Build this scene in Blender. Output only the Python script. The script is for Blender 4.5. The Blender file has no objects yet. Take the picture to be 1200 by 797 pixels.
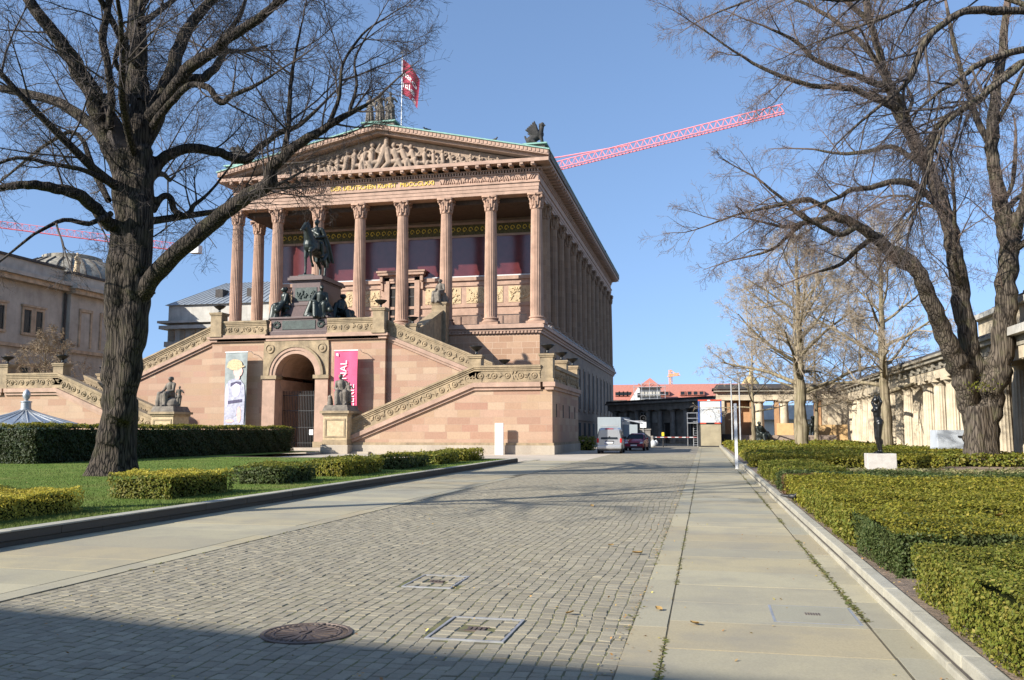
import bpy, bmesh, math, random
import numpy as np
from mathutils import Vector, Matrix
R = math.radians
random.seed(7)
scene = bpy.context.scene
col = scene.collection

# ------------------------------------------------------------------ camera model (1200 x 797 reference)
FPX, EYE = 1015.0, 1.6
PITCH = math.atan((505.5 - 398.5) / FPX)
YAW = math.atan(226.0 / math.hypot(FPX, 107.0))
_sp, _cp, _sy, _cy = math.sin(PITCH), math.cos(PITCH), math.sin(YAW), math.cos(YAW)
CF = Vector((-_sy * _cp, _cy * _cp, _sp)); CR = Vector((_cy, _sy, 0)); CU = Vector((_sy * _sp, -_cy * _sp, _cp))
def ray(px, py): return CF + CR * ((px - 600) / FPX) - CU * ((py - 398.5) / FPX)
def at(px, py, d): return Vector((0, 0, EYE)) + ray(px, py) * d          # a point at forward distance d
def gnd(px, py, z=0.0):
    d = ray(px, py); t = (z - EYE) / d.z
    return Vector((d.x * t, d.y * t, z))
def dip(y): return 0.0

cam = bpy.data.cameras.new('camera'); camo = bpy.data.objects.new('camera', cam); col.objects.link(camo)
cam.sensor_fit = 'HORIZONTAL'; cam.sensor_width = 36; cam.lens = FPX / 1200 * 36; cam.clip_start = 0.1; cam.clip_end = 3000
camo.location = (0, 0, EYE)
camo.rotation_euler = Matrix((CR, CU, -CF)).transposed().to_euler()
scene.camera = camo

# ------------------------------------------------------------------ object helpers
def tag(o, label=None, cat=None, group=None, kind=None):
    if label: o['label'] = label
    if cat: o['category'] = cat
    if group: o['group'] = group
    if kind: o['kind'] = kind
    return o
def empty(name, loc, label=None, cat=None, group=None, rz=0.0):
    o = bpy.data.objects.new(name, None); col.objects.link(o); o.location = loc; o.rotation_euler = (0, 0, rz)
    o.empty_display_size = 0.2
    return tag(o, label, cat, group)
def link_mesh(name, me, mat, parent=None):
    o = bpy.data.objects.new(name, me); col.objects.link(o)
    if mat: me.materials.append(mat)
    if parent: o.parent = parent
    return o
def copy_tree(o, parent=None):
    c = o.copy(); col.objects.link(c)
    if parent: c.parent = parent
    for ch in list(o.children): copy_tree(ch, c)
    return c
def np_mesh(name, V, Fq, smooth=False):
    V = np.asarray(V, dtype=np.float32); Fq = np.asarray(Fq, dtype=np.int32)
    me = bpy.data.meshes.new(name)
    k = Fq.shape[1]
    me.vertices.add(len(V)); me.vertices.foreach_set('co', V.ravel())
    me.loops.add(Fq.size); me.loops.foreach_set('vertex_index', Fq.ravel())
    me.polygons.add(len(Fq))
    me.polygons.foreach_set('loop_start', np.arange(0, Fq.size, k, dtype=np.int32))
    me.polygons.foreach_set('loop_total', np.full(len(Fq), k, dtype=np.int32))
    me.polygons.foreach_set('use_smooth', np.full(len(Fq), bool(smooth)))
    me.update(calc_edges=True)
    return me

class MB:
    """collects boxes, prisms, tubes and lathes and links them as ONE mesh"""
    def __init__(s): s.v = []; s.f = []
    def add(s, vs, fs):
        n = len(s.v); s.v += [tuple(p) for p in vs]; s.f += [tuple(i + n for i in f) for f in fs]; return s
    def box(s, x0, x1, y0, y1, z0, z1):
        vs = [(x0,y0,z0),(x1,y0,z0),(x1,y1,z0),(x0,y1,z0),(x0,y0,z1),(x1,y0,z1),(x1,y1,z1),(x0,y1,z1)]
        return s.add(vs, [(0,3,2,1),(4,5,6,7),(0,1,5,4),(1,2,6,5),(2,3,7,6),(3,0,4,7)])
    def hexa(s, vs):                                    # 8 corners, box order
        return s.add(vs, [(0,3,2,1),(4,5,6,7),(0,1,5,4),(1,2,6,5),(2,3,7,6),(3,0,4,7)])
    def band(s, x0, z0, x1, z1, y0, y1, h):            # a sloping bar between two x/z points, h tall
        return s.hexa([(x0,y0,z0),(x1,y0,z1),(x1,y1,z1),(x0,y1,z0),(x0,y0,z0+h),(x1,y0,z1+h),(x1,y1,z1+h),(x0,y1,z0+h)])
    def prism(s, poly, axis, a, b):                     # poly in the two other axes, extruded along axis from a to b
        n = len(poly)
        def P(q, t):
            if axis == 'y': return (q[0], t, q[1])
            if axis == 'x': return (t, q[0], q[1])
            return (q[0], q[1], t)
        vs = [P(q, a) for q in poly] + [P(q, b) for q in poly]
        fs = [(i, (i+1) % n, (i+1) % n + n, i + n) for i in range(n)] + [tuple(range(n))[::-1], tuple(range(n, 2*n))]
        return s.add(vs, fs)
    def lathe(s, c, prof, n=16, a0=0.0, a1=2*math.pi):
        full = abs(a1 - a0 - 2*math.pi) < 1e-6
        m = n if full else n + 1
        vs = []
        for r, z in prof:
            for i in range(m):
                t = a0 + (a1 - a0) * i / n
                vs.append((c[0] + r*math.cos(t), c[1] + r*math.sin(t), c[2] + z))
        fs = []
        for k in range(len(prof)-1):
            for i in range(n):
                j = (i+1) % m if full else i+1
                fs.append((k*m+i, k*m+j, (k+1)*m+j, (k+1)*m+i))
        if full:
            fs.append(tuple(range(m))[::-1]); fs.append(tuple(range((len(prof)-1)*m, len(prof)*m)))
        return s.add(vs, fs)
    def tube(s, pts, rad, n=6):
        pts = [Vector(p) for p in pts]
        if not hasattr(rad, '__len__'): rad = [rad]*len(pts)
        vs, fs = [], []
        t0 = (pts[1]-pts[0]).normalized(); a = t0.orthogonal().normalized()
        for k, p in enumerate(pts):
            t = (pts[min(k+1, len(pts)-1)] - pts[max(k-1, 0)])
            t = t.normalized() if t.length > 1e-9 else t0
            a = (a - t*a.dot(t)); a = a.normalized() if a.length > 1e-6 else t.orthogonal().normalized()
            b = t.cross(a)
            for i in range(n):
                an = 2*math.pi*i/n
                vs.append(p + (a*math.cos(an) + b*math.sin(an))*rad[k])
        for k in range(len(pts)-1):
            for i in range(n):
                j = (i+1) % n
                fs.append((k*n+i, k*n+j, (k+1)*n+j, (k+1)*n+i))
        fs.append(tuple(range(n))[::-1]); fs.append(tuple(range((len(pts)-1)*n, len(pts)*n)))
        return s.add(vs, fs)
    def ell(s, c, r, n=10, m=6, rot=None):
        vs, fs = [], []
        M = rot.to_matrix() if rot else None
        for j in range(m+1):
            ph = math.pi*j/m
            for i in range(n):
                th = 2*math.pi*i/n
                p = Vector((r[0]*math.sin(ph)*math.cos(th), r[1]*math.sin(ph)*math.sin(th), r[2]*math.cos(ph)))
                if M: p = M @ p
                vs.append(p + Vector(c))
        for j in range(m):
            for i in range(n):
                k = (i+1) % n
                fs.append((j*n+i, (j+1)*n+i, (j+1)*n+k, j*n+k))
        return s.add(vs, fs)
    def cap(s, a, b, ra, rb, n=10):
        a, b = Vector(a), Vector(b); d = b - a; L = d.length
        if L < 1e-6: return s.ell(a, (ra,)*3)
        t = d / L
        pts, rad = [], []
        for q in (0.02, .3, .6, .85):
            an = q*math.pi/2; pts.append(a - t*ra*math.cos(an)); rad.append(max(ra*math.sin(an), 1e-3))
        pts += [a, b]; rad += [ra, rb]
        for q in (.85, .6, .3, .02):
            an = q*math.pi/2; pts.append(b + t*rb*math.cos(an)); rad.append(max(rb*math.sin(an), 1e-3))
        return s.tube(pts, rad, n)
    def build(s, name, mat, parent=None, origin=(0,0,0), smooth=False, bevel=0.0):
        me = bpy.data.meshes.new(name)
        ox, oy, oz = origin
        me.from_pydata([(x-ox, y-oy, z-oz) for x, y, z in s.v], [], s.f)
        me.validate(); me.update()
        bm = bmesh.new(); bm.from_mesh(me); bmesh.ops.recalc_face_normals(bm, faces=bm.faces)
        if bevel:
            bmesh.ops.bevel(bm, geom=[e for e in bm.edges if e.calc_length() > bevel*3 and len(e.link_faces) == 2 and e.calc_face_angle(0) > .6], offset=bevel, segments=2, affect='EDGES', profile=.6)
        bm.to_mesh(me); bm.free()
        if smooth:
            me.polygons.foreach_set('use_smooth', [True]*len(me.polygons))
            try: me.set_sharp_from_angle(angle=R(smooth if smooth is not True else 180))
            except Exception: pass
        return link_mesh(name, me, mat, parent)

def sculpt(mb, voxel, smooth=3, name='body'):
    """one continuous surface grown from overlapping limbs: voxel union, then relaxed"""
    me = bpy.data.meshes.new('tmp'); me.from_pydata(mb.v, [], mb.f); me.validate(); me.update()
    bm = bmesh.new(); bm.from_mesh(me); bmesh.ops.recalc_face_normals(bm, faces=bm.faces); bm.to_mesh(me); bm.free()
    o = bpy.data.objects.new('tmp', me); col.objects.link(o)
    m = o.modifiers.new('r', 'REMESH'); m.mode = 'VOXEL'; m.voxel_size = voxel; m.use_smooth_shade = True
    if smooth:
        m2 = o.modifiers.new('s', 'SMOOTH'); m2.iterations = smooth; m2.factor = .5
    dg = bpy.context.evaluated_depsgraph_get(); dg.update()
    out = bpy.data.meshes.new_from_object(o.evaluated_get(dg))
    bpy.data.objects.remove(o); bpy.data.meshes.remove(me)
    out.name = name
    out.polygons.foreach_set('use_smooth', [True]*len(out.polygons))
    return out

# ------------------------------------------------------------------ materials
class NT:
    def __init__(s, name):
        s.m = bpy.data.materials.new(name); s.m.use_nodes = True; s.t = s.m.node_tree; s.n = s.t.nodes
        s.p = s.n['Principled BSDF']; s.out = s.n['Material Output']
    def new(s, ty, **kw):
        n = s.n.new(ty)
        for k, v in kw.items():
            if k.startswith('i_'): n.inputs[k[2:].replace('_', ' ')].default_value = v
            else: setattr(n, k, v)
        return n
    def l(s, a, b): s.t.links.new(a, b)
    def ramp(s, fac, stops, interp='LINEAR'):
        r = s.new('ShaderNodeValToRGB'); r.color_ramp.interpolation = interp
        e = r.color_ramp.elements
        while len(e) < len(stops): e.new(0.5)
        for i, (p, c) in enumerate(stops):
            e[i].position = p; e[i].color = (*c, 1) if len(c) == 3 else c
        s.l(fac, r.inputs[0]); return r.outputs[0]
    def mix(s, fac, a, b, mode='MIX'):
        m = s.new('ShaderNodeMix', data_type='RGBA', blend_type=mode)
        for sock, v in ((m.inputs[0], fac), (m.inputs[6], a), (m.inputs[7], b)):
            if hasattr(v, 'is_linked'): s.l(v, sock)
            elif isinstance(v, (int, float)): sock.default_value = v
            else: sock.default_value = (*v, 1)
        return m.outputs[2]
    def noise(s, scale, detail=4, vec=None, rough=.55):
        n = s.new('ShaderNodeTexNoise'); n.inputs['Scale'].default_value = scale; n.inputs['Detail'].default_value = detail
        n.inputs['Roughness'].default_value = rough
        if vec is not None: s.l(vec, n.inputs['Vector'])
        return n.outputs['Fac']
    def pos(s): return s.new('ShaderNodeNewGeometry').outputs['Position']
    def scaled(s, vec, sc):
        v = s.new('ShaderNodeVectorMath', operation='MULTIPLY'); s.l(vec, v.inputs[0]); v.inputs[1].default_value = sc; return v.outputs[0]
    def math(s, op, a, b=None):
        m = s.new('ShaderNodeMath', operation=op)
        for i, v in enumerate((a, b)):
            if v is None: continue
            if hasattr(v, 'is_linked'): s.l(v, m.inputs[i])
            else: m.inputs[i].default_value = v
        return m.outputs[0]
    def bump(s, h, strength=.5, dist=.02):
        b = s.new('ShaderNodeBump'); b.inputs['Strength'].default_value = strength; b.inputs['Distance'].default_value = dist
        s.l(h, b.inputs['Height']); s.l(b.outputs[0], s.p.inputs['Normal']); return b
    def done(s, colr=None, rough=.8, metal=0.0, spec=None):
        if colr is not None:
            if hasattr(colr, 'is_linked'): s.l(colr, s.p.inputs['Base Color'])
            else: s.p.inputs['Base Color'].default_value = (*colr, 1)
        if hasattr(rough, 'is_linked'): s.l(rough, s.p.inputs['Roughness'])
        else: s.p.inputs['Roughness'].default_value = rough
        s.p.inputs['Metallic'].default_value = metal
        if spec is not None: s.p.inputs['Specular IOR Level'].default_value = spec
        return s.m

def stone_blocks(name, stops, bw, rh, mortar=(.3,.22,.16), msize=.012, streak=.35, bump=.3, dirt=(.16,.13,.10)):
    s = NT(name); p = s.pos()
    sep = s.new('ShaderNodeSeparateXYZ'); s.l(p, sep.inputs[0])
    u = s.math('ADD', sep.outputs[0], sep.outputs[1])
    cb = s.new('ShaderNodeCombineXYZ'); s.l(u, cb.inputs[0]); s.l(sep.outputs[2], cb.inputs[1])
    def brick(w, off):
        b = s.new('ShaderNodeTexBrick'); s.l(cb.outputs[0], b.inputs['Vector'])
        b.offset = off; b.squash = .72; b.squash_frequency = 3
        for k, v in (('Scale', 1.0), ('Mortar Size', msize), ('Mortar Smooth', .2), ('Bias', 0.0), ('Brick Width', w), ('Row Height', rh)):
            b.inputs[k].default_value = v
        b.inputs['Color1'].default_value = (0,0,0,1); b.inputs['Color2'].default_value = (1,1,1,1); b.inputs['Mortar'].default_value = (.5,.5,.5,1)
        return b
    b = brick(bw, .43)
    n = len(stops)
    c = s.ramp(b.outputs['Color'], [((i+.5)/n, q) for i, q in enumerate(stops)])
    v = s.noise(1.3, 6, p); c = s.mix(s.math('MULTIPLY', v, .25), c, (.42,.27,.18))
    g = s.noise(9, 8, p, .7); c = s.mix(.35, c, s.ramp(g, [(.3,(.55,.5,.46)),(.7,(1.1,1.08,1.05))]), 'MULTIPLY')
    st = s.noise(1.0, 5, s.scaled(p, (.9,.9,.12)))
    c = s.mix(s.math('MULTIPLY', s.ramp(st, [(.5,(0,0,0)),(.78,(1,1,1))]), streak), c, dirt)
    c = s.mix(s.math('MULTIPLY', b.outputs['Fac'], .6), c, mortar)
    h = s.math('SUBTRACT', s.math('MULTIPLY', g, .35), b.outputs['Fac'])
    s.bump(h, bump, .02)
    return s.done(c, .85)

def plain(name, c, var=.25, scale=2.0, rough=.85, streak=0.0, dirt=(.1,.09,.07), bump=.15, fine=25, metal=0.0, bdist=.01, spec=None):
    s = NT(name); p = s.pos()
    a = s.noise(scale, 7, p, .62); f = s.noise(fine, 5, p, .6)
    lo = tuple(q*(1-var) for q in c); hi = tuple(min(q*(1+var), 1) for q in c)
    k = s.ramp(a, [(.3, lo), (.7, hi)])
    k = s.mix(.3, k, s.ramp(f, [(.3,(.7,.7,.7)),(.7,(1.15,1.15,1.15))]), 'MULTIPLY')
    if streak:
        st = s.noise(1.6, 5, s.scaled(p, (1.2,1.2,.15)))
        k = s.mix(s.math('MULTIPLY', s.ramp(st, [(.45,(0,0,0)),(.75,(1,1,1))]), streak), k, dirt)
    if bump: s.bump(f, bump, bdist)
    return s.done(k, rough, metal, spec)

def island(name, stops, rough=.8, fine=40, bump=.2, speck=.3, patch=None, spec=None, trans=0.0):
    """colour varies from loose piece to loose piece: setts, slabs, leaves"""
    s = NT(name); g = s.new('ShaderNodeNewGeometry')
    n = len(stops)
    c = s.ramp(g.outputs['Random Per Island'], [(i/max(n-1,1), q) for i, q in enumerate(stops)])
    if speck:
        f = s.noise(fine, 6, g.outputs['Position'], .7)
        c = s.mix(speck, c, s.ramp(f, [(.3,(.55,.55,.55)),(.7,(1.25,1.25,1.25))]), 'MULTIPLY')
        if bump: s.bump(f, bump, .006)
    if patch:
        a = s.noise(patch[0], 5, g.outputs['Position'], .6)
        c = s.mix(s.math('MULTIPLY', s.ramp(a, [(.45,(0,0,0)),(.7,(1,1,1))]), patch[2]), c, patch[1])
    m = s.done(c, rough, spec=spec)
    if trans:
        t = s.new('ShaderNodeBsdfTranslucent'); s.l(c, t.inputs[0])
        mx = s.new('ShaderNodeMixShader'); mx.inputs[0].default_value = trans
        s.l(s.p.outputs[0], mx.inputs[1]); s.l(t.outputs[0], mx.inputs[2]); s.l(mx.outputs[0], s.out.inputs['Surface'])
    return m

def bark(name, c, c2, moss=None, sc=5.0, bstr=1.0, bd=.06):
    s = NT(name); p = s.pos()
    q = s.scaled(p, (sc, sc, sc*.065))
    w = s.noise(1.0, 9, q, .72); v = s.noise(2.2, 4, p)
    dv = s.new('ShaderNodeVectorMath', operation='ADD'); s.l(q, dv.inputs[0])
    nz = s.new('ShaderNodeTexNoise'); nz.inputs['Scale'].default_value = .8; nz.inputs['Detail'].default_value = 5; s.l(q, nz.inputs['Vector'])
    s.l(s.scaled(nz.outputs['Color'], (.9,.9,.5)), dv.inputs[1])
    vo = s.new('ShaderNodeTexVoronoi', feature='DISTANCE_TO_EDGE'); vo.inputs['Scale'].default_value = 1.15; s.l(dv.outputs[0], vo.inputs['Vector'])
    crack = s.ramp(vo.outputs['Distance'], [(.0,(0,0,0)),(.22,(1,1,1))])
    w = s.math('MULTIPLY', s.math('ADD', w, .25), s.math('ADD', s.math('MULTIPLY', crack, .75), .25))
    k = s.ramp(w, [(.22, c), (.66, c2)])
    if moss: k = s.mix(s.math('MULTIPLY', s.ramp(v, [(.5,(0,0,0)),(.72,(1,1,1))]), .6), k, moss)
    s.bump(w, bstr*.7, bd)
    return s.done(k, .95, spec=.2)

M = {}
M['wall'] = stone_blocks('sandstone_blocks', [(0.350,0.205,0.140),(0.408,0.255,0.172),(0.451,0.316,0.208),(0.393,0.235,0.164),(0.487,0.358,0.243),(0.429,0.263,0.188),(0.415,0.289,0.179),(0.365,0.197,0.136),(0.465,0.335,0.232)], 1.7, .52, streak=.22, dirt=(.26,.18,.12))
M['podium'] = stone_blocks('podium_blocks', [(.36,.215,.13),(.42,.26,.165),(.46,.30,.19),(.385,.225,.145)], 1.5, .62, mortar=(.6,.48,.36), msize=.016, streak=.15)
M['side'] = stone_blocks('shaded_side_blocks', [(0.248,0.160,0.100), (0.288,0.188,0.118), (0.224,0.144,0.092), (0.312,0.208,0.133)], 1.6, .62, streak=.5, dirt=(.15,.115,.095))  # darker copy of the sandstone: flank shade is put into the colour
M['plinth'] = stone_blocks('plinth_blocks', [(.42,.375,.30),(.46,.415,.335),(.385,.345,.28)], 2.1, 2.0, mortar=(.3,.27,.22), streak=.25)
M['stone'] = plain('sandstone', (0.414,0.274,0.200), .22, 1.2, streak=.22, dirt=(.25,.18,.13))
M['column'] = plain('column_stone', (0.385,0.244,0.170), .25, .9, streak=.3, dirt=(.27,.18,.13))
M['oldstone'] = plain('weathered_sandstone', (0.328,0.246,0.148), .35, 1.6, streak=.5, dirt=(.12,.10,.07), bump=.4, bdist=.03)
M['relief'] = plain('relief_stone', (0.326,0.237,0.170), .25, 2.5, streak=.3, bump=.4, bdist=.03)
M['cream'] = plain('cream_relief_stone', (0.533,0.407,0.244), .22, 4, bump=.5, bdist=.04)
M['greystone'] = plain('grey_statue_stone', (.17,.145,.115), .5, 3, streak=.4, dirt=(.05,.045,.04), bump=.4, bdist=.03)
M['darkstone'] = plain('blackened_stone', (.035,.033,.03), .5, 3, bump=.3)
M['bronze'] = plain('dark_bronze', (.022,.029,.024), .5, 4, rough=.42, metal=.35, bump=.2, spec=.6)
M['bronze2'] = plain('black_bronze', (.018,.019,.018), .4, 5, rough=.33, metal=.4, bump=.1, spec=.6)
M['patina'] = plain('green_bronze_plate', (.035,.05,.043), .5, 3, rough=.5, metal=.2, bump=.5, bdist=.04)
M['granite_red'] = plain('red_brown_granite', (.085,.048,.041), .3, 6, rough=.45, bump=.05, fine=60)
M['copper'] = plain('green_copper', (.19,.36,.29), .2, 2, rough=.6)
M['iron'] = plain('black_iron', (.02,.02,.02), .2, 4, rough=.5)
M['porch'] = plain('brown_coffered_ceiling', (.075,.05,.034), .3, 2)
M['dark'] = plain('dark_interior', (.025,.022,.02), .2, 2)
M['maroon'] = plain('maroon_wall', (.10,.022,.022), .2, 1.5, rough=.16, bump=0, spec=.6)
M['goldgreen'] = plain('green_gold_frieze', (.10,.085,.03), .8, 6, bump=.1, fine=8)
M['gold'] = plain('gold_leaf', (.80,.56,.07), .1, 3, rough=.4, metal=.0, bump=0)
M['pale_gold'] = plain('pale_gilding', (.50,.38,.17), .1, 1, bump=0)
M['white'] = plain('white_paint', (.80,.80,.79), .04, 2, rough=.5, bump=0)
M['offwhite'] = plain('off_white_panel', (.58,.60,.60), .08, 1, rough=.6, bump=0)
M['pinkcloth'] = plain('pink_banner_cloth', (.75,.09,.19), .12, 1.2, rough=.8, bump=.1)
M['redcloth'] = plain('dark_red_flag_cloth', (0.280,0.020,0.048), .15, 2, rough=.8, bump=0)
M['greycloth'] = plain('grey_green_banner_cloth', (.28,.31,.30), .25, 2, rough=.8, bump=0)
M['skin'] = plain('pale_pink_print', (.78,.48,.42), .15, 3, bump=0)
M['straw'] = plain('straw_print', (.62,.45,.26), .3, 8, bump=0)
M['bluegrey'] = plain('blue_grey_print', (.42,.42,.50), .3, 5, bump=0)
M['lilac'] = plain('lilac_print', (.60,.56,.70), .2, 3, bump=0)
M['inkblue'] = plain('dark_ink_print', (.09,.08,.14), .3, 5, bump=0)
M['warmed_white_wall'] = plain('warmed_white_render', (.82,.74,.60), .06, 1, bump=0)  # white wall tinted warm to offset its blue shade
M['zinc'] = plain('zinc_roof', (.34,.37,.38), .15, 1, rough=.45, metal=.4, bump=0)
M['neues'] = plain('grey_render_wall', (.43,.395,.325), .22, .5, streak=.4, dirt=(.27,.245,.20))
M['neues_trim'] = plain('ochre_cornice', (0.456,0.348,0.228), .3, 1, streak=.4)
M['palegrey'] = plain('pale_grey_stone', (0.460,0.440,0.390), .22, .6, streak=.35, dirt=(.22,.2,.17))
M['glassdark'] = plain('dark_window_glass', (.02,.025,.03), .2, 1, rough=.2, bump=0, spec=.25)
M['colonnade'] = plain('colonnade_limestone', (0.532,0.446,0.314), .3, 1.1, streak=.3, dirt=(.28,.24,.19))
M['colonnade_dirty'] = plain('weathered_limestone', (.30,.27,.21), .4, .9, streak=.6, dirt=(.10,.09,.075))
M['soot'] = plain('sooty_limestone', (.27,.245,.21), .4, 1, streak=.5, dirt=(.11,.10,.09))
M['sootpanel'] = plain('grey_infill_panel', (.42,.41,.38), .25, 1.5)
M['ochre'] = plain('ochre_infill_wall', (.42,.24,.12), .15, 2)
M['plywood'] = plain('plywood_board', (.62,.40,.18), .12, 3, rough=.7)
M['slate'] = plain('dark_roof_felt', (.055,.048,.043), .35, 2)
M['tile'] = plain('red_roof_tiles', (.42,.165,.12), .18, 3)  # red lightened toward pink, distance haze put into the colour
M['pinkcrane'] = plain('hazed_red_crane_paint', (0.713,0.228,0.247), .1, 1, rough=.5, bump=0)  # red paled to pink: haze and sun put into the colour
M['redcrane'] = plain('red_crane_paint', (.55,.07,.08), .1, 1, rough=.5, bump=0)
M['orange'] = plain('orange_crane_paint', (.75,.32,.10), .1, 1, rough=.5, bump=0)
M['steel'] = plain('galvanised_steel', (.42,.43,.44), .2, 4, rough=.45, metal=.5, bump=0)
M['bluepaint'] = plain('blue_container_paint', (.03,.08,.28), .1, 2, rough=.5, bump=0)
M['redpaint'] = plain('red_container_paint', (.60,.08,.04), .1, 2, rough=.5, bump=0)
M['beige'] = plain('beige_cabin_boards', (.34,.29,.19), .2, 1.2, rough=.7)
M['lumber'] = plain('stone_garden_wall', (.30,.23,.18), .35, 1.2, streak=.3)
M['silver'] = plain('silver_car_paint', (.52,.53,.54), .03, 1, rough=.28, metal=.55, bump=0)
M['redcar'] = plain('dark_red_car_paint', (.30,.025,.045), .05, 1, rough=.25, bump=0)
M['truckgrey'] = plain('grey_truck_box', (.30,.34,.36), .06, 1, rough=.5, bump=0)
M['tyre'] = plain('black_rubber', (.018,.018,.018), .2, 6, rough=.8)
M['taillight'] = plain('red_lamp_glass', (.50,.02,.02), .1, 5, rough=.2, bump=0)
M['headlight'] = plain('clear_lamp_glass', (.7,.7,.68), .1, 5, rough=.15, bump=0)
M['plastic'] = plain('black_plastic', (.02,.02,.022), .2, 4, rough=.55)
M['yellow'] = plain('yellow_paint', (.75,.55,.03), .1, 3, rough=.5, bump=0)
M['redwhite'] = plain('red_paint', (.45,.12,.10), .1, 3, rough=.5, bump=0)
M['lead'] = plain('grey_metal_kiosk_roof', (.30,.34,.38), .12, 3, rough=.4, metal=.5, bump=0)
M['boxgrey'] = plain('pale_grey_metal_box', (.52,.56,.60), .06, 1, rough=.4, metal=.15, bump=0)
M['whitestone'] = plain('white_statue_block', (0.496,0.464,0.416), .12, 5)
M['castiron'] = plain('rusty_cast_iron', (.14,.105,.085), .35, 9, rough=.6, metal=.3)
M['blackbird'] = plain('black_feathers', (.012,.012,.012), .3, 9, rough=.5)
# ground
M['sett'] = island('granite_setts', [(0.216,0.189,0.133), (0.292,0.256,0.178), (0.255,0.223,0.156), (0.341,0.301,0.211), (0.244,0.214,0.153)], .8, 55, .3, .45, (.6,(.22,.20,.155),.35))
M['joint'] = NT('mossy_joint_sand'); _s = M['joint']; _p = _s.pos()
M['joint'] = _s.done(_s.mix(.5, _s.ramp(_s.noise(2.2,6,_p,.7), [(.40,(.13,.11,.07)),(.54,(.15,.15,.05)),(.66,(.22,.175,.10))]), _s.ramp(_s.noise(45,4,_p), [(.3,(.5,.5,.5)),(.7,(1,1,1))]), 'MULTIPLY'), .95)
M['joint_dark'] = plain('dark_joint_soil', (.10,.085,.05), .4, 3, bump=0)
M['slab'] = island('granite_slabs', [(0.309,0.278,0.188),(0.432,0.386,0.256),(0.366,0.302,0.184),(0.318,0.302,0.226),(0.404,0.344,0.210),(0.356,0.325,0.231)], .8, 70, .15, .45, (1.1,(.24,.22,.175),.65))
M['kerb'] = island('granite_kerbstone', [(0.380,0.359,0.288), (0.430,0.403,0.318), (0.350,0.330,0.267)], .8, 60, .15, .45, (1.9,(.21,.20,.165),.7))
M['kerb_old_shaded'] = island('weathered_shaded_kerbstone', [(0.077,0.065,0.050), (0.095,0.080,0.060), (0.070,0.060,0.048)], .85, 40, .2, .4, (1.5,(.09,.075,.06),.5))  # weathered stone, darkened further for dirt and shade on the street face
M['plaza'] = stone_blocks('plaza_paving', [(.50,.45,.36),(.56,.50,.41),(.46,.42,.34)], 1.6, 1.0, mortar=(.25,.2,.14), streak=0)
M['earth'] = plain('sandy_soil', (.21,.155,.11), .35, 3, bump=.8, bdist=.05, fine=14)
M['ground'] = plain('gravel_ground', (.30,.27,.21), .2, .6)
_s = NT('lawn_turf'); _p = _s.pos()
M['turf'] = _s.done(_s.mix(.5, _s.ramp(_s.noise(.4,8,_p,.75), [(.35,(.095,.155,.028)),(.5,(.135,.205,.038)),(.62,(.185,.22,.055)),(.72,(.24,.215,.085))]), _s.ramp(_s.noise(40,6,_p,.7), [(.3,(.45,.45,.45)),(.7,(1.3,1.3,1.3))]), 'MULTIPLY'), .95, spec=.1)
_s.bump(_s.noise(30,6,_p,.8), .9, .05)
M['grass'] = island('grass_blades', [(.075,.115,.02),(.12,.17,.035),(.165,.195,.055),(.09,.135,.025)], .7, 20, 0, 0, (.5,(.17,.18,.06),.5), spec=.2, trans=.25)
def leafmat(name, stops, rough=.55, trans=.42):
    d = stops[0]; return island(name, stops, rough, 20, 0, 0, (1.7, (d[0]*.9+.02, d[1]*.62, d[2]*.7), .38), .3, trans)
M['box'] = leafmat('box_hedge_leaves', [(0.132,0.147,0.020), (0.221,0.224,0.025), (0.326,0.304,0.037), (0.183,0.178,0.025), (0.430,0.345,0.053)])
M['box_yellow'] = leafmat('yellow_green_hedge_leaves', [(0.102,0.137,0.018), (0.181,0.215,0.030), (0.261,0.260,0.041), (0.138,0.163,0.023), (0.362,0.305,0.063), (0.160,0.195,0.028)])
M['box_dark'] = leafmat('dark_green_hedge_leaves', [(0.044,0.078,0.021), (0.078,0.116,0.029), (0.116,0.149,0.045), (0.062,0.090,0.026), (0.163,0.187,0.066)])
M['box_gold'] = leafmat('golden_hedge_leaves', [(0.310,0.289,0.036), (0.580,0.500,0.072), (0.800,0.674,0.130), (0.425,0.385,0.058), (0.193,0.203,0.029)])
M['box_pale'] = leafmat('pale_spring_shoots', [(0.330,0.308,0.140), (0.418,0.385,0.190), (0.242,0.242,0.090), (0.165,0.176,0.060)])
M['box_red'] = leafmat('reddish_shrub_leaves', [(.16,.07,.035),(.11,.085,.03),(.20,.11,.05),(.08,.08,.025)])
M['yew'] = leafmat('yew_hedge_leaves', [(0.017,0.031,0.010), (0.029,0.048,0.013), (0.043,0.067,0.017), (0.022,0.036,0.011)], .6, .15)
M['hedge_core'] = plain('hedge_twigs', (.022,.026,.010), .4, 8, rough=1.0, bump=.0, spec=0.0)
M['bark_dark'] = bark('dark_furrowed_bark', (.009,.0075,.0065), (.078,.063,.050), (.07,.066,.034), 10, 1.0, .08)
M['bark_mid'] = bark('brown_grey_bark', (.022,.018,.014), (.125,.102,.078), (.10,.095,.05), 9, 1.0, .07)
M['bark_pale'] = bark('pale_plane_bark', (.12,.095,.06), (.26,.215,.14), (.17,.155,.08), 3.0, .4)
M['twig_dark'] = plain('dark_twigs', (.060,.046,.038), .3, 6, bump=0)
M['twig_red'] = plain('reddish_twigs', (.135,.095,.072), .3, 6, bump=0)
M['twig_pale'] = plain('pale_brown_twigs', (.30,.24,.165), .25, 6, bump=0)
M['twig_tan'] = plain('tan_bush_twigs', (.26,.19,.115), .25, 6, bump=0)
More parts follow.
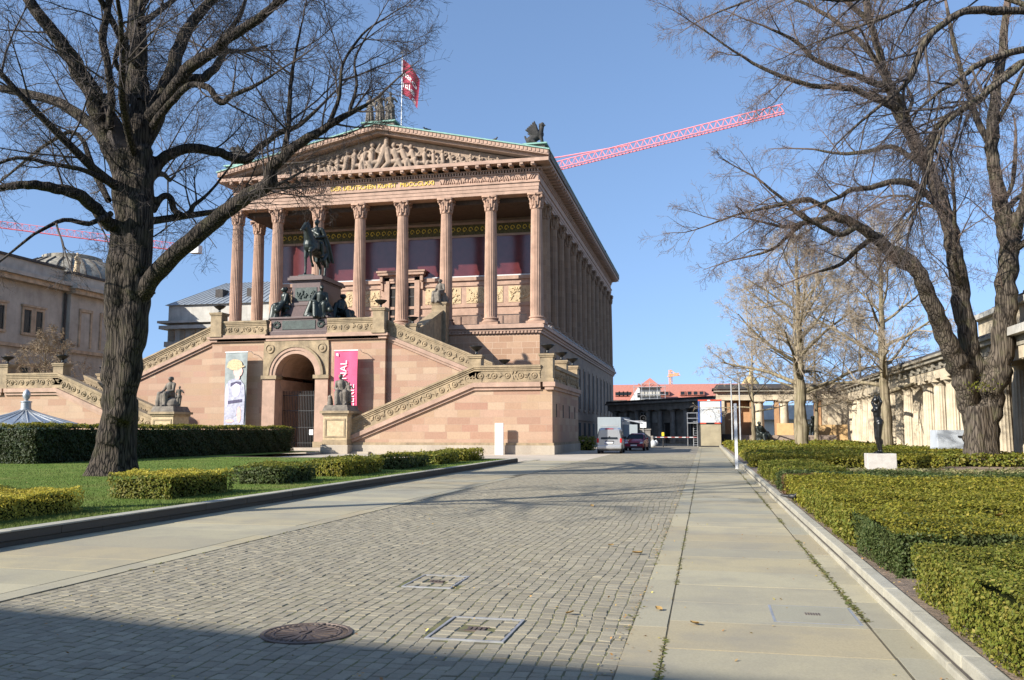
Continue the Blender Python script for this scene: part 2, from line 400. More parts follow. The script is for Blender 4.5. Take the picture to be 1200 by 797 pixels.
M['leaf_litter'] = island('fallen_leaves', [(.42,.20,.06),(.50,.33,.09),(.30,.13,.05),(.45,.40,.12),(.22,.12,.06)], .8, 20, 0, 0)
M['moss'] = island('joint_moss', [(.10,.11,.02),(.15,.14,.03),(.08,.10,.015),(.20,.15,.06)], .95, 20, 0, 0)
# ================================================================== GROUND
rng = np.random.default_rng(11)
def sheet(name, x0, x1, y0, y1, z, mat, ny=None):
    ys = [y0] + [y for y in (70, 80, 90, 100, 115) if y0 < y < y1] + [y1]
    mb = MB()
    for a, b in zip(ys[:-1], ys[1:]):
        za, zb = z + dip(a), z + dip(b)
        mb.add([(x0,a,za),(x1,a,za),(x1,b,zb),(x0,b,zb)], [(0,1,2,3)])
    return mb.build(name, mat)
tag(sheet('ground', -1500, 1500, -600, 2500, -0.62, M['ground']), kind='structure')
tag(sheet('plaza_paving', -64, 0.9, -14, 160, -0.012, M['plaza']), kind='structure')

XR0, XR1 = -6.5, -0.62            # cobbles
def slabs(rects, z, mat, name, bev=.001, h=.03, jit=.004, tilt=.0012):
    r = np.array(rects, dtype=np.float32); n = len(r)
    g = .5*.008
    x0, x1, y0, y1 = r[:,0]+g, r[:,1]-g, r[:,2]+g, r[:,3]-g
    dz = rng.normal(0, tilt, n)
    ydip = np.array([dip(float(v)) for v in (y0+y1)/2])
    cx = np.stack([x0,x1,x1,x0], 1); cy = np.stack([y0,y0,y1,y1], 1)
    cx = cx + rng.uniform(-jit, jit, cx.shape); cy = cy + rng.uniform(-jit, jit, cy.shape)
    mx, my = cx.mean(1, keepdims=True), cy.mean(1, keepdims=True)
    ix = cx + np.sign(mx-cx)*bev; iy = cy + np.sign(my-cy)*bev
    zt = (z + dz + ydip)[:,None] + rng.normal(0, tilt*.6, cx.shape)
    V = np.concatenate([np.stack([cx, cy, np.broadcast_to((z-h+ydip)[:,None], cx.shape)], 2), np.stack([cx, cy, zt-bev*.8], 2), np.stack([ix, iy, zt], 2)], 1)   # n,12,3
    q = [[8,9,10,11]] + [[i, (i+1)%4, (i+1)%4+4, i+4] for i in range(4)] + [[i+4, (i+1)%4+4, (i+1)%4+8, i+8] for i in range(4)]
    Fq = (np.array(q)[None] + (np.arange(n)*12)[:,None,None]).reshape(-1, 4)
    return link_mesh(name, np_mesh(name, V.reshape(-1,3), Fq), mat)

# granite setts, laid in wavering courses
holes = [(-2.16,-1.53,6.61,7.42), (-3.10,-2.57,8.71,9.46)]
MANH = (-3.13, 6.58, .36)
bx = (XR1-XR0)/51
cells = []
for i in range(51):
    y = 3.6 + random.random()*.1
    while y < 62:
        L = random.uniform(.085, .15)
        cells.append((i, y, y+L)); y += L
A = np.array(cells); ci, ya, yb = A[:,0], A[:,1], A[:,2]
def wav(x, y): return .050*np.sin(y*.55 + x*.5) + .016*np.sin(y*1.7 - x*1.1 + 1) + .010*np.sin(y*4.1 + x*2.3)
def wav2(x, y): return .045*np.sin(x*1.1 + y*.4) + .018*np.sin(x*3.2 + y*.9)
n = len(A)
px0 = XR0 + ci*bx; px1 = px0 + bx
edge = np.clip(np.minimum(px0-XR0, XR1-px1)/.35, 0, 1)
CX = np.stack([px0,px1,px1,px0], 1); CY = np.stack([ya,ya,yb,yb], 1)
amp = np.clip(np.minimum(CX-XR0, XR1-CX)/.35, 0, 1)
WX = CX + wav(CX, CY)*amp; WY = CY + wav2(CX, CY)
mx, my = WX.mean(1), WY.mean(1)
keep = np.ones(n, bool)
for h in holes: keep &= ~((mx > h[0]-.02) & (mx < h[1]+.02) & (my > h[2]-.02) & (my < h[3]+.02))
keep &= ((mx-MANH[0])**2 + (my-MANH[1])**2) > (MANH[2]-.02)**2
WX, WY, mx, my = WX[keep], WY[keep], mx[keep], my[keep]; n = len(mx)
shr = rng.uniform(.028, .06, (n,1))
sx = WX + (mx[:,None]-WX)*shr*1.05; sy = WY + (my[:,None]-WY)*shr*.9
sx += rng.uniform(-.007,.007,sx.shape); sy += rng.uniform(-.006,.006,sy.shape)
ix = sx + (mx[:,None]-sx)*.13; iy = sy + (my[:,None]-sy)*.13
zt = np.clip(rng.normal(0, .0022, (n,1)) + rng.normal(0, .0012, (n,4)), -.0012, .006)
V = np.concatenate([np.stack([sx,sy,np.full_like(sx,-.03)],2), np.stack([sx,sy,zt-.004],2), np.stack([ix,iy,zt],2)],1)
q = [[8,9,10,11]] + [[i,(i+1)%4,(i+1)%4+4,i+4] for i in range(4)] + [[i+4,(i+1)%4+4,(i+1)%4+8,i+8] for i in range(4)]
Fq = (np.array(q)[None] + (np.arange(n)*12)[:,None,None]).reshape(-1,4)
tag(link_mesh('cobbled_road', np_mesh('cobbled_road', V.reshape(-1,3), Fq), M['sett']), kind='structure')
tag(sheet('road_bed', XR0, XR1, -14, 62, -.0034, M['joint']), kind='structure')
far_setts = stone_blocks('far_setts', [(.30,.275,.22),(.36,.33,.27),(.33,.30,.245)], .16, .14, mortar=(.2,.18,.13), streak=0)
tag(sheet('far_road', XR0, XR1, 62, 112, -.004, far_setts), kind='structure')

rects = []
y = 3.0                                             # border strip left of the right-hand pavement
while y < 91.5: L = random.uniform(.85, 1.3); rects.append((-.62, -.335, y, y+L)); y += L
tag(slabs(rects, .008, M['slab'], 'border_strip'), kind='structure')
rects = []; ys = [3.0, 4.2, 5.55, 6.70, 7.66]; y = 7.66
while y < 91.5: y += random.choice([.78,.85,.95,1.0,1.15]); ys.append(y)
for a, b in zip(ys[:-1], ys[1:]):
    rects.append((-.325, 1.275, a, b))
y = 2.6
while y < 91.5: L = random.uniform(.9, 1.25); rects.append((1.29, 1.56, y, y+L)); y += L
tag(slabs(rects, .008, M['slab'], 'pavement'), kind='structure')
tag(sheet('pavement_joints', -.62, 1.60, -14, 92, .0035, M['joint_dark']), kind='structure')
rects = []; y = 1.0
while y < 47: L = random.uniform(1.0, 1.7); rects.append((-6.80, -6.51, y, y+L)); y += L
y = 1.0
while y < 47:
    L = random.choice([.9, 1.0, 1.15, 1.3]); rects.append((-9.12, -6.81, y, y+L)); y += L
y = 1.0
while y < 47: L = random.uniform(1.2, 1.9); rects.append((-9.46, -9.13, y, y+L)); y += L
tag(slabs(rects, .007, M['slab'], 'pavement'), kind='structure')
tag(sheet('pavement_joints', -9.62, -6.5, -14, 47, .0030, M['joint_dark']), kind='structure')

# moss and leaf crumbs along the joints
def scatter_quads(pts, s0, s1, mat, name, lift=.012, tilt=.5):
    n = len(pts); P = np.array(pts, dtype=np.float32)
    a = rng.uniform(0, 2*math.pi, n); s = rng.uniform(s0, s1, n)
    ux = np.stack([np.cos(a), np.sin(a), rng.normal(0, tilt*.3, n)], 1)*s[:,None]
    uy = np.stack([-np.sin(a), np.cos(a), rng.normal(0, tilt*.3, n)], 1)*(s*rng.uniform(.45,.9,n))[:,None]
    P[:,2] += lift
    V = np.stack([P-ux*.5, P+uy*.5+ux*.05, P+ux*.5, P-uy*.5], 1).reshape(-1,3)
    return link_mesh(name, np_mesh(name, V, np.arange(4*n).reshape(-1,4)), mat)
pts = []
for x, w, k in ((1.283,.022,4200), (-.33,.014,1800), (-.63,.022,1600), (-6.505,.015,500), (-9.125,.012,300)):
    for _ in range(k):
        yy = 5 + 45*random.random()**2
        if math.sin(yy*1.7 + x*9) + math.sin(yy*.61 + x) > -.3 and (x > 0 or random.random() < .6): pts.append((x + random.gauss(0, w), yy, 0))
tag(scatter_quads(pts,   .014, .055, M['moss'], 'moss', .010), kind='stuff')
pts = []
for _ in range(700):
    yy = 5.2 + 32*random.random()**1.8; pts.append((random.uniform(-6.4, 1.5), yy, 0))
for _ in range(260):
    yy = 5.2 + 20*random.random()**1.5; pts.append((-.66 + random.gauss(0,.06), yy, 0))
for _ in range(160): pts.append((random.uniform(1.66, 1.9), 5 + 20*random.random()**1.5, .19))
for _ in range(420):
    yy = 9 + 26*random.random()**1.4; pts.append((-9.8 - random.random()*9, yy, .21))
tag(scatter_quads(pts, .012, .034, M['leaf_litter'], 'leaf_crumbs', .016, 1.0), kind='stuff')
# a few whole dead leaves
def dead_leaf(x, y, z, s, label):
    mb = MB(); n = 5
    vs = []; fs = []
    for i in range(n+1):
        t = i/n; w = math.sin(math.pi*min(t*.94+.05,1))*.42
        for j in (-1, 0, 1): vs.append(((t-.5)*s, j*w*s, .25*s*(abs(j)*.6 + (t-.5)**2)))
    for i in range(n):
        for j in (0, 1): fs.append((i*3+j, (i+1)*3+j, (i+1)*3+j+1, i*3+j+1))
    mb.add(vs, fs); o = mb.build('fallen_leaf', M['leaf_litter'], smooth=True)
    o.location = (x, y, z); o.rotation_euler = (random.uniform(-.3,.3), random.uniform(-.3,.3), random.uniform(0,6))
    tag(o, label, 'leaf', 'dead leaves lying about')
for (px, py, z, s, lab) in ((694,593.5,.012,.10,'dead brown leaf lying on the setts farthest up the road'), (716,640,.012,.09,'dead leaf on the setts midway up the road'), (747,649,.012,.13,'curled rust brown dead leaf on the setts beside the border strip'),
                            (772,715,.012,.075,'small orange leaf lying on the narrow granite border strip'), (814,732,.012,.085,'dark brown leaf on the pavement slab near the border strip'), (668,719.5,.012,.075,'red brown leaf on the setts beyond the sett filled cover'),
                            (1171,606,.60,.13,'large tan leaf lying on the dark hedge top'), (1024,600,.63,.10,'red brown leaf on the corner of the dark hedge top')):
    p = gnd(px, py, z); dead_leaf(p.x, p.y, z+.01, s, lab)

# covers
def cover(name, r, inset, label, nx, ny):
    x0, x1, y0, y1 = r
    root = empty(name, ((x0+x1)/2, (y0+y1)/2, 0), label, 'drain cover')
    mb = MB(); w = .022
    mb.box(x0,x1,y0,y0+w,-.03,.010).box(x0,x1,y1-w,y1,-.03,.010).box(x0,x0+w,y0+w,y1-w,-.03,.010).box(x1-w,x1,y0+w,y1-w,-.03,.010)
    mb.build('frame', M['steel'], root, root.location)
    return root
for r, lab in ((holes[0], 'square steel framed cover filled with setts beside the road edge shadow'), (holes[1], 'square sett filled cover lying farther up the cobbled road')):
    root = cover('inspection_cover', r, 0, lab, 4, 5)
    rr = []
    x0, x1, y0, y1 = r; k = 4
    for i in range(k):
        yy = y0+.025; xa = x0+.025+(x1-x0-.05)*i/k; xb = x0+.025+(x1-x0-.05)*(i+1)/k
        while yy < y1-.06:
            L = min(random.uniform(.10,.17), y1-.025-yy)
            cxm, cym = (xa+xb)/2, yy+L/2
            if not (abs(cxm-(x0+x1)/2) < .1 and abs(cym-(y0+y1)/2) < .09): rr.append((xa, xb, yy, yy+L))
            yy += L
    o = slabs(rr, .004, M['sett'], 'sett_filling', .01, .03, .008, .002); o.parent = root; o.location = -root.location
    mb = MB(); cx, cy = (x0+x1)/2, (y0+y1)/2
    for i in range(4): mb.box(cx-.075+i*.04, cx-.05+i*.04, cy-.05, cy+.05, -.02, .006)
    mb.box(cx-.09, cx+.09, cy-.07, cy-.05, -.02, .006).box(cx-.09, cx+.09, cy+.05, cy+.07, -.02, .006)
    mb.build('lifting_grate', M['castiron'], root, root.location)
root = cover('inspection_cover', (.53,1.24,7.78,8.52), 0, 'granite filled cover set in the right hand pavement', 1, 1)
mb = MB().box(.555,1.215,7.805,8.495,-.03,.0125); mb.build('granite_inlay', M['slab'], root, root.location)
mb = MB()
for i in range(6): mb.box(.82+i*.022,.832+i*.022,8.11,8.2,.010,.016)
mb.build('lifting_grate', M['castiron'], root, root.location)
root = empty('manhole_cover', (MANH[0], MANH[1], 0), 'round rusty cast iron manhole cover in the cobbled road', 'manhole cover')
r = MANH[2]
MB().lathe((0,0,0), [(r,-.03),(r,.008),(r-.03,.011),(r-.035,.002),(0.001,.002)], 48).build('cover_plate', M['castiron'], root)
mb = MB()
for i in range(40):
    a = 2*math.pi*i/40; c, s_ = math.cos(a), math.sin(a)
    for ra, rb, w in ((r-.075, r-.04, .011),) : mb.hexa([(c*ra-s_*w, s_*ra+c*w, -.003),(c*ra+s_*w, s_*ra-c*w,-.003),(c*rb+s_*w, s_*rb-c*w,-.003),(c*rb-s_*w, s_*rb+c*w,-.003)]+[(c*ra-s_*w, s_*ra+c*w, .008),(c*ra+s_*w, s_*ra-c*w,.008),(c*rb+s_*w, s_*rb-c*w,.008),(c*rb-s_*w, s_*rb+c*w,.008)])
for i in range(16):
    a = 2*math.pi*(i+.5)/16; c, s_ = math.cos(a), math.sin(a)
    mb.hexa([(c*.06-s_*.012, s_*.06+c*.012,-.003),(c*.06+s_*.012, s_*.06-c*.012,-.003),(c*.24+s_*.022, s_*.24-c*.022,-.003),(c*.24-s_*.022, s_*.24+c*.022,-.003)]+[(c*.06-s_*.012, s_*.06+c*.012,.008),(c*.06+s_*.012, s_*.06-c*.012,.008),(c*.24+s_*.022, s_*.24-c*.022,.008),(c*.24-s_*.022, s_*.24+c*.022,.008)])
mb.lathe((0,0,0), [(.27,-.003),(.27,.008),(.255,.008),(.255,-.003)], 40)
mb.box(-.010,.010,-r+.03,r-.03,-.003,.011)
mb.build('raised_ribs', M['castiron'], root)

# kerbs: upper block over a recessed groove over a low step (right), a taller worn kerb (left)
def kerbline(name, xin, xout, z0, z1, y0, y1, mat, L=(1.0,1.5), face=1, bev=.012):
    mb = MB(); y = y0
    while y < y1:
        b = min(y + random.uniform(*L), y1); e = .003; d = dip((y+b)/2); j = random.uniform(-.003,.003)
        mb.box(min(xin,xout)+j, max(xin,xout)+j, y+e, b-e, z0+d, z1+d+random.uniform(-.003,.003)); y = b
    return tag(mb.build(name, mat, bevel=bev), kind='structure')
kerbline('kerb', 1.53, 1.66, .12, .205, 2.5, 38.2, M['kerb'])
kerbline('kerb_step', 1.545, 1.66, -.03, .062, 2.5, 38.2, M['kerb'], (1.2,1.8))
kerbline('kerb_groove', 1.572, 1.66, .06, .122, 2.5, 38.2, M['slate'], (3,3), bev=.004)
kerbline('kerb', 1.42, 1.60, -.03, .22, 38.25, 91.9, M['kerb'])
kerbline('kerb', -9.70, -9.45, .085, .205, 1, 43.9, M['kerb_old_shaded'], (1.4,2.2))
kerbline('kerb_lit_top', -9.70, -9.44, .206, .228, 1, 43.9, M['kerb'], (1.4,2.2), bev=.004)  # added pale strip, stands in for the light on the kerb top
kerbline('kerb_step', -9.70, -9.47, -.03, .083, 1, 43.9, M['kerb_old_shaded'], (1.4,2.2))
tag(MB().box(-28,-9.45,43.9,44.1,-.03,.20).build('kerb', M['kerb_old_shaded'], bevel=.012), kind='structure')

# lawn and planting soil
tag(sheet('lawn', -64, -9.68, -8, 43.9, .185, M['turf']), kind='structure')
tag(sheet('lawn', -64, -26.6, 43.9, 58.5, .185, M['turf']), kind='structure')
tag(sheet('planting_soil', 1.64, 13.3, 1, 96, .17, M['earth']), kind='structure')
tag(sheet('planting_soil', 13.3, 60, -20, 100, .15, M['earth']), kind='structure')
N = 52000
gy = 9.2 + 34*rng.random(N)**1.7; gx = -9.72 - (rng.random(N)**1.2)*np.minimum(gy*.93-8.6, 22).clip(1, 22)
h = rng.uniform(.02,.055,N); a = rng.uniform(0,6.28,N); w = .0035 + gy*.00022
P = np.stack([gx,gy,np.full(N,.184)],1)
du = np.stack([np.cos(a)*w, np.sin(a)*w, np.zeros(N)],1)
tip = np.stack([rng.normal(0,.018,N), rng.normal(0,.018,N), h],1)
V = np.stack([P-du, P+du, P+tip],1).reshape(-1,3)
tag(link_mesh('grass', np_mesh('grass', V, np.arange(3*N).reshape(-1,3)), M['grass']), kind='stuff')

# ================================================================== HEDGES
def hedge(name, x0, x1, y0, y1, z0, z1, leaf, label, cat='hedge', group=None, topmat=None, s=None, cap=60000, rough=.085, xfar=None, faces='xXyYT', zg=None):
    """leaf-covered clipped block: dark twiggy core, thousands of small leaves over sides and top"""
    root = empty(name, ((x0+x1)/2, (y0+y1)/2, z0), label, cat, group)
    o = root.location
    d = math.hypot((x0+x1)/2 if x0*x1 > 0 else 0, y0) if xfar is None else y0
    s = s or max(.021, d*.0021)
    c = s*1.3 + rough*.75
    mb = MB(); mb.box(x0+c, x1-c, y0+c, y1-c, z0-.05, z1-c); mb.build('twigs', M['hedge_core'], root, o)
    out = []
    def put(n, f, nrm):
        p = f(rng.random(n), rng.random(n)); out.append((p, np.tile(np.array(nrm, dtype=float), (n,1))))
    xe = x1 if xfar is None else min(x1, xfar)
    dens = 2.5/(s*s)
    H = z1 - z0
    specs = []
    if 'x' in faces: specs.append(((y1-y0)*H, lambda u,v: np.stack([np.full_like(u,x0), y0+u*(y1-y0), z0+v*H],1), (-1,0,.2)))
    if 'X' in faces: specs.append(((y1-y0)*H, lambda u,v: np.stack([np.full_like(u,x1), y0+u*(y1-y0), z0+v*H],1), (1,0,.2)))
    if 'y' in faces: specs.append(((xe-x0)*H, lambda u,v: np.stack([x0+u*(xe-x0), np.full_like(u,y0), z0+v*H],1), (0,-1,.2)))
    if 'Y' in faces: specs.append(((xe-x0)*H*.4, lambda u,v: np.stack([x0+u*(xe-x0), np.full_like(u,y1), z0+v*H],1), (0,1,.2)))
    if 'T' in faces: specs.append(((xe-x0)*(y1-y0), lambda u,v: np.stack([x0+u*(xe-x0), y0+v*(y1-y0), np.full_like(u,z1)],1), (0,0,1)))
    tot = sum(a for a,_,_ in specs)*dens; k = min(1, cap/tot); sc = s/math.sqrt(k)
    for a, f, nr in specs: put(max(4, int(a*dens*k)), f, nr)
    P = np.concatenate([p for p,_ in out]); Nn = np.concatenate([q for _,q in out]); n = len(P)
    bulge = .6*np.sin(P[:,0]*2.3+P[:,1]*1.1+z1*7) + .6*np.sin(P[:,1]*3.1-P[:,0]*.7+P[:,2]*5) + .5*np.sin(P[:,0]*7.1+P[:,1]*6.3+P[:,2]*9)
    P = P + Nn*(bulge[:,None]*rough*.5 + rng.normal(-.2, .7, (n,1))*sc*np.where(Nn[:,2:3] > .9, .5, .9)) + rng.normal(0, sc*.35, (n,3))
    nn = Nn*1.0 + rng.normal(0, .5, (n,3)); nn /= np.linalg.norm(nn, axis=1, keepdims=True)
    t = np.cross(nn, rng.normal(0,1,(n,3))); t /= np.linalg.norm(t, axis=1, keepdims=True); b = np.cross(nn, t)
    ss = (sc*rng.uniform(.5,1.5,n))[:,None]
    V = np.stack([P-t*ss*.6, P+b*ss*.38+nn*ss*.06, P+t*ss*.6, P-b*ss*.38+nn*ss*.06],1).reshape(-1,3) - np.array(o)
    quads = np.arange(4*n).reshape(-1,4)
    top = (Nn[:,2] > .9) & (rng.random(n) < .9) if topmat else np.zeros(n, bool)
    lo = quads[~top]
    def sub(q, nm, mt):
        idx = q.ravel(); return link_mesh(nm, np_mesh(nm, V[idx], np.arange(len(idx)).reshape(-1,4)), mt, root)
    sub(lo, 'leaves', leaf)
    if topmat and top.any(): sub(quads[top], 'new_growth', topmat)
    return root
# right-hand parterre
ZG = .17
hedge('box_hedge', 1.76, 13.2, 4.3, 8.35, ZG, .60, M['box_yellow'], 'yellow green box hedge nearest the camera, at the pavement corner', 'hedge', 'clipped box hedges of the parterre', cap=150000, xfar=6.2, s=.021, faces='xYTy')
hedge('box_hedge', 1.80, 13.2, 9.25, 11.55, ZG, .61, M['box_dark'], 'dark green box hedge directly behind the nearest yellow green one', 'hedge', 'clipped box hedges of the parterre', cap=100000, xfar=8.0, s=.024, faces='xyT', topmat=M['box'])
hedge('box_hedge', 1.76, 13.2, 11.6, 16.5, ZG, .59, M['box_yellow'], 'long yellow green box hedge behind the dark green one', 'hedge', 'clipped box hedges of the parterre', cap=110000, xfar=10.5, s=.028, faces='xyT', topmat=M['box'])
hedge('box_hedge', 1.78, 13.2, 17.1, 20.6, ZG, .59, M['box'], 'mid green box hedge behind the first thin seam in the hedge field', 'hedge', 'clipped box hedges of the parterre', cap=55000, xfar=13.2, faces='xyT')
hedge('barberry_hedge', 1.78, 2.7, 20.7, 21.6, ZG, .58, M['box_red'], 'short reddish brown shrub block at the kerb beside the blackbird', 'hedge', cap=6000, s=.04)
hedge('box_hedge', 1.80, 13.2, 21.7, 23.0, ZG, .58, M['box_dark'], 'narrow dull green box hedge just beyond the reddish shrub', 'hedge', 'clipped box hedges of the parterre', cap=30000, faces='xyT', xfar=13.2)
hedge('flower_strip', 1.9, 13.2, 24.2, 31.4, ZG, .30, M['box_pale'], 'pale straw coloured strip of spring shoots in front of the white statue block', 'plant bed', cap=30000, s=.06, rough=.1, faces='xyT', xfar=13.2)
hedge('box_hedge', 1.80, 3.6, 24.0, 31.6, ZG, .58, M['box_yellow'], 'yellow green hedge along the kerb left of the pale flower strip', 'hedge', 'clipped box hedges of the parterre', cap=26000, faces='xyTX')
for (a, b, mt, lab, xx) in ((36.2,38.2,'box','green hedge row level with the white statue block',1.8), (38.6,43.5,'box_yellow','yellowish hedge row just beyond the white square post',2.0), (44.4,50.5,'box','green hedge row in front of the pale metal box',2.0),
                            (51.4,58.0,'box_yellow','yellowish hedge row in front of the pale barked plane tree',2.0), (61,69,'box','green hedge row behind the pale barked plane tree',2.0), (70.5,78,'box_yellow','yellowish hedge row second from the far end of the parterre',1.95), (79,86,'box','last green hedge row beside the beige cabin',1.9)):
    hedge('box_hedge', xx, 8.9 if a < 37 else 13.0, a, b, ZG, .60, M[mt], lab, 'hedge', 'clipped box hedges of the parterre', cap=15000, faces='xyT', xfar=13.2)
hedge('plant_strip', 3.0, 8.0, 58.4, 59.2, ZG, .5, M['box_pale'], 'pale strip of shoots at the foot of the plane tree', 'plant bed', cap=3000, s=.12, faces='xyT', xfar=8.0)
# left-hand lawn
G2 = 'low clipped hedges along the lawn kerb'
ZL = .185
hedge('low_hedge', -14.0, -10.85, 8.3, 13.6, ZL, .58, M['box_gold'], 'golden topped low hedge at the left picture edge', 'hedge', G2, cap=60000, s=.028, topmat=M['box_gold'], faces='XyTY')
hedge('low_hedge', -12.4, -10.95, 16.3, 18.9, ZL, .68, M['box_yellow'], 'yellow green low hedge in front of the big dark tree trunk', 'hedge', G2, cap=50000, topmat=M['box_gold'], faces='XyTY')
hedge('low_hedge', -12.5, -11.1, 21.5, 23.75, ZL, .66, M['box_dark'], 'dull green low hedge third from the left', 'hedge', G2, cap=30000, topmat=M['box_yellow'], faces='XyTY')
hedge('low_hedge', -12.5, -11.1, 25.6, 29.2, ZL, .68, M['box'], 'dark fronted low hedge between the dull green hedge and the one by the statue base', 'hedge', G2, cap=24000, topmat=M['box_yellow'], faces='XyTY')
hedge('low_hedge', -12.5, -11.1, 31.0, 34.5, ZL, .67, M['box_dark'], 'dark green low hedge below the pink banner side of the staircase', 'hedge', G2, cap=20000, topmat=M['box'], faces='XyTY')
hedge('low_hedge', -12.5, -11.1, 35.5, 38.8, ZL, .66, M['box_yellow'], 'yellowish low hedge second from the kerb end', 'hedge', G2, cap=16000, topmat=M['box_yellow'], faces='XyTY')
hedge('low_hedge', -12.5, -11.1, 39.9, 43.3, ZL, .68, M['box'], 'last low hedge at the far end of the lawn kerb', 'hedge', G2, cap=14000, faces='XyTY')
hedge('yew_hedge', -31.0, -28.5, 32.6, 57.2, ZL, 1.88, M['yew'], 'tall dark clipped yew hedge behind the big tree', 'hedge', cap=52000, s=.075, topmat=M['box'], faces='XyT', rough=.12)
hedge('low_hedge', -14.8, -9.2, 73.5, 74.8, 0, 1.0, M['box_yellow'], 'low hedge in the shade between the staircase wing and the silver van', 'hedge', cap=6000, faces='XyT')
# ================================================================== MUSEUM
XC = -33.2
YW, YA, YU, YF, YI = 59.75, 66.6, 67.0, 85.5, 92.5      # wing wall, arch wall, upper flight, column axis, porch wall
root = empty('museum', (XC, YF, 0), 'pink sandstone temple museum with eight columns, pediment and double outside staircase', 'museum')
O = (XC, YF, 0)
def part(mb, name, mat, parent=None, **kw): return mb.build(name, M[mat] if isinstance(mat, str) else mat, parent or root, O, **kw)
XL, XRt = 2*XC+15.9, -15.9
Z0, Z1 = 12.35, 25.85                                     # stylobate top, soffit
# podium
pod = part(MB().box(XL, XRt, 84.6, 156, -1, 11.4), 'podium', 'podium')
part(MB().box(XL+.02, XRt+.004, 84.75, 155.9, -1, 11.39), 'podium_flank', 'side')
mb = MB()
for k, (e, a, b) in enumerate(((.18,11.4,11.65),(.30,11.65,11.9),(.52,11.9,12.22),(.40,12.22,Z0))):
    mb.box(XL-e, XRt+e, 84.6-e, 156+e, a, b)
part(mb, 'podium_cornice', 'stone')
mb = MB()
for i in range(80): mb.box(XRt-.2-.36*i-.2, XRt-.2-.36*i, 84.6-.28, 84.55, 11.42, 11.63)
part(mb, 'dentils', 'stone')
mb = MB().box(XRt-.05, XRt+.12, 84.62, 155.9, 3.0, 3.35).box(XRt-.05, XRt+.22, 84.62, 155.9, -1, .9)
part(mb, 'string_course', 'side')
mb = MB()
for i in range(70): mb.lathe((XRt+.36, 88+i*.97, Z0), [(.12,0),(.15,.1),(.05,.2)], 8)
part(mb, 'ledge_studs', 'steel')
for i in range(14):                                      # tall slit windows and ground floor doors down the flank
    y = 88.6 + 4.8*i
    f = part(MB().box(XRt-.1, XRt+.07, y-.95, y-.65, 4.5, 9.7).box(XRt-.1, XRt+.07, y+.65, y+.95, 4.5, 9.7).box(XRt-.1, XRt+.07, y-.95, y+.95, 9.7, 10.0).box(XRt-.1, XRt+.14, y-1.05, y+1.05, 4.15, 4.45), 'window', 'side')
    part(MB().box(XRt+.004, XRt+.02, y-.65, y+.65, 4.5, 9.7), 'pane', 'dark', f)
    f = part(MB().box(XRt+.004, XRt+.05, y-.9, y+.9, .95, 2.7), 'cellar_window', 'dark')
# cella
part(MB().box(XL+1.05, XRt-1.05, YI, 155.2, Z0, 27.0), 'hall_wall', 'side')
# porch wall: dado with panels, maroon mural field behind glass, gold frieze
x0, x1 = XL+1.2, XRt-1.2
part(MB().box(x0, x1, YI-.12, YI-.004, Z0, 18.5), 'dado', 'stone')
mb = MB().box(x0, x1, YI-.34, YI-.12, 18.35, 18.75).box(x0, x1, YI-.24, YI-.12, 17.75, 17.95).box(x0, x1, YI-.26, YI-.12, 15.35, 15.65).box(x0, x1, YI-.2, YI-.12, Z0, 12.6).box(x0, x1, YI-.24, YI-.12, 14.45, 14.65)
part(mb, 'dado_moulding', 'stone')
part(MB().box(x0, x1, YI-.1, YI-.006, 18.75, 23.3), 'mural_field', 'maroon')
part(MB().box(x0, x1, YI-.2, YI-.006, 23.3, 23.55).box(x0, x1, YI-.25, YI-.006, 24.75, 25.0), 'mural_frame', 'stone')
part(MB().box(x0, x1, YI-.14, YI-.006, 23.55, 24.75), 'gold_frieze', 'goldgreen')
mb = MB()
for i in range(46):
    xx = x0+.6+i*.69
    pts = [(xx+.26*math.cos(t)*(1-t/8), YI-.16, 24.15+.36*math.sin(t)*(1-t/8)) for t in [k*.6 for k in range(11)]]
    mb.tube(pts, .045, 5)
part(mb, 'gold_scrolls', 'gold')
part(MB().box(x0, x1, YI-.15, YI-.11, 18.76, 18.9), 'white_sill', 'offwhite')
cx8 = [XC+16.85-4.814*i for i in range(8)]
pr = random.Random(5)
for i in range(7):
    if i == 3: continue
    a, b = cx8[i+1]+.32, cx8[i]-.32
    f = part(MB().box(a, b, YI-.17, YI-.12, 15.8, 17.6), 'relief_panel', 'cream')
    mb = MB()
    for _ in range(64):
        c = (pr.uniform(a+.2,b-.2), YI-.19, pr.uniform(15.95,17.45)); an = pr.uniform(0,6.28); L = pr.uniform(.15,.45)
        mb.cap(c, (c[0]+L*math.cos(an), c[1], c[2]+L*.7*math.sin(an)), pr.uniform(.05,.1), pr.uniform(.03,.06), 6)
    part(mb, 'panel_carving', 'cream', f, smooth=True)
    for q0, q1 in ((a, (a+b)/2-.2), ((a+b)/2+.2, b)):
        part(MB().box(q0, q1, YI-.2, YI-.12, 12.75, 14.3), 'dado_panel', 'stone')
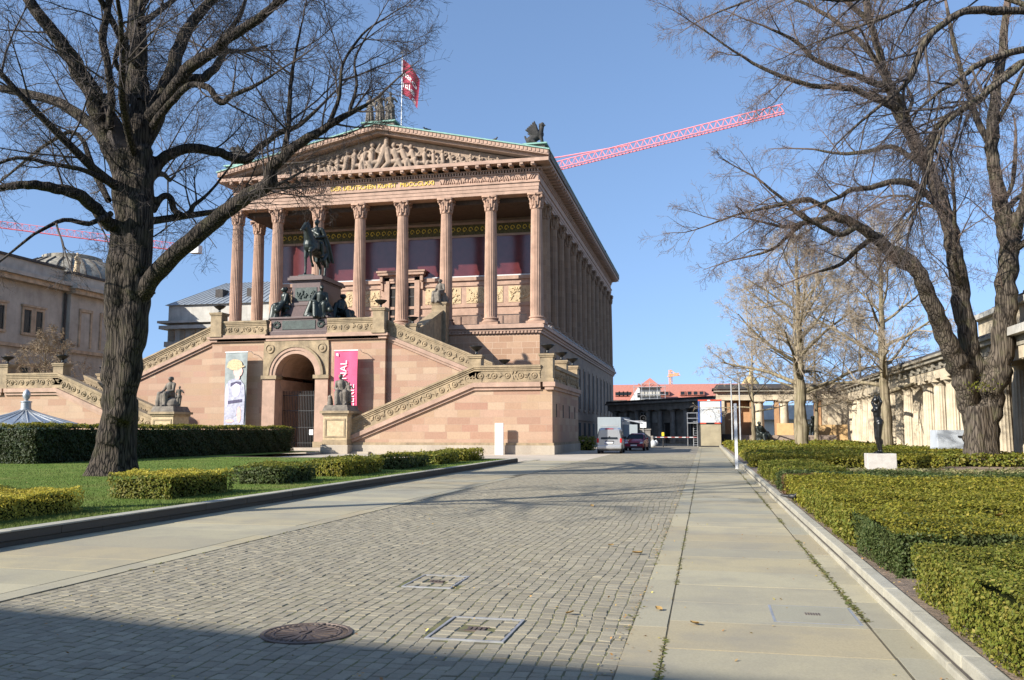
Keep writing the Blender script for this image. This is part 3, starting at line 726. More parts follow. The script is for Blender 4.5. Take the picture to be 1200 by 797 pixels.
# door
part(MB().box(XC-1.5, XC+1.5, YI-.16, YI-.125, Z0, 18.6), 'door', 'dark')
mb = MB().box(XC-2.1, XC-1.5, YI-.4, YI-.12, Z0, 19.0).box(XC+1.5, XC+2.1, YI-.4, YI-.12, Z0, 19.0).box(XC-2.1, XC+2.1, YI-.4, YI-.12, 18.6, 19.2).box(XC-2.75, XC+2.75, YI-.9, YI-.12, 19.2, 19.5).box(XC-2.9, XC+2.9, YI-1.0, YI-.12, 19.5, 19.7)
for s in (-1,1):
    mb.box(XC+s*2.4-.16, XC+s*2.4+.16, YI-.7, YI-.12, 18.5, 19.2).box(XC+s*2.4-.13, XC+s*2.4+.13, YI-.45, YI-.12, 17.6, 18.5)
part(mb, 'door_surround', 'stone')
part(MB().box(XC-1.5, XC+1.5, YI-.2, YI-.165, 16.7, 16.85).box(XC-.06, XC+.06, YI-.2, YI-.165, Z0, 16.7), 'door_bars', 'iron')

# fluted column, corinthian capital
def fluted(r0, r1, z0, z1, half=False, n=24):
    mb = MB(); vs = []; fs = []
    prof = [(0,0),(.3,.03),(.6,.3),(1,1)]
    zs = [z0, z0+.25, z0+(z1-z0)*.33, z0+(z1-z0)*.66, z1-.25, z1]
    m = n*4
    for zi, z in enumerate(zs):
        t = (z-z0)/(z1-z0); r = r0 + (r1-r0)*(t**1.6)
        for i in range(m):
            a = 2*math.pi*i/m; k = i % 4
            d = (0, -.055, -.078, -.055)[k] if 0 < zi < len(zs)-1 else 0
            rr = r*(1+d); vs.append((rr*math.cos(a), rr*math.sin(a), z))
    for k in range(len(zs)-1):
        for i in range(m):
            j = (i+1) % m; fs.append((k*m+i, k*m+j, (k+1)*m+j, (k+1)*m+i))
    return mb.add(vs, fs)
def col_base(r):
    mb = MB().box(-r*1.42, r*1.42, -r*1.42, r*1.42, 0, .28)
    return mb.lathe((0,0,.28), [(r*1.38,0),(r*1.42,.09),(r*1.36,.18),(r*1.16,.22),(r*1.12,.32),(r*1.22,.36),(r*1.25,.43),(r*1.18,.5),(r*1.04,.54)], 24)
def capital(r, z0, h, rich=True):
    mb = MB().lathe((0,0,z0), [(r*1.04,-.06),(r*1.1,-.02),(r*1.02,.03),(r*.98,.1),(r*1.02,h*.45),(r*1.22,h*.8),(r*1.35,h*.88)], 20)
    for tier, (n, zz, lh, out) in enumerate(((8, .05, h*.42, .30), (8, h*.2, h*.52, .40))):
        for i in range(n):
            a = 2*math.pi*(i+.5*tier)/n; c, s = math.cos(a), math.sin(a)
            pts = []
            for t, o in ((0,.02),(.45,.06),(.8,.16),(1.0,.32),(.92,.42),(.78,.40)):
                rr = r*(1.02+o*out*2.2); pts.append((c*rr, s*rr, z0+zz+lh*t))
            mb.tube(pts, [r*.2,r*.24,r*.22,r*.17,r*.12,r*.07], 6)
    for i in range(4):
        a = math.pi/4 + math.pi/2*i; c, s = math.cos(a), math.sin(a)
        pts = [(c*r*q, s*r*q, z0+h*t) for q, t in ((1.05,.5),(1.25,.72),(1.6,.86),(1.78,.80),(1.72,.68),(1.58,.70))]
        mb.tube(pts, [r*.13,r*.16,r*.18,r*.16,r*.12,r*.08], 7)
    R2 = r*1.62; poly = []
    for i in range(4):
        a = math.pi/4 + math.pi/2*i
        for t in (-.09, .09): poly.append((R2*1.2*math.cos(a+t), R2*1.2*math.sin(a+t)))
        poly.append((r*1.28*math.cos(a+math.pi/4), r*1.28*math.sin(a+math.pi/4)))
    mb.prism(poly, 'z', z0+h*.87, z0+h)
    for i in range(4):
        a = math.pi/2*i; mb.ell((r*1.38*math.cos(a), r*1.38*math.sin(a), z0+h*.9), (r*.2,r*.2,r*.2), 8, 5)
    return mb
CH = 1.55
r0, r1 = .68, .56
shaft = fluted(r0, r1, .8, Z1-Z0-CH)
c0 = shaft.build('column', M['column'], root, smooth=28); c0.location = (cx8[0]-XC, 0, Z0)
b_ = col_base(r0).build('column_base', M['column'], c0, smooth=40)
k_ = capital(r1, Z1-Z0-CH, CH).build('capital', M['column'], c0, smooth=60)
def more(loc, rz=0.0, mat=None):
    c = copy_tree(c0, root); c.location = loc; return c
for x in cx8[1:]: more((x-XC, 0, Z0))
more((cx8[7]-XC, 4.65, Z0))
# flank: engaged half columns in shade
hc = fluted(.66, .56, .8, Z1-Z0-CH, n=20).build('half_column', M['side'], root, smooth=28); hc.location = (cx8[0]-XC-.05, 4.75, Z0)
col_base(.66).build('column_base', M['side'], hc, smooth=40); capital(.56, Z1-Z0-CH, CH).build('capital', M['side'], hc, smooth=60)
for i in range(1, 14):
    c = copy_tree(hc, root); c.location = (cx8[0]-XC-.05, 4.75+4.93*i, Z0)
mb = MB()
for i in range(14):
    y = YF+4.75+4.93*i+2.46; mb.box(XRt-1.08, XRt-.86, y-1.5, y+1.5, 13.2, 22.2)
part(mb, 'flank_panels', 'side')
# porch railing
for i in range(7):
    mb = MB(); a, b = cx8[i+1]+.95, cx8[i]-.95
    if i == 3: continue
    n = 22
    for k in range(n+1): mb.box(a+(b-a)*k/n-.018, a+(b-a)*k/n+.018, YF-.55, YF-.515, Z0, Z0+1.0)
    mb.box(a, b, YF-.57, YF-.50, Z0+1.0, Z0+1.06).box(a, b, YF-.57, YF-.50, Z0+.1, Z0+.14)
    part(mb, 'railing', 'iron')
# entablature
e0, e1 = XL+.35-.2, XRt-.35+.2                               # outer face of architrave
yf = 84.85
ent = MB()
for k, (a, b) in enumerate(((25.5,25.85),(25.85,26.2),(26.2,26.6))):
    ex = .05*k
    ent.box(e0-ex, e1+ex, yf-ex, 155.3, a, b)
ent.box(e0-.22, e1+.22, yf-.22, 155.4, 26.6, 26.75)
part(ent, 'architrave', 'stone')
part(MB().box(e0-.02, e1+.02, yf-.02, 155.3, 26.75, 27.6), 'frieze', 'stone')
ent = MB().box(e0-.15, e1+.15, yf-.15, 155.4, 27.6, 27.72).box(e0-.3, e1+.3, yf-.3, 155.5, 28.0, 28.1)
part(ent, 'cornice_bed', 'stone')
mb = MB(); x = e0
while x < e1-.1: mb.box(x, x+.16, yf-.24, yf, 27.72, 28.0); x += .3
y = yf+.3
while y < 155: mb.box(e1, e1+.24, y, y+.16, 27.72, 28.0); y += .3
part(mb, 'dentils', 'stone')
m0 = MB().box(0, .42, -.9, 0, 0, .32).box(.04, .38, -1.05, -.9, .1, .32).build('modillion', M['stone'], root); x = e0+.1; first_ = True
while x < e1:
    o = m0 if first_ else m0.copy()
    if not first_: col.objects.link(o); o.parent = root
    o.location = (x-XC, yf-.2-YF, 28.1); first_ = False; x += 1.16
y = yf+.4
while y < 155:
    o = m0.copy(); col.objects.link(o); o.parent = root; o.location = (e1+.2-XC, y-YF, 28.1); o.rotation_euler = (0,0,R(90)); y += 1.16
XO0, XO1, YO = e0-1.3, e1+1.3, yf-1.3
part(MB().box(XO0, XO1, YO, 156.6, 28.42, 28.78), 'cornice', 'stone')
part(MB().box(e1+.9, XO1+.12, YO+.7, 156.7, 28.79, 29.35), 'gutter', 'greystone'); part(MB().box(XO0-.12, e0-.9, YO+.7, 156.7, 28.79, 29.35), 'gutter', 'greystone')
part(MB().box(XO0+.3, XO1-.3, yf-1.0, yf+.4, 28.785, 28.83), 'cornice_flashing', 'zinc')
# soffit, ceiling
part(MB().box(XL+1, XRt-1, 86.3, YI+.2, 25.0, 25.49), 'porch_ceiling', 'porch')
# pediment
ZA, ZR = 33.5, 28.85
sl = (ZA-ZR-.55)/((XO1-XO0)/2)
part(MB().prism([(e0-.2,28.8),(e1+.2,28.8),(XC,ZA-.75)], 'y', yf+.35, 96), 'tympanum', 'relief')
def rake(z_off, h, y0, y1, out=0.0):
    mb = MB()
    for s in (-1, 1):
        xe = XO1+out if s > 0 else XO0-out
        za, zb = ZR-.05+z_off - sl*out, ZA-.6+z_off
        vs = [(xe,y0,za),(XC,y0,zb),(XC,y1,zb),(xe,y1,za)]
        mb.hexa(vs + [(p[0],p[1],p[2]+h) for p in vs])
    return mb
part(rake(-.12,.30,yf-.75,96), 'rake_moulding', 'stone')
part(rake(.18,.52,YO,96), 'raking_cornice', 'stone')
mb = MB()
for s in (-1,1):
    for i in range(44):
        t = (i+.5)/44; xm = XC + s*t*(XO1-XC); zz = ZA-.6+.18 - sl*abs(xm-XC)
        mb.box(xm-.13, xm+.13, YO-.06, YO, zz+.12, zz+.42)
part(mb, 'rake_ornament', 'stone')
rf = part(rake(.70,.13,YO-.12,156.7,.12), 'roof', 'copper')
# pediment relief: a crowd of seated and reclining figures
pr = random.Random(3); mb = MB()
xs = list(np.linspace(-16, 16, 33))
for i, dx in enumerate(xs):
    hmax = (ZA-.9-29.0) - sl*abs(dx) - .15
    if hmax < .45: continue
    H = min(hmax*pr.uniform(.78,.98), 3.9); x = XC+dx; y = yf+.1; z = 28.85
    if abs(dx) < 1: H = hmax*.97
    hr = .075*H+.07; lean = pr.uniform(-.5,.5)*H*.4 + (-.2 if dx > 0 else .2)*H
    hip = Vector((x, y, z+.32*H)); sh = Vector((x+lean*.5, y-.05, z+.76*H))
    mb.cap(hip, sh, .115*H+.04, .125*H+.04, 10); mb.ell(sh+Vector((lean*.12,-.05,.24*H)), (hr,hr,hr*1.15), 9, 6)
    kn = hip+Vector((pr.choice([-1,1])*.36*H, -.15, pr.uniform(-.05,.1)*H)); mb.cap(hip, kn, .085*H+.03, .06*H+.03); mb.cap(kn, Vector((kn.x+pr.uniform(-.2,.2)*H, y-.1, z+.04)), .09*H+.03, .05*H+.03)
    mb.cap(hip, Vector((x+pr.uniform(-.4,.4)*H, y, z+.05)), .10*H, .07*H)
    for s in (-1,1):
        el = sh+Vector((s*.26*H, -.08, -.16*H+pr.uniform(-.05,.2)*H)); mb.cap(sh+Vector((s*.1*H,0,0)), el, .045*H+.025, .04*H+.02); mb.cap(el, el+Vector((pr.uniform(-.25,.3)*H*s, -.1, pr.uniform(-.1,.25)*H)), .05*H+.02, .03*H+.02)
me = sculpt(mb, .05, 1, 'pediment_relief'); me.transform(Matrix.Translation((-XC,-YF,0)))
link_mesh('pediment_relief', me, M['relief'], root)
# frieze carving at the sides of the inscription
pr = random.Random(9); mb = MB()
for a, b in ((e0+.4, XC-6.2), (XC+6.8, e1-.4)):
    x = a
    while x < b:
        mb.cap((x,yf-.05,26.95+pr.uniform(0,.1)), (x+pr.uniform(-.25,.25),yf-.06,27.35+pr.uniform(0,.1)), .09, .05, 6); x += .24
    part(mb, 'frieze_carving', 'stone', smooth=True); mb = MB()
def text(body, size, name, mat, parent, loc, rot, ext=.02, align='CENTER', spacing=1.0):
    cu = bpy.data.curves.new(name, 'FONT'); cu.body = body; cu.size = size; cu.extrude = ext; cu.align_x = align; cu.align_y = 'CENTER'; cu.space_character = spacing
    t = bpy.data.objects.new('t', cu); col.objects.link(t)
    dg = bpy.context.evaluated_depsgraph_get(); dg.update(); me = bpy.data.meshes.new_from_object(t.evaluated_get(dg)); bpy.data.objects.remove(t)
    me.name = name; me.materials.clear(); o = link_mesh(name, me, M[mat], parent); o.location = loc; o.rotation_euler = rot
    return o
text('DER DEUTSCHEN KUNST  MDCCCLXXI', .66, 'inscription', 'gold', root, (.25, yf-.06-YF, 27.17), (R(90),0,0), .03, spacing=1.0)

for o in list(root.children):
    if o.name.split('.')[0] in ('architrave','frieze','cornice_bed','modillion','cornice','gutter','cornice_flashing','tympanum','rake_moulding','raking_cornice','rake_ornament','roof','pediment_relief','frieze_carving','inscription','porch_ceiling') or o.name == 'dentils.001': o.location.z += .35
ZA += .35
# ------------------------------------------------------------------ terrace, flights, wings
ZT, ZLd = 9.6, 5.05
XTh = 7.85
XTL, XTR = XC-XTh, XC+XTh
part(MB().box(XTL, XC-2.7, YA, 84.65, -.5, ZT-.45).box(XC+2.7, XTR, YA, 84.65, -.5, ZT-.45).box(XC-2.7, XC+2.7, YA+.3, 84.65, 8.35, ZT-.45), 'terrace_wall', 'wall')
part(MB().box(XTL-.15, XTR+.15, YA-.22, 84.7, ZT-.44, ZT-.2).box(XTL-.3, XTR+.3, YA-.38, 84.7, ZT-.2, ZT), 'terrace_cornice', 'stone')
# arch: face plate with round opening, archivolt, jambs, deep dark passage
zs, ra = 6.25, 1.8                                       # springing, clear radius
def arch_plate(ri, ro, y0, y1, z):
    mb = MB(); n = 24; vs = []; fs = []
    for y in (y0, y1):
        for r in (ri, ro):
            for i in range(n+1):
                a = math.pi*i/n; vs.append((XC+r*math.cos(a), y, z+r*math.sin(a)))
    m = n+1
    for i in range(n):
        fs += [(i,i+1,m+i+1,m+i),(2*m+i,2*m+i+1,3*m+i+1,3*m+i),(i,i+1,2*m+i+1,2*m+i),(m+i,m+i+1,3*m+i+1,3*m+i)]
    fs += [(0,m,3*m,2*m),(n,m+n,3*m+n,2*m+n)]
    return mb.add(vs, fs)
mb = MB(); n = 24                                          # spandrel plate
vs = []; fs = []
for y in (YA-.16, YA+.5):
    for i in range(n+1):
        a = math.pi*i/n; vs.append((XC+(ra+.75)*math.cos(a), y, zs+(ra+.75)*math.sin(a)))
    for i in range(n+1):
        a = math.pi*i/n; c, s = math.cos(a), math.sin(a)
        k = min(2.95/max(abs(c),1e-6), (ZT-.46-zs)/max(s,1e-6)); vs.append((XC+c*k, y, zs+s*k))
m = n+1
for i in range(n): fs += [(i,i+1,m+i+1,m+i),(2*m+i,2*m+i+1,3*m+i+1,3*m+i),(m+i,m+i+1,3*m+i+1,3*m+i)]
mb.add(vs, fs)
part(mb, 'arch_spandrel', 'oldstone')
part(arch_plate(ra, ra+.3, YA-.22, YA+.9, zs), 'archivolt', 'stone')
part(arch_plate(ra+.3, ra+.55, YA-.30, YA+.6, zs), 'archivolt', 'stone')
part(arch_plate(ra+.55, ra+.76, YA-.36, YA+.5, zs), 'archivolt', 'oldstone')
part(arch_plate(ra-.02, ra+.6, YA+.91, YA+7, zs), 'passage_vault', 'stone')
for s in (-1,1):
    mb = MB(); a, b = sorted((XC+s*ra, XC+s*2.95)); mb.box(a, b, YA-.2, YA+.7, .35, zs-.3)
    a, b = sorted((XC+s*(ra-.02), XC+s*2.7)); mb.box(a, b, YA+.71, YA+7, .2, zs-.3)
    part(mb, 'arch_jamb', 'stone')
for s in (-1,1):
    mb = MB(); a, b = sorted((XC+s*(ra-.15), XC+s*3.05)); mb.box(a, b, YA-.34, YA+.8, zs-.3, zs); 
    a, b = sorted((XC+s*(ra-.06), XC+s*3.0)); part(mb, 'impost', 'oldstone'); part(MB().box(a, b, YA-.27, YA+.75, .2, .75), 'jamb_foot', 'oldstone')
for s in (-1,1):
    d = MB().lathe((0,0,0), [(.40,0),(.40,.07),(.34,.10),(.28,.04),(.18,.05),(.12,.12),(.001,.13)], 20)
    part(MB().add([(XC+s*2.36+x, YA-.16-z, zs+2.25+y) for x,y,z in d.v], d.f), 'rosette', 'oldstone', smooth=40)
part(MB().box(XC-2.68, XC+2.68, YA+6.9, YA+7.2, 0, 8.3), 'passage_back', 'dark')
mb = MB()
for i in range(27): x = XC-1.9+i*.146; mb.box(x-.02, x+.02, YA+1.2, YA+1.24, .3, 5.0)
for z in (.6, 1.9, 3.3, 4.6): mb.box(XC-1.93, XC+1.93, YA+1.19, YA+1.25, z, z+.06)
part(mb, 'gate', 'iron')
part(MB().box(XC+.75, XC+1.1, YA+1.14, YA+1.18, 1.3, 1.75), 'notice', 'white')
part(MB().box(XC-9.5, XC+9.5, YW-.6, YA, -.4, .14).box(XC-5, XC+5, YA-3, YA, .14, .28), 'entrance_steps', 'plinth')

pr = random.Random(21)
def carve(mb, x0, z0, x1, z1, y, h):
    """running scroll of rosettes and leaves along a parapet panel"""
    L = abs(x1-x0); n = max(1, int(L/.95))
    for i in range(n):
        t = (i+.5)/n; x = x0+(x1-x0)*t; z = z0+(z1-z0)*t + h*.5
        mb.add([(x+a, y-c, z+b) for a,b,c in MB().lathe((0,0,0), [(h*.36,0),(h*.36,.05),(h*.29,.07),(h*.24,.02),(h*.14,.03),(h*.1,.09),(.001,.1)], 12).v], MB().lathe((0,0,0), [(1,0)]*7, 12).f)
        for k in range(5):
            a = 2*math.pi*pr.random(); xx = x + (x1-x0)/n*.5*(1 if k % 2 else -1)*pr.uniform(.75,1); zz = z + (z1-z0)/n*.5*(1 if k % 2 else -1) + pr.uniform(-.3,.3)*h
            mb.cap((xx,y,zz), (xx+.16*math.cos(a), y-.04, zz+.16*math.sin(a)), .06, .03, 6)
def parapet(x0, z0, x1, z1, y0, y1, name='balustrade'):
    """base cornice, panel and coping between two points; z at the underside"""
    if x0 > x1: x0, z0, x1, z1 = x1, z1, x0, z0
    b = part(MB().band(x0,z0+.55,x1,z1+.55,y0,y1,.95), name, 'oldstone')
    part(MB().band(x0,z0,x1,z1,y0-.12,y1,.22).band(x0,z0+.22,x1,z1+.22,y0-.26,y1,.32), 'parapet_cornice', 'stone', b)
    part(MB().band(x0,z0+1.5,x1,z1+1.5,y0-.1,y1+.1,.12).band(x0,z0+1.62,x1,z1+1.62,y0-.16,y1+.16,.14), 'coping', 'oldstone', b)
    part(MB().band(x0,z0+.56,x1,z1+.56,y0-.05,y0,.14).band(x0,z0+1.36,x1,z1+1.36,y0-.05,y0,.1), 'panel_frame', 'oldstone', b)
    mb = MB(); carve(mb, x0, z0+.72, x1, z1+.72, y0, .62); part(mb, 'panel_carving', 'oldstone', b, smooth=40)
    return b
def pier(x, y, z0, z1, w=.9, d=.9):
    p = part(MB().box(x-w/2, x+w/2, y-d/2, y+d/2, z0, z1), 'pier', 'oldstone')
    part(MB().box(x-w/2-.08, x+w/2+.08, y-d/2-.08, y+d/2+.08, z0, z0+.25), 'pier_foot', 'oldstone', p); part(MB().box(x-w/2-.07, x+w/2+.07, y-d/2-.07, y+d/2+.07, z1, z1+.12).box(x-w/2-.12, x+w/2+.12, y-d/2-.12, y+d/2+.12, z1+.12, z1+.24), 'pier_cap', 'oldstone', p)
urn_spots = []
XW = -10.35                                                # wing's outer wall
for s in (1, -1):
    def X(x): return x if s > 0 else 2*XC - x
    def bx(mb, a, b, *r): a, b = sorted((X(a), X(b))); return mb.box(a, b, *r)
    def bd(mb, xa, za, xb, zb, y0, y1, h):
        xa, xb = X(xa), X(xb)
        if xa > xb: xa, za, xb, zb = xb, zb, xa, za
        return mb.band(xa, za, xb, zb, y0, y1, h)
    # lower flight wall + wing
    xs0, xs1 = -25.7, -16.0
    p0 = (X(xs0), X(xs1))
    mb = MB()
    poly = [(X(xs0), -.5), (X(XW), -.5), (X(XW), ZLd-.52), (X(xs1), ZLd-.52), (X(xs0), .62)]
    mb.prism(poly, 'y', YW, YW+3.4)
    bx(mb, -16.2, XW, YW+3.4, 72.4, -.5, ZLd-.52)
    part(mb, 'wing_wall', 'wall')
    if s > 0: part(MB().box(XW-.1, XW+.004, YW+.02, 72.38, -.5, ZLd-.53), 'wing_flank', 'wall')
    mb = MB(); bx(mb, -25.9, XW+.16, YW-.16, 72.55, -.5, .62); part(mb, 'wing_plinth', 'plinth')
    mb = MB(); bx(mb, -25.9, XW+.10, YW-.10, 72.5, .62, .8); part(mb, 'plinth_course', 'oldstone')
    # stairs of the lower flight
    mb = MB(); n = 28
    for i in range(n):
        a = xs0+1.2+(xs1-xs0-1.2)*i/n; z = .5+(ZLd-.5)*(i+1)/n
        bx(mb, a, xs1+.2, YW+.45, YW+3.3, z-.2, z)
    part(mb, 'lower_steps', 'oldstone')
    za, zb = .58, ZLd-.55
    parapet(X(xs0), za, X(xs1), zb, YW-.03, YW+.4)
    parapet(X(xs0+1), za+.45, X(xs1), zb, YW+3.0, YW+3.42, 'inner_balustrade')
    parapet(X(xs1), zb, X(XW-.8), zb, YW-.03, YW+.4)
    mb = MB(); bx(mb, -16.2, XW, YW+.3, 72.3, ZLd-.5, ZLd-.02); part(mb, 'landing', 'stone')
    # side balustrade (runs back along the flank)
    xx = X(XW)
    y0, y1 = YW+.8, 72.2
    a, b = sorted((xx+s*.03, xx-s*.4))
    f = part(MB().box(a, b, y0, y1, zb+.55, zb+1.5), 'balustrade', 'oldstone')
    part(MB().box(a-.1, b+.1, YW-.2, 72.5, zb+.0, zb+.22).box(min(a,b)-.22, max(a,b)+.22, YW-.28, 72.6, zb+.22, zb+.54), 'parapet_cornice', 'stone', f)
    part(MB().box(a-.14, b+.14, y0, y1, zb+1.5, zb+1.76), 'coping', 'oldstone', f)
    mb = MB(); carve(mb, y0, zb+.72, y1, zb+.72, 0, .62)
    mb.v = [(xx+s*.03 - s*y, x, z) for x, y, z in mb.v]; part(mb, 'panel_carving', 'oldstone', f, smooth=40)
    zp = zb+.55
    for (x, y) in ((-15.95, YW+.42), (XW-.4, YW+.42), (XW-.38, 66.2), (XW-.38, 72.0), (-16.6, 72.0)):
        pier(X(x), y, zp, zp+1.75); urn_spots.append((X(x), y, zp+1.99, s))
    if s > 0:
        for k in range(4): part(MB().box(XW+.005, XW+.03, 61.3+k*3.0, 61.55+k*3.0, 2.6, 3.55), 'vent_slit', 'dark')
    # upper flight: outer wall, parapet, steps
    xu0, xu1 = -25.8, -16.4                                 # top, bottom
    zu0, zu1 = ZT-.42, ZLd+.25
    mb = MB(); mb.prism([(X(xu1+.2),-.5),(X(xu0),-.5),(X(xu0),zu0+.02),(X(xu1+.2),zu1-.02)], 'y', YU, YU+3.4); part(mb, 'flight_wall', 'wall')
    parapet(X(xu0), zu0, X(xu1), zu1, YU-.03, YU+.4)
    mb = MB(); n = 24
    for i in range(n):
        a = xu1+(xu0-xu1)*i/n; z = ZLd+(ZT-ZLd)*(i+1)/n; bx(mb, a, xu0, YU+.42, YU+3.4, z-.3, z)
    part(mb, 'upper_steps', 'oldstone')
    # terrace balustrade, piers at its ends
    a, b = X(-25.9), XC + s*2.75
    parapet(a, ZT-.42, b, ZT-.42, YA-.1, YA+.32)
    pier(X(-25.85), YA+.1, ZT, ZT+1.85, 1.0, 1.0); urn_spots.append((X(-25.85), YA+.1, ZT+2.09, s))
    # central stair cheek walls
    xi = XC + s*7.2
    mb = MB().hexa([(xi-.35,75.6,ZT),(xi+.35,75.6,ZT),(xi+.35,83.2,ZT),(xi-.35,83.2,ZT),(xi-.35,75.6,ZT+1.1),(xi+.35,75.6,ZT+1.1),(xi+.35,83.2,Z0+1.25),(xi-.35,83.2,Z0+1.25)])
    f = part(mb, 'stair_cheek', 'oldstone')
    part(MB().hexa([(xi-.5,75.4,ZT+1.1),(xi+.5,75.4,ZT+1.1),(xi+.5,83.3,Z0+1.25),(xi-.5,83.3,Z0+1.25),(xi-.5,75.4,ZT+1.35),(xi+.5,75.4,ZT+1.35),(xi+.5,83.3,Z0+1.5),(xi-.5,83.3,Z0+1.5)]), 'coping', 'oldstone', f)
    pier(xi, 75.2, ZT, ZT+1.55, .95, .95)
    if s > 0: urn_spots.append((xi, 75.2, ZT+1.79, s))
    pier(xi, 83.7, ZT, Z0+2.0, 1.5, 1.2)
mb = MB()
for i in range(16): mb.box(XC-6.85, XC+6.85, 76+.48*i, 84.6, ZT+(Z0-ZT)*i/16, ZT+(Z0-ZT)*(i+1)/16)
part(mb, 'central_steps', 'oldstone')
part(MB().box(XTL+.3, XTR-.3, YA+.3, 84.6, ZT-.2, ZT+.01), 'terrace_floor', 'oldstone')

# bronze bowl urns on the piers
ub = MB().lathe((0,0,0), [(.22,0),(.24,.05),(.10,.12),(.08,.26),(.16,.34),(.34,.44),(.47,.58),(.52,.62),(.50,.66),(.40,.62),(.05,.56)], 18)
urn_label = ['dark bowl urn on the pier where the right lower flight meets its landing', 'dark bowl urn on the front corner pier of the right wing', 'dark bowl urn on the middle pier of the right wing flank', 'dark bowl urn on the rear pier of the right wing flank', 'dark bowl urn behind the right landing parapet, against the podium', 'dark bowl urn on the terrace pier right of the horseman', 'dark bowl urn low beside the foot of the central stair cheek',
             'dark bowl urn on the landing pier of the left wing', 'dark bowl urn on the corner pier at the left picture edge', 'dark bowl urn on the middle flank pier of the left wing', 'dark bowl urn on the rear flank pier of the left wing', 'dark bowl urn at the back of the left landing', 'dark bowl urn on the terrace pier left of the horseman']
u0 = None
for i, (x, y, z, s) in enumerate(urn_spots):
    if s < 0 and (x < -56.2 and y > 62): continue
    if u0 is None:
        u0 = ub.build('bronze_urn', M['bronze2'], smooth=50); u = u0
    else: u = u0.copy(); col.objects.link(u)
    u.location = (x, y, z); tag(u, urn_label[i], 'urn', 'bowl urns on the staircase piers')
    if s > 0 and i in (0,1): pass

# ------------------------------------------------------------------ banners hung from brackets on the terrace wall
def banner(px0, px1, pyt, pyb, y, mat, label):
    d = ray((px0+px1)/2, pyt); t = y/d.y
    a, b = ray(px0, 450), ray(px1, 450)
    xa, xb = a.x*y/a.y, b.x*y/b.y
    zt = EYE + ray((px0+px1)/2, pyt).z*t; zb = EYE + ray((px0+px1)/2, pyb).z*t
    r_ = empty('banner', ((xa+xb)/2, y, zb), label, 'banner')
    w, h = xb-xa, zt-zb
    mb = MB(); nx, nz = 10, 24; vs = []
    for j in range(nz+1):
        for i in range(nx+1):
            u, v = i/nx-.5, j/nz
            vs.append((u*w, .05*math.sin(u*9+v*2)*(1-v*.6)+.03*math.sin(v*7), v*h))
    fs = [(j*(nx+1)+i, j*(nx+1)+i+1, (j+1)*(nx+1)+i+1, (j+1)*(nx+1)+i) for j in range(nz) for i in range(nx)]
    mb.add(vs, fs).add([(x,yy+.015,z) for x,yy,z in vs], [f[::-1] for f in fs])
    mb.build('cloth', M[mat], r_, smooth=True)
    MB().tube([(-w/2-.05,0,h+.05),(w/2+.05,0,h+.05)], .05, 8).build('top_bar', M['white'], r_)
    mb = MB()
    for x in (-w/2-.03, w/2+.03): mb.tube([(x,0,h+.06),(x,.5,h+.14),(x,YA-y,h-.05)], .025, 6)
    mb.build('bracket', M['white'], r_)
    return r_, w, h
bn, w, h = banner(391.5, 418.5, 411.5, 500, YA-.95, 'pinkcloth', 'bright pink banner with white lettering right of the arch')
text('NATIONAL', .80, 'lettering', 'white', bn, (-.07*w, -.10, h*.54), (R(90), R(-90), 0), .004, spacing=1.02)
text('GALERIE', .80, 'lettering', 'white', bn, (.27*w, -.10, h*.31), (R(90), R(-90), 0), .004, spacing=1.02)
MB().hexa([(-w*.42,-.09,h*.945),(-w*.31,-.09,h*.93),(-w*.31,-.075,h*.93),(-w*.42,-.075,h*.945),(-w*.42,-.09,h*.968),(-w*.33,-.09,h*.972),(-w*.33,-.075,h*.972),(-w*.42,-.075,h*.968)]).build('emblem', M['white'], bn)
bn, w, h = banner(263.5, 289, 413.5, 500, YA-.95, 'greycloth', 'tall grey banner printed with a seated figure in a straw hat left of the arch')
def disc(name, mat, cx, cz, rx, rz, lift, n=20, rot=0.0, poly=None):
    pts = poly or [(cx+rx*math.cos(t)*math.cos(rot)-rz*math.sin(t)*math.sin(rot), cz+rx*math.cos(t)*math.sin(rot)+rz*math.sin(t)*math.cos(rot)) for t in [2*math.pi*i/n for i in range(n)]]
    MB().prism([(x*w, z*h) for x, z in pts], 'y', -.10-lift, -.09-lift).build(name, M[mat], bn)
disc('printed_coat', 'bluegrey', 0,0,0,0,.000, poly=[(-.46,.02),(.44,.02),(.46,.40),(.42,.56),(.24,.63),(-.02,.65),(-.30,.62),(-.44,.52)])
disc('printed_sleeve', 'lilac', -.36,.42,.09,.16,.012)
disc('printed_shirt', 'lilac', .05,.5,.2,.10,.014)
disc('printed_face', 'skin', .12,.745,.21,.075,.012)
disc('printed_neck', 'skin', .10,.665,.11,.035,.010)
disc('printed_hat', 'straw', -.03,.835,.34,.075,.022); disc('printed_brim', 'straw', 0,0,0,0,.026, poly=[(-.40,.80),(.0,.775),(.40,.805),(.40,.825),(.0,.80),(-.40,.825)])
disc('printed_bow', 'inkblue', 0,0,0,0,.024, poly=[(-.2,.585),(.05,.61),(.27,.60),(.27,.555),(.05,.585),(-.2,.54)])
disc('printed_belt', 'inkblue', 0,0,0,0,.024, poly=[(-.30,.345),(.34,.37),(.34,.33),(-.30,.305)])
disc('printed_arm', 'skin', .22,.16,.10,.11,.02, rot=.35)
disc('printed_hand', 'skin', -.2,.075,.2,.022,.02)
disc('printed_skirt', 'bluegrey', -.12,.2,.26,.08,.016)

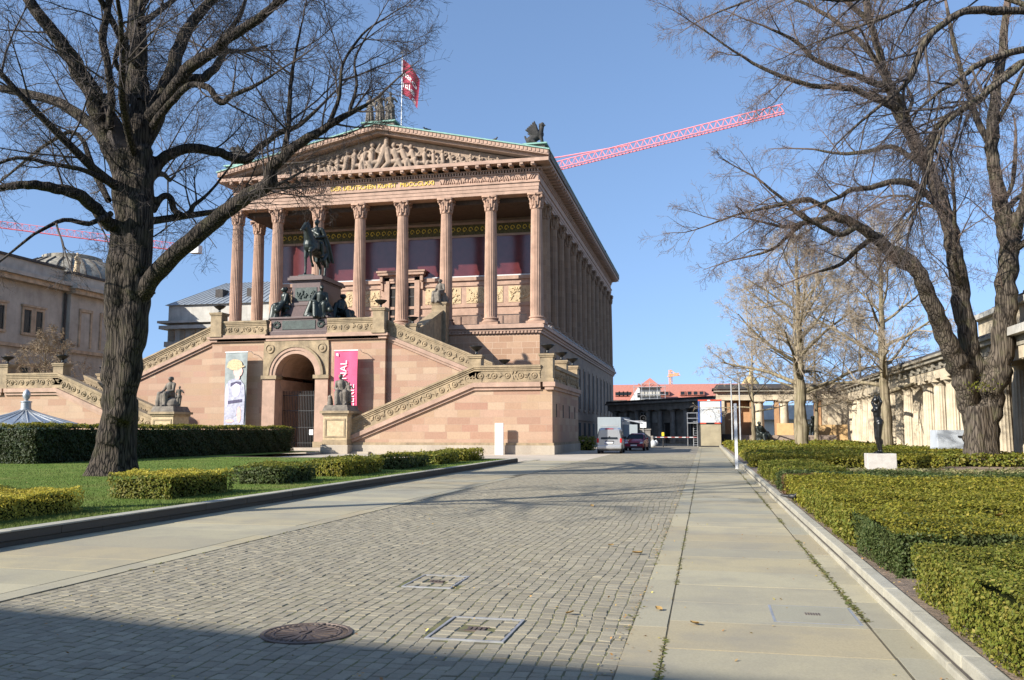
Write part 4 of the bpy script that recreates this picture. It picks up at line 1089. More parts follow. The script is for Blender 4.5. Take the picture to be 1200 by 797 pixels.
# white information stele
st = empty('info_stele', (-13.97, 59.0, 0), 'slim white information stele in front of the right staircase wing', 'sign')
MB().box(-.295,.295,-.09,.09,-.02,2.17).build('panel', M['white'], st, bevel=.01)
text('Alte\nNationalgalerie', .10, 'heading', 'pinkcloth', st, (-.26,-.093,1.90), (R(90),0,0), .001, 'LEFT')
mb = MB()
for i, L in enumerate((.30,.22,.0,.36,.26,.30)):
    if L: mb.box(-.24, -.24+L, -.0925, -.0915, 1.62-.09*i, 1.645-.09*i)
mb.build('small_print', M['bluegrey'], st)
# ================================================================== STATUES
def fig_stand(mb, o=(0,0,0), h=1.0, rz=0.0, arms=0, robe=True):
    Mx = Matrix.Translation(o) @ Matrix.Rotation(rz, 4, 'Z') @ Matrix.Scale(h, 4)
    P = lambda *p: Mx @ Vector(p)
    c = lambda a, b, ra, rb: mb.cap(P(*a), P(*b), ra*h, rb*h)
    mb.ell(P(0,-.012,.935), (.052*h,.062*h,.07*h)); mb.ell(P(0,-.072,.93), (.012*h,.02*h,.02*h), 6, 4)
    mb.ell(P(0,.02,.95), (.06*h,.06*h,.058*h))
    c((0,0,.80),(0,-.005,.89),.036,.03); c((-.095,0,.79),(.095,0,.79),.05,.05); c((0,0,.76),(0,0,.60),.10,.082); c((0,0,.60),(0,.0,.50),.085,.105)
    if robe:
        c((0,0,.5),(0,0,.06),.105,.125)
        for i in range(9):
            a = i*.7; c((.09*math.cos(a),.08*math.sin(a),.55),(.135*math.cos(a+.15),.125*math.sin(a+.15),.03),.03,.035)
        c((-.1,-.03,.78),(.1,-.09,.5),.035,.045)
    else:
        for s in (-1,1): c((s*.055,0,.5),(s*.05,-.015,.27),.075,.05); c((s*.05,-.015,.27),(s*.045,.02,.05),.05,.03); c((s*.045,.02,.03),(s*.05,-.09,.015),.028,.02)
    if arms == 0:
        for s in (-1,1): c((s*.125,0,.78),(s*.17,.0,.62),.04,.035); c((s*.17,0,.62),(s*.07,-.12,.58),.034,.026); mb.ell(P(s*.055,-.13,.58),(.025*h,)*3, 7, 5)
    elif arms == 1:
        c((-.125,0,.78),(-.17,.0,.60),.04,.034); c((-.17,0,.6),(-.15,-.06,.45),.032,.025)
        c((.125,0,.78),(.2,-.03,.68),.04,.034); c((.2,-.03,.68),(.12,-.12,.74),.03,.024)
    return mb
def fig_seat(mb, o=(0,0,0), h=1.0, rz=0.0, lean=0.0, arm='lap'):
    """seated draped figure; h is the height of the seated figure; faces -Y"""
    Mx = Matrix.Translation(o) @ Matrix.Rotation(rz, 4, 'Z') @ Matrix.Scale(h, 4)
    P = lambda *p: Mx @ Vector(p)
    c = lambda a, b, ra, rb: mb.cap(P(*a), P(*b), ra*h, rb*h)
    l = lean
    mb.ell(P(l,-.06,.92), (.066*h,.075*h,.085*h)); mb.ell(P(l,.0,.935), (.075*h,.07*h,.075*h)); mb.ell(P(l,-.135,.91), (.014*h,.022*h,.022*h), 6, 4)
    c((l*.8,-.02,.76),(l,-.04,.87),.045,.04); c((l*.7-.125,0,.75),(l*.7+.125,0,.75),.065,.065); c((l*.6,.0,.72),(0,.04,.45),.13,.135)
    c((0,.06,.36),(0,.06,.0),.17,.2)
    for s in (-1,1):
        c((s*.08,.02,.40),(s*.13,-.30,.42),.105,.09); c((s*.13,-.30,.40),(s*.12,-.31+.05*s,.06),.09,.085); c((s*.12,-.31,.04),(s*.13,-.42,.03),.045,.035)
        for k in range(3): c((s*(.03+.05*k),-.30,.38),(s*(.02+.07*k),-.33,.02),.03,.035)
    c((0,-.28,.36),(0,-.27,.05),.09,.1)
    for k in range(5): c((-.16+.08*k,.1,.6-.05*k%2),(-.2+.1*k,.2,.03),.05,.06)
    for s in (-1,1):
        c((s*.15+l*.7,0,.75),(s*.22,-.06,.54),.055,.048)
        if arm == 'chin' and s > 0: c((s*.2,-.08,.52),(l+.05,-.16,.80),.042,.034)
        elif arm == 'out' and s < 0: c((s*.2,-.06,.54),(s*.34,-.2,.5),.042,.03)
        else: c((s*.22,-.06,.54),(s*.09,-.25,.49),.044,.034)
    return mb
def statue(name, mb, mat, loc, label, cat='statue', group=None, vox=.04, sm=2, rz=0.0, base=None, partname='figure'):
    r_ = empty(name, loc, label, cat, group, rz)
    link_mesh(partname, sculpt(mb, vox, sm, partname), M[mat], r_)
    return r_

# --- king on horseback (faces the street) on a stepped granite pedestal
HP = Vector((XC, 70.2, ZT))
r_ = empty('pedestal', HP, 'stepped red brown granite pedestal with bronze plates carrying the horseman', 'pedestal')
def stepped(name, mat, hx, hy, z0, z1, e=0.0):
    return MB().box(-hx, hx, -hy, hy, z0, z1).build(name, M[mat], r_, bevel=.03)
HY = 3.3
body = stepped('base', 'granite_red', 2.55, HY+.05, -.02, 1.45)
stepped('base_foot', 'granite_red', 2.68, HY+.2, -.019, .42); stepped('base_moulding', 'granite_red', 2.66, HY+.16, 1.44, 1.62)
b2 = MB().hexa([(-2.0,-HY+.35,1.62),(2.0,-HY+.35,1.62),(2.0,HY-.35,1.62),(-2.0,HY-.35,1.62),(-1.6,-HY+.9,2.7),(1.6,-HY+.9,2.7),(1.6,HY-.9,2.7),(-1.6,HY-.9,2.7)]).build('sloping_tier', M['granite_red'], r_, bevel=.03)
stepped('tier_moulding', 'granite_red', 1.62, HY-.85, 2.69, 2.95)
die = stepped('die', 'granite_red', 1.32, HY-1.15, 2.94, 4.85)
MB().box(-1.4,1.4,-HY+1.07,HY-1.07,4.8,4.92).box(-1.62,1.62,-HY+.85,HY-.85,4.92,5.16).box(-1.5,1.5,-HY+.97,HY-.97,5.16,5.32).build('top_moulding', M['granite_red'], r_, bevel=.02)
pl = MB().box(-1.0,1.0,-HY+1.10,-HY+1.16,3.15,4.3).build('bronze_relief', M['patina'], r_)
mb = MB(); pr = random.Random(4)
for i in range(16): x = pr.uniform(-.8,.8); z = pr.uniform(3.3,3.9); mb.cap((x,-HY+1.09,z),(x+pr.uniform(-.2,.2),-HY+1.06,z+pr.uniform(.1,.35)),.07,.05,7)
mb.build('relief_figures', M['patina'], pl, smooth=True)
pl = MB().box(-1.5,1.5,-HY-.1,-HY-.045,.55,1.3).build('bronze_plate', M['patina'], r_)
mb = MB()
for s in (-1,1):
    for i in range(22):
        t = i*.55; q = s*(1.65+.35+.33*math.cos(t)*(1-i/40)); mb.ell((q, -HY-.08, .93+.3*math.sin(t)*(1-i/40)), (.085,.06,.085), 7, 4)
mb.build('scroll_ornament', M['patina'], pl, smooth=True)
MB().box(-.7,.7,-HY+1.02,HY-1.0,5.32,5.42).build('statue_plinth', M['bronze'], r_)

hz = 5.40
def horse_rider():
    hb, rb = MB(), MB()
    # horse faces -Y; withers about 2.35 high at this scale
    c = hb.cap
    c((0,-.75,1.95),(0,.75,1.98),.50,.52); c((0,-.95,1.98),(0,-.4,1.9),.42,.48); c((0,.55,2.02),(0,.95,1.95),.52,.42)
    hb.ell((0,-1.12,1.92),(.34,.28,.40)); hb.ell((0,.1,1.72),(.43,.8,.36))
    c((0,-1.0,2.25),(-.04,-1.35,2.95),.36,.22); c((-.04,-1.33,2.92),(-.06,-1.40,3.14),.23,.17)
    c((-.06,-1.42,3.12),(-.12,-1.86,2.72),.17,.10); hb.ell((-.12,-1.88,2.70),(.10,.12,.11)); hb.ell((-.09,-1.55,2.93),(.13,.2,.2))
    for s in (-1,1): c((-.06+s*.08,-1.33,3.25),(-.06+s*.10,-1.33,3.47),.05,.015,7)
    for i in range(7): t = i/6; c((0,-.98-.38*t+.18,2.5+.75*t),(.10*(-1)**i,-.98-.38*t+.22,2.3+.75*t),.08,.05,7)
    # forelegs: one planted, one lifted
    c((-.22,-.95,1.75),(-.24,-1.0,1.15),.19,.115); c((-.24,-1.0,1.15),(-.24,-.98,.55),.10,.075); c((-.24,-.98,.55),(-.24,-1.0,.14),.085,.07); c((-.24,-1.02,.12),(-.24,-1.1,.05),.10,.11)
    c((.22,-1.0,1.75),(.24,-1.42,1.45),.19,.115); c((.24,-1.42,1.45),(.24,-1.22,.95),.10,.07); c((.24,-1.22,.95),(.24,-1.05,.72),.075,.065); c((.24,-1.05,.70),(.24,-.98,.62),.09,.09)
    # hind legs: knee forward, hock back
    for s, dy in ((-1,.12),(1,-.25)):
        c((s*.26,.85,1.85),(s*.27,.62+dy,1.25),.30,.17); c((s*.27,.62+dy,1.25),(s*.26,1.05+dy,.88),.15,.10); c((s*.26,1.05+dy,.88),(s*.25,.98+dy,.30),.09,.07); c((s*.25,.98+dy,.30),(s*.25,.9+dy,.14),.075,.075); c((s*.25,.9+dy,.10),(s*.25,.84+dy,.05),.10,.11)
    c((0,1.28,2.2),(0,1.55,1.9),.10,.14); c((0,1.55,1.9),(.05,1.62,1.0),.15,.06)
    # rider, cloak over the back of the horse
    r = rb.cap
    r((0,.05,2.45),(0,.0,3.05),.27,.29); r((-.30,0,3.12),(.30,0,3.12),.15,.15); r((0,-.02,3.2),(0,-.04,3.4),.10,.09)
    rb.ell((0,-.06,3.58),(.145,.175,.20)); rb.ell((0,-.24,3.56),(.03,.05,.05),6,4); rb.ell((0,.0,3.66),(.16,.17,.14))
    for s in (-1,1):
        r((s*.2,.1,2.42),(s*.50,-.35,2.12),.20,.15); r((s*.50,-.35,2.10),(s*.53,-.2,1.42),.14,.09); r((s*.53,-.22,1.38),(s*.55,-.45,1.33),.08,.06)
    r((-.38,0,3.08),(-.50,.02,2.72),.13,.11); r((-.50,.02,2.72),(-.12,-.35,2.66),.10,.08); rb.ell((-.1,-.38,2.66),(.08,.09,.08),8,5)
    r((.38,0,3.08),(.52,.06,2.70),.13,.11); r((.52,.06,2.7),(.16,-.33,2.56),.10,.08); rb.ell((.14,-.36,2.56),(.08,.09,.08),8,5)
    for i in range(8):
        x = -.42+.12*i; r((x*.8,.2,3.12),(x*1.3,.55+.1*math.sin(i*2),2.2),.10,.12); r((x*1.3,.55+.1*math.sin(i*2),2.2),(x*1.45+.05,.95+.1*math.sin(i*3),1.35+.25*math.sin(i*1.7)),.12,.09)
    r((-.34,-.1,3.1),(.25,-.25,2.75),.09,.10)
    return hb, rb
hb, rb = horse_rider()
hr = empty('equestrian_statue', (XC, 69.9, ZT+hz), 'green black bronze rider in a cloak on a striding horse atop the pedestal', 'statue')
sc = 1.40
me = sculpt(hb, .03, 1, 'horse'); me.transform(Matrix.Scale(sc,4)); ho = link_mesh('horse', me, M['bronze'], hr)
me = sculpt(rb, .026, 1, 'rider'); me.transform(Matrix.Scale(sc,4)); link_mesh('rider', me, M['bronze'], hr)
# four seated allegories round the pedestal
mb = fig_seat(MB(), (0,0,0), 1.0, 0, .05, 'lap'); mb.cap((-.25,.0,.05),(.25,.02,.05),.14,.14)
mb.cap((.2,-.1,.5),(.3,-.3,.25),.07,.09); mb.cap((-.18,.05,.65),(-.35,.1,.1),.08,.12)
sm0 = sculpt(mb, .014, 1, 'figure'); sm0.transform(Matrix.Scale(2.9,4))
for k, (dx, dy, rz, lab, zz) in enumerate(((-1.85,-2.3,-50,'seated bronze figure on the left front corner of the pedestal, looking outward',1.45), (1.5,-2.6,25,'seated bronze woman with a child on the front right corner of the pedestal',1.45), (2.05,.6,80,'dark seated bronze figure leaning on her hand at the right side of the pedestal',1.2))):
    o = link_mesh('seated_figure', sm0, None, None)
    o.location = HP + Vector((dx, dy, zz)); o.rotation_euler = (0,0,R(rz)); tag(o, lab, 'statue', 'bronze figures round the pedestal')
sm0.materials.append(M['bronze'])
# --- grey stone groups on the pedestals at the foot of the stairs
for s, lab in ((1, 'grey stone seated group on the plinth at the foot of the right staircase'), (-1, 'grey stone seated group on the plinth left of the grey printed banner')):
    x = XC + s*7.05; y = YW-.1
    pd = empty('pedestal', (x, y, 0), ('square yellow stone plinth with framed panel at the foot of the %s staircase' % ('right' if s > 0 else 'left')), 'pedestal', 'plinths at the foot of the stairs')
    MB().box(-1.06,1.06,-1.0,1.3,-.3,.62).build('foot', M['plinth'], pd, bevel=.03)
    d_ = MB().box(-.93,.93,-.86,1.2,.6,2.75).build('die', M['cream'], pd, bevel=.02)
    MB().box(-.96,.96,-.9,1.22,.6,1.0).box(-.8,.8,-.90,-.855,1.15,1.27).box(-.8,.8,-.90,-.855,2.4,2.52).box(-.8,-.68,-.90,-.855,1.27,2.4).box(.68,.8,-.90,-.855,1.27,2.4).build('panel_frame', M['oldstone'], d_)
    MB().box(-1.0,1.0,-.94,1.3,2.74,2.9).box(-1.14,1.14,-1.08,1.42,2.9,3.08).build('cap', M['oldstone'], pd)
    MB().hexa([(-1.0,-.95,3.08),(1.0,-.95,3.08),(1.0,1.3,3.08),(-1.0,1.3,3.08),(-.85,-.8,3.5),(.85,-.8,3.5),(.85,1.1,3.5),(-.85,1.1,3.5)]).build('rough_top', M['greystone'], pd)
    mb = MB()
    fig_seat(mb, (0 if s > 0 else -.12,.12,0), 1.0, .25*s, -.07*s, 'lap')
    fig_stand(mb, (.27 if s > 0 else .33,-.02,.12 if s > 0 else 0), .62 if s > 0 else .68, .4, 1, s > 0)
    if s > 0: mb.cap((-.36,.0,.05),(-.36,.0,.2),.1,.08); mb.ell((-.36,-.02,.27),(.07,.07,.07))
    else: mb.cap((-.42,-.05,.2),(-.3,.1,.45),.10,.06); mb.cap((-.3,0,.1),(.1,0,.1),.2,.22)
    me = sculpt(mb, .014, 1, 'figure'); me.transform(Matrix.Scale(2.35,4))
    o = link_mesh('seated_group', me, M['greystone']); o.location = (x, y+.1, 3.47); tag(o, lab, 'statue', 'stone groups at the foot of the stairs')
# --- seated figure on the cheek of the central stair
mb = fig_seat(MB(), (0,0,0), 1.0, 0, 0, 'lap'); me = sculpt(mb, .015, 1, 'figure'); me.transform(Matrix.Scale(2.5,4))
o = link_mesh('seated_figure', me, M['greystone']); o.location = (XC+7.2, 83.75, Z0+2.2); o.rotation_euler = (0,0,R(-20)); tag(o, 'grey stone seated figure on the stair pier in front of the columns', 'statue')
# --- roof sculptures
rr = empty('roof_statue', (XC, yf-.2, ZA), 'grey stone group of three standing figures on the pediment peak', 'statue')
MB().box(-1.75,1.75,-.5,1.5,-.6,.45).build('plinth_block', M['greystone'], rr); MB().box(-1.95,1.95,-.7,1.6,.45,.6).build('plinth_cap', M['copper'], rr)
mb = MB()
fig_stand(mb, (-1.2,0,0), 3.1, -.25, 0); fig_stand(mb, (0,-.1,0), 3.3, .1, 1); fig_stand(mb, (1.15,0,0), 3.3, .35, 1); fig_stand(mb, (.95,-.3,0), 2.0, .1, 0); mb.cap((-1.2,0,.05),(1.2,0,.05),.3,.3)
me = sculpt(mb, .035, 1, 'figures'); me.transform(Matrix.Translation((0,0,.6))); link_mesh('figures', me, M['greystone'], rr)
for s in (1,-1):
    rr = empty('roof_statue', (XC+s*16.9, yf-.1, 30.2), 'blackened winged creature crouching on the %s corner of the pediment' % ('right' if s > 0 else 'left'), 'statue', 'winged creatures on the roof corners')
    MB().box(-1.0,1.0,-.3,1.6,-1.0,.55).build('plinth_block', M['greystone'], rr); MB().box(-1.25,1.25,-.55,1.7,.55,.7).build('plinth_cap', M['copper'], rr)
    mb = MB(); c = mb.cap
    c((-.5,0,.5),(.35,0,1.0),.42,.38); c((.35,0,1.0),(.55,-.05,1.65),.3,.2); mb.ell((.6,-.1,1.9),(.2,.24,.22)); c((.7,-.15,1.85),(.9,-.2,1.75),.1,.06)
    for q in (-1,1):
        c((.45,q*.2,.8),(.6,q*.25,.1),.16,.12); c((-.45,q*.28,.5),(-.1,q*.32,.2),.22,.15); c((-.1,q*.32,.15),(.2,q*.32,.08),.11,.1)
        for k in range(6): c((.2-.1*k,q*.3,1.0),(-.1-.16*k,q*(.42+.02*k),2.15-.16*k),.14,.07)
    c((-.8,0,.3),(-1.05,0,.9),.12,.1)
    for k in range(4): c((.5,0,1.0+.2*k),(.35,0,1.3+.22*k),.17,.12)
    me = sculpt(mb, .06, 2, 'creature'); me.transform(Matrix.Translation((0,.4,.7)) @ Matrix.Diagonal((s*1.12,1.12,1.12,1)))
    if s < 0: me.flip_normals()
    link_mesh('creature', me, M['darkstone'], rr)
# --- flag on the ridge
fy = 88.0
fx = ray(470.5, 140).x/ray(470.5, 140).y*fy
fl = empty('flagpole', (fx, fy, 33.0), 'white flagpole with a dark red lettered flag on the museum roof', 'flag')
ztop = EYE + ray(472, 62).z/ray(472, 62).y*fy
MB().tube([(0,0,-2.0),(0,0,ztop-33)], [.075,.045], 8).build('pole', M['white'], fl); MB().ell((0,0,ztop-33+.05),(.1,.1,.1)).build('finial', M['white'], fl)
H = ztop-33-.75
def fpt(u, v):        # u along the cloth, v down the hoist: hangs away from the pole, in folds
    return Vector((.07 + 2.0*u - .25*u*v, .3*math.sin(u*7.5+v*1.1)*u**.5 - .25*u, H - 4.1*v*(1-.2*u) - (1.25*u + 1.35*u*u)))
n = 22; mb = MB(); vs = [fpt(i/n, j/n) for j in range(n+1) for i in range(n+1)]
mb.add(vs, [(j*(n+1)+i, j*(n+1)+i+1, (j+1)*(n+1)+i+1, (j+1)*(n+1)+i) for j in range(n) for i in range(n)])
fo = mb.build('cloth', M['redcloth'], fl, smooth=True)
# lettering wraps the folds: convert each line and bend it with the cloth
def flag_text(body, u0, v0, size, name):
    cu = bpy.data.curves.new('t', 'FONT'); cu.body = body; cu.size = 1.0
    o = bpy.data.objects.new('t', cu); col.objects.link(o)
    dg = bpy.context.evaluated_depsgraph_get(); dg.update(); me = bpy.data.meshes.new_from_object(o.evaluated_get(dg)); bpy.data.objects.remove(o)
    bm = bmesh.new(); bm.from_mesh(me); bmesh.ops.triangulate(bm, faces=bm.faces); bmesh.ops.subdivide_edges(bm, edges=bm.edges, cuts=1)
    for v in bm.verts:
        p = fpt(u0 + v.co.x*size, v0 - v.co.y*size*.55); v.co = p + Vector((0,-.045,0))
    bm.to_mesh(me); bm.free(); me.name = name; link_mesh(name, me, M['white'], fl)
flag_text('nato', .0, .48, .50, 'lettering'); flag_text('nale', .0, .78, .50, 'lettering'); flag_text('e', .66, .98, .48, 'lettering')

# --- right lawn: nude bronze with raised arms, small bronzes
bl = gnd(1018, 551.5, .17); br = gnd(1051, 552, .17)
cxs, cys = (bl.x+br.x)/2, (bl.y+br.y)/2+.35
blk = MB().box(-.5,.5,-.36,.36,-.1,.62).build('statue_block', M['whitestone'], bevel=.02); blk.location = (cxs, cys, .17); tag(blk, 'white stone block under the standing nude bronze', 'plinth')
mb = MB(); c = mb.cap
for s in (-1,1): c((s*.075,0,.92),(s*.065,-.03,.50),.105,.068); c((s*.065,-.03,.50),(s*.06,.03,.10),.066,.038); c((s*.06,.03,.05),(s*.065,-.14,.02),.04,.028); mb.ell((s*.06,.04,.36),(.055,.06,.11))
mb.ell((0,.03,.97),(.17,.135,.13)); c((0,0,1.0),(0,-.03,1.2),.12,.10); c((0,-.03,1.2),(0,-.02,1.38),.115,.13)
for s in (-1,1): mb.ell((s*.065,-.125,1.34),(.055,.05,.055)); c((s*.13,-.02,1.45),(s*.26,-.02,1.60),.055,.045); c((s*.26,-.02,1.60),(s*.13,-.01,1.76),.042,.03); mb.ell((s*.10,0,1.78),(.035,.035,.05))
c((0,-.02,1.46),(0,-.02,1.56),.045,.042); mb.ell((0,-.03,1.66),(.075,.09,.105)); mb.ell((0,.02,1.69),(.085,.085,.085)); mb.ell((0,-.125,1.65),(.012,.02,.02),6,4)
nb = statue('bronze_nude', mb, 'bronze2', (cxs-.02, cys, .79), 'dark bronze nude woman standing with both arms raised to her head', 'statue', None, .018, 3, R(-70))
nb.scale = (1.22,1.22,1.18)
MB().lathe((0,0,0), [(.2,-.01),(.2,.02),(.001,.02)], 16).build('foot_plate', M['bronze2'], nb)
p = at(890, 519, 90); z = .0
mb = fig_seat(MB(), (0,0,0), 1.0, .3, -.15, 'chin'); mb.cap((.2,0,.1),(.3,.1,.5),.15,.1)
s1 = statue('bronze_sculpture', mb, 'bronze', (p.x+.25, p.y, .22), 'dark bronze crouching group in front of the low garden wall', 'statue', None, .03, 2, R(20)); s1.scale = (2.4,2.4,2.4)
o = MB().box(-.55,.55,-.4,.4,-.1,.02).build('foot_slab', M['whitestone'], s1)
p = at(949, 516, 92)
mb = MB(); c = mb.cap; c((-.3,0,.75),(.35,0,.9),.24,.22); c((.35,0,.9),(.5,0,1.35),.17,.13); mb.ell((.55,-.05,1.5),(.14,.22,.14))
for x,y in ((-.3,.1),(-.25,-.1),(.35,.1),(.3,-.12)): c((x,y,.7),(x+.05,y,.02),.10,.06)
s2 = statue('bronze_animal', mb, 'bronze', (p.x, p.y, .95), 'dark bronze animal on a pale block between the far trees', 'statue', None, .04, 2, R(-60)); s2.scale = (1.4,1.4,1.4)
o = MB().box(-.9,.9,-.7,.7,-1.3,0).build('statue_block', M['whitestone']); o.location = (p.x, p.y, .95); tag(o, 'pale block under the small bronze animal', 'plinth')

# ================================================================== COLONNADES AND OTHER BUILDINGS
# right-hand colonnade, parallel to the street
cl = empty('colonnade', (14.3, 66, 0), 'long pale limestone colonnade with fluted columns along the right side', 'colonnade')
OC = (14.3, 66, 0)
def doric(r, h, mat, parent, loc, flute=True, nm='column'):
    mb = fluted(r, r*.84, 0, h-.42, n=18) if flute else MB().lathe((0,0,0), [(r,0),(r*.84,h-.42)], 16)
    mb.lathe((0,0,h-.42), [(r*.86,0),(r*.9,.04),(r*1.12,.2),(r*1.14,.24)], 20).box(-r*1.2, r*1.2, -r*1.2, r*1.2, h-.19, h)
    o = mb.build(nm, M[mat] if isinstance(mat,str) else mat, parent, smooth=30); o.location = loc; return o
d0 = doric(.47, 4.72, 'colonnade', cl, (0, 44.0-66, .08))
for i in range(1, 18):
    c_ = d0.copy(); col.objects.link(c_); c_.parent = cl; c_.location = (0, 44.0+2.8*i-66, .08 + dip(44+2.8*i))
def cpart(mb, name, mat, parent=None, **k): return mb.build(name, M[mat], parent or cl, OC, **k)
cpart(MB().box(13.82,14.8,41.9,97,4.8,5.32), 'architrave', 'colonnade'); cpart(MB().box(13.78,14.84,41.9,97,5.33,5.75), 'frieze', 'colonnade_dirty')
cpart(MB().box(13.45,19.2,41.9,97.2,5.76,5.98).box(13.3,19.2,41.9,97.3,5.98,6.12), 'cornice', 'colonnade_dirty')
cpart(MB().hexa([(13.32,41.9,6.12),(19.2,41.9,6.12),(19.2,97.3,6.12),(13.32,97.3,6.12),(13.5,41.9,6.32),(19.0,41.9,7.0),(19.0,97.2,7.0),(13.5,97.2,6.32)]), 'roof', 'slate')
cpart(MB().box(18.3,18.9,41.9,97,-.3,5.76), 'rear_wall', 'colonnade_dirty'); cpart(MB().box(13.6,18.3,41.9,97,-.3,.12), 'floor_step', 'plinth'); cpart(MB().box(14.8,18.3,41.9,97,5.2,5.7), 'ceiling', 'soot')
mb = MB()
for i in range(31): y = 42.4+1.8*i; mb.box(13.62,13.78,y,y+.5,5.45,5.72)
cpart(mb, 'triglyphs', 'colonnade_dirty')
# end pavilion with an attic and stepped roof
pv = empty('corner_pavilion', (17, 37, 0), 'pale stone corner pavilion with attic and dark stepped roof behind the right tree', 'pavilion')
OP = (17,37,0)
def ppart(mb, name, mat, parent=None, **k): return mb.build(name, M[mat], parent or pv, OP, **k)
ppart(MB().box(13.7,22,30,41.2,-.4,4.78), 'wall', 'colonnade'); ppart(MB().box(13.62,13.70,33.2,33.9,-.3,4.6).box(13.62,13.70,36.6,37.3,-.3,4.6).box(13.62,13.70,40.3,41.2,-.3,4.6), 'pilaster', 'colonnade')
ppart(MB().box(13.55,22.1,29.9,41.85,4.79,5.35), 'architrave', 'colonnade'); ppart(MB().box(13.5,22.1,29.9,41.88,5.36,5.78), 'frieze', 'colonnade_dirty'); ppart(MB().box(13.1,22.4,29.5,42.3,5.79,6.15), 'cornice', 'palegrey')
ppart(MB().box(14.2,22,31,49.6,6.16,7.35), 'attic', 'colonnade'); ppart(MB().box(13.9,22.3,30.7,49.9,7.36,7.62), 'attic_cornice', 'palegrey')
mb = MB()
for i in range(7):
    k = i*.55; mb.box(14.6+k,22-k*.2,32+k,48.6-k*1.1,7.62+i*.33,7.62+(i+1)*.33)
ppart(mb, 'stepped_roof', 'slate')
# sunlit rear colonnade
YB = 99.0
rc = empty('rear_colonnade', (9, YB, 0), 'ochre sunlit portico closing the far end of the garden', 'colonnade'); ORC = (9,YB,0)
KX = .876
rc.scale = (KX,1,KX); rc.location = (9*KX, YB, EYE*(1-KX))
def rpart(mb, name, mat, parent=None, **k): return mb.build(name, M[mat], parent or rc, ORC, **k)
zd = dip(YB)
for a, b in ((1.7,2.5),(14.2,14.9)): rpart(MB().box(a,b,YB,YB+1,-1,5.5), 'pillar', 'colonnade')
rpart(MB().box(14.9,17.5,YB-.2,YB+1,-1,5.5), 'end_wall', 'colonnade')
for x in (6.75, 9.75): doric(.6, 5.5-zd, 'colonnade', rc, (x-9, .5, zd), False)
rpart(MB().box(2.5,6.2,YB+1.6,YB+2.0,-1,5.5), 'infill_wall', 'ochre')
for a, b in ((2.5,3.2),(5.6,6.15),(8.6,9.15),(13.4,14.1)): rpart(MB().box(a,b,YB+.25,YB+1.6,-1,5.5), 'reveal', 'ochre')
rpart(MB().box(8.7,10.7,YB-.6,YB-.4,-1,2.6), 'hoarding', 'plywood'); rpart(MB().box(13.6,17.4,YB-.8,YB-.6,-1,2.4), 'hoarding', 'plywood')
rpart(MB().box(1.5,20,YB-.1,YB+4,5.5,6.0), 'architrave', 'colonnade'); rpart(MB().box(1.5,20,YB-.12,YB+4,6.01,6.55), 'frieze', 'colonnade'); rpart(MB().box(1.2,20,YB-.6,YB+4.4,6.56,6.85), 'cornice', 'colonnade_dirty')
rpart(MB().box(1.0,20,YB-.8,YB+4.6,6.86,7.0).hexa([(1.2,YB-.6,7.0),(20,YB-.6,7.0),(20,YB+4.4,7.0),(1.2,YB+4.4,7.0),(1.6,YB+.6,7.55),(20,YB+.6,7.55),(20,YB+3.6,7.55),(1.6,YB+3.6,7.55)]), 'roof', 'slate')
# low wall and dark fence before it
o = MB().box(3.3,13.2,94.6,95.0,-1,1.2).build('garden_wall', M['lumber'], None, (9,94.8,0)); o.location = (9,94.8,0); tag(o, 'low brownish stone wall behind the far sculptures', 'wall')
o = MB().box(1.6,3.3,94.5,94.7,-1,1.3).build('dark_hoarding', M['plastic'], None, (2.8,94,0)); o.location = (2.8,94,0); tag(o, 'dark hoarding panel between the beige cabin and the flagpoles', 'fence')
wh = empty('white_building', (10,128,0), 'low white building with grey roof seen through the far portico', 'building')
MB().box(-6,9,-3,3,-1,3.2).build('wall', M['warmed_white_wall'], wh); MB().prism([(-4,3.2),(4,3.2),(2.5,5.2),(-2.5,5.2)], 'x', -7, 10).build('roof', M['palegrey'], wh)
# sooty colonnade in the museum's shade
a_, b_ = at(717, 520, 126), at(850, 520, 104)
L = math.hypot(b_.x-a_.x, b_.y-a_.y); rzc = math.atan2(b_.y-a_.y, b_.x-a_.x)
dc = empty('sooty_colonnade', (a_.x, a_.y, dip(130)), 'blackened colonnade with bricked up bays in the shade behind the parked vehicles', 'colonnade', None, rzc)
dc.scale = (1,1,.865); nb_ = 9; bw = L/nb_
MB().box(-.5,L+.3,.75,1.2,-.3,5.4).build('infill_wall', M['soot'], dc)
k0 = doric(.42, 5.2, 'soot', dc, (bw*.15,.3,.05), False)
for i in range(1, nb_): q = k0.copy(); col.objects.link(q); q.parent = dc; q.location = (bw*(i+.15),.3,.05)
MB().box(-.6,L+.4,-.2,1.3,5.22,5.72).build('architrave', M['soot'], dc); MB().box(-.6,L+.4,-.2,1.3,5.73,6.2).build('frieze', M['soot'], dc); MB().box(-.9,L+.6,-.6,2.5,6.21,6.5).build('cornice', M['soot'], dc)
MB().box(-.8,L+.5,-.4,2.5,6.5,6.85).build('roof_edge', M['slate'], dc)
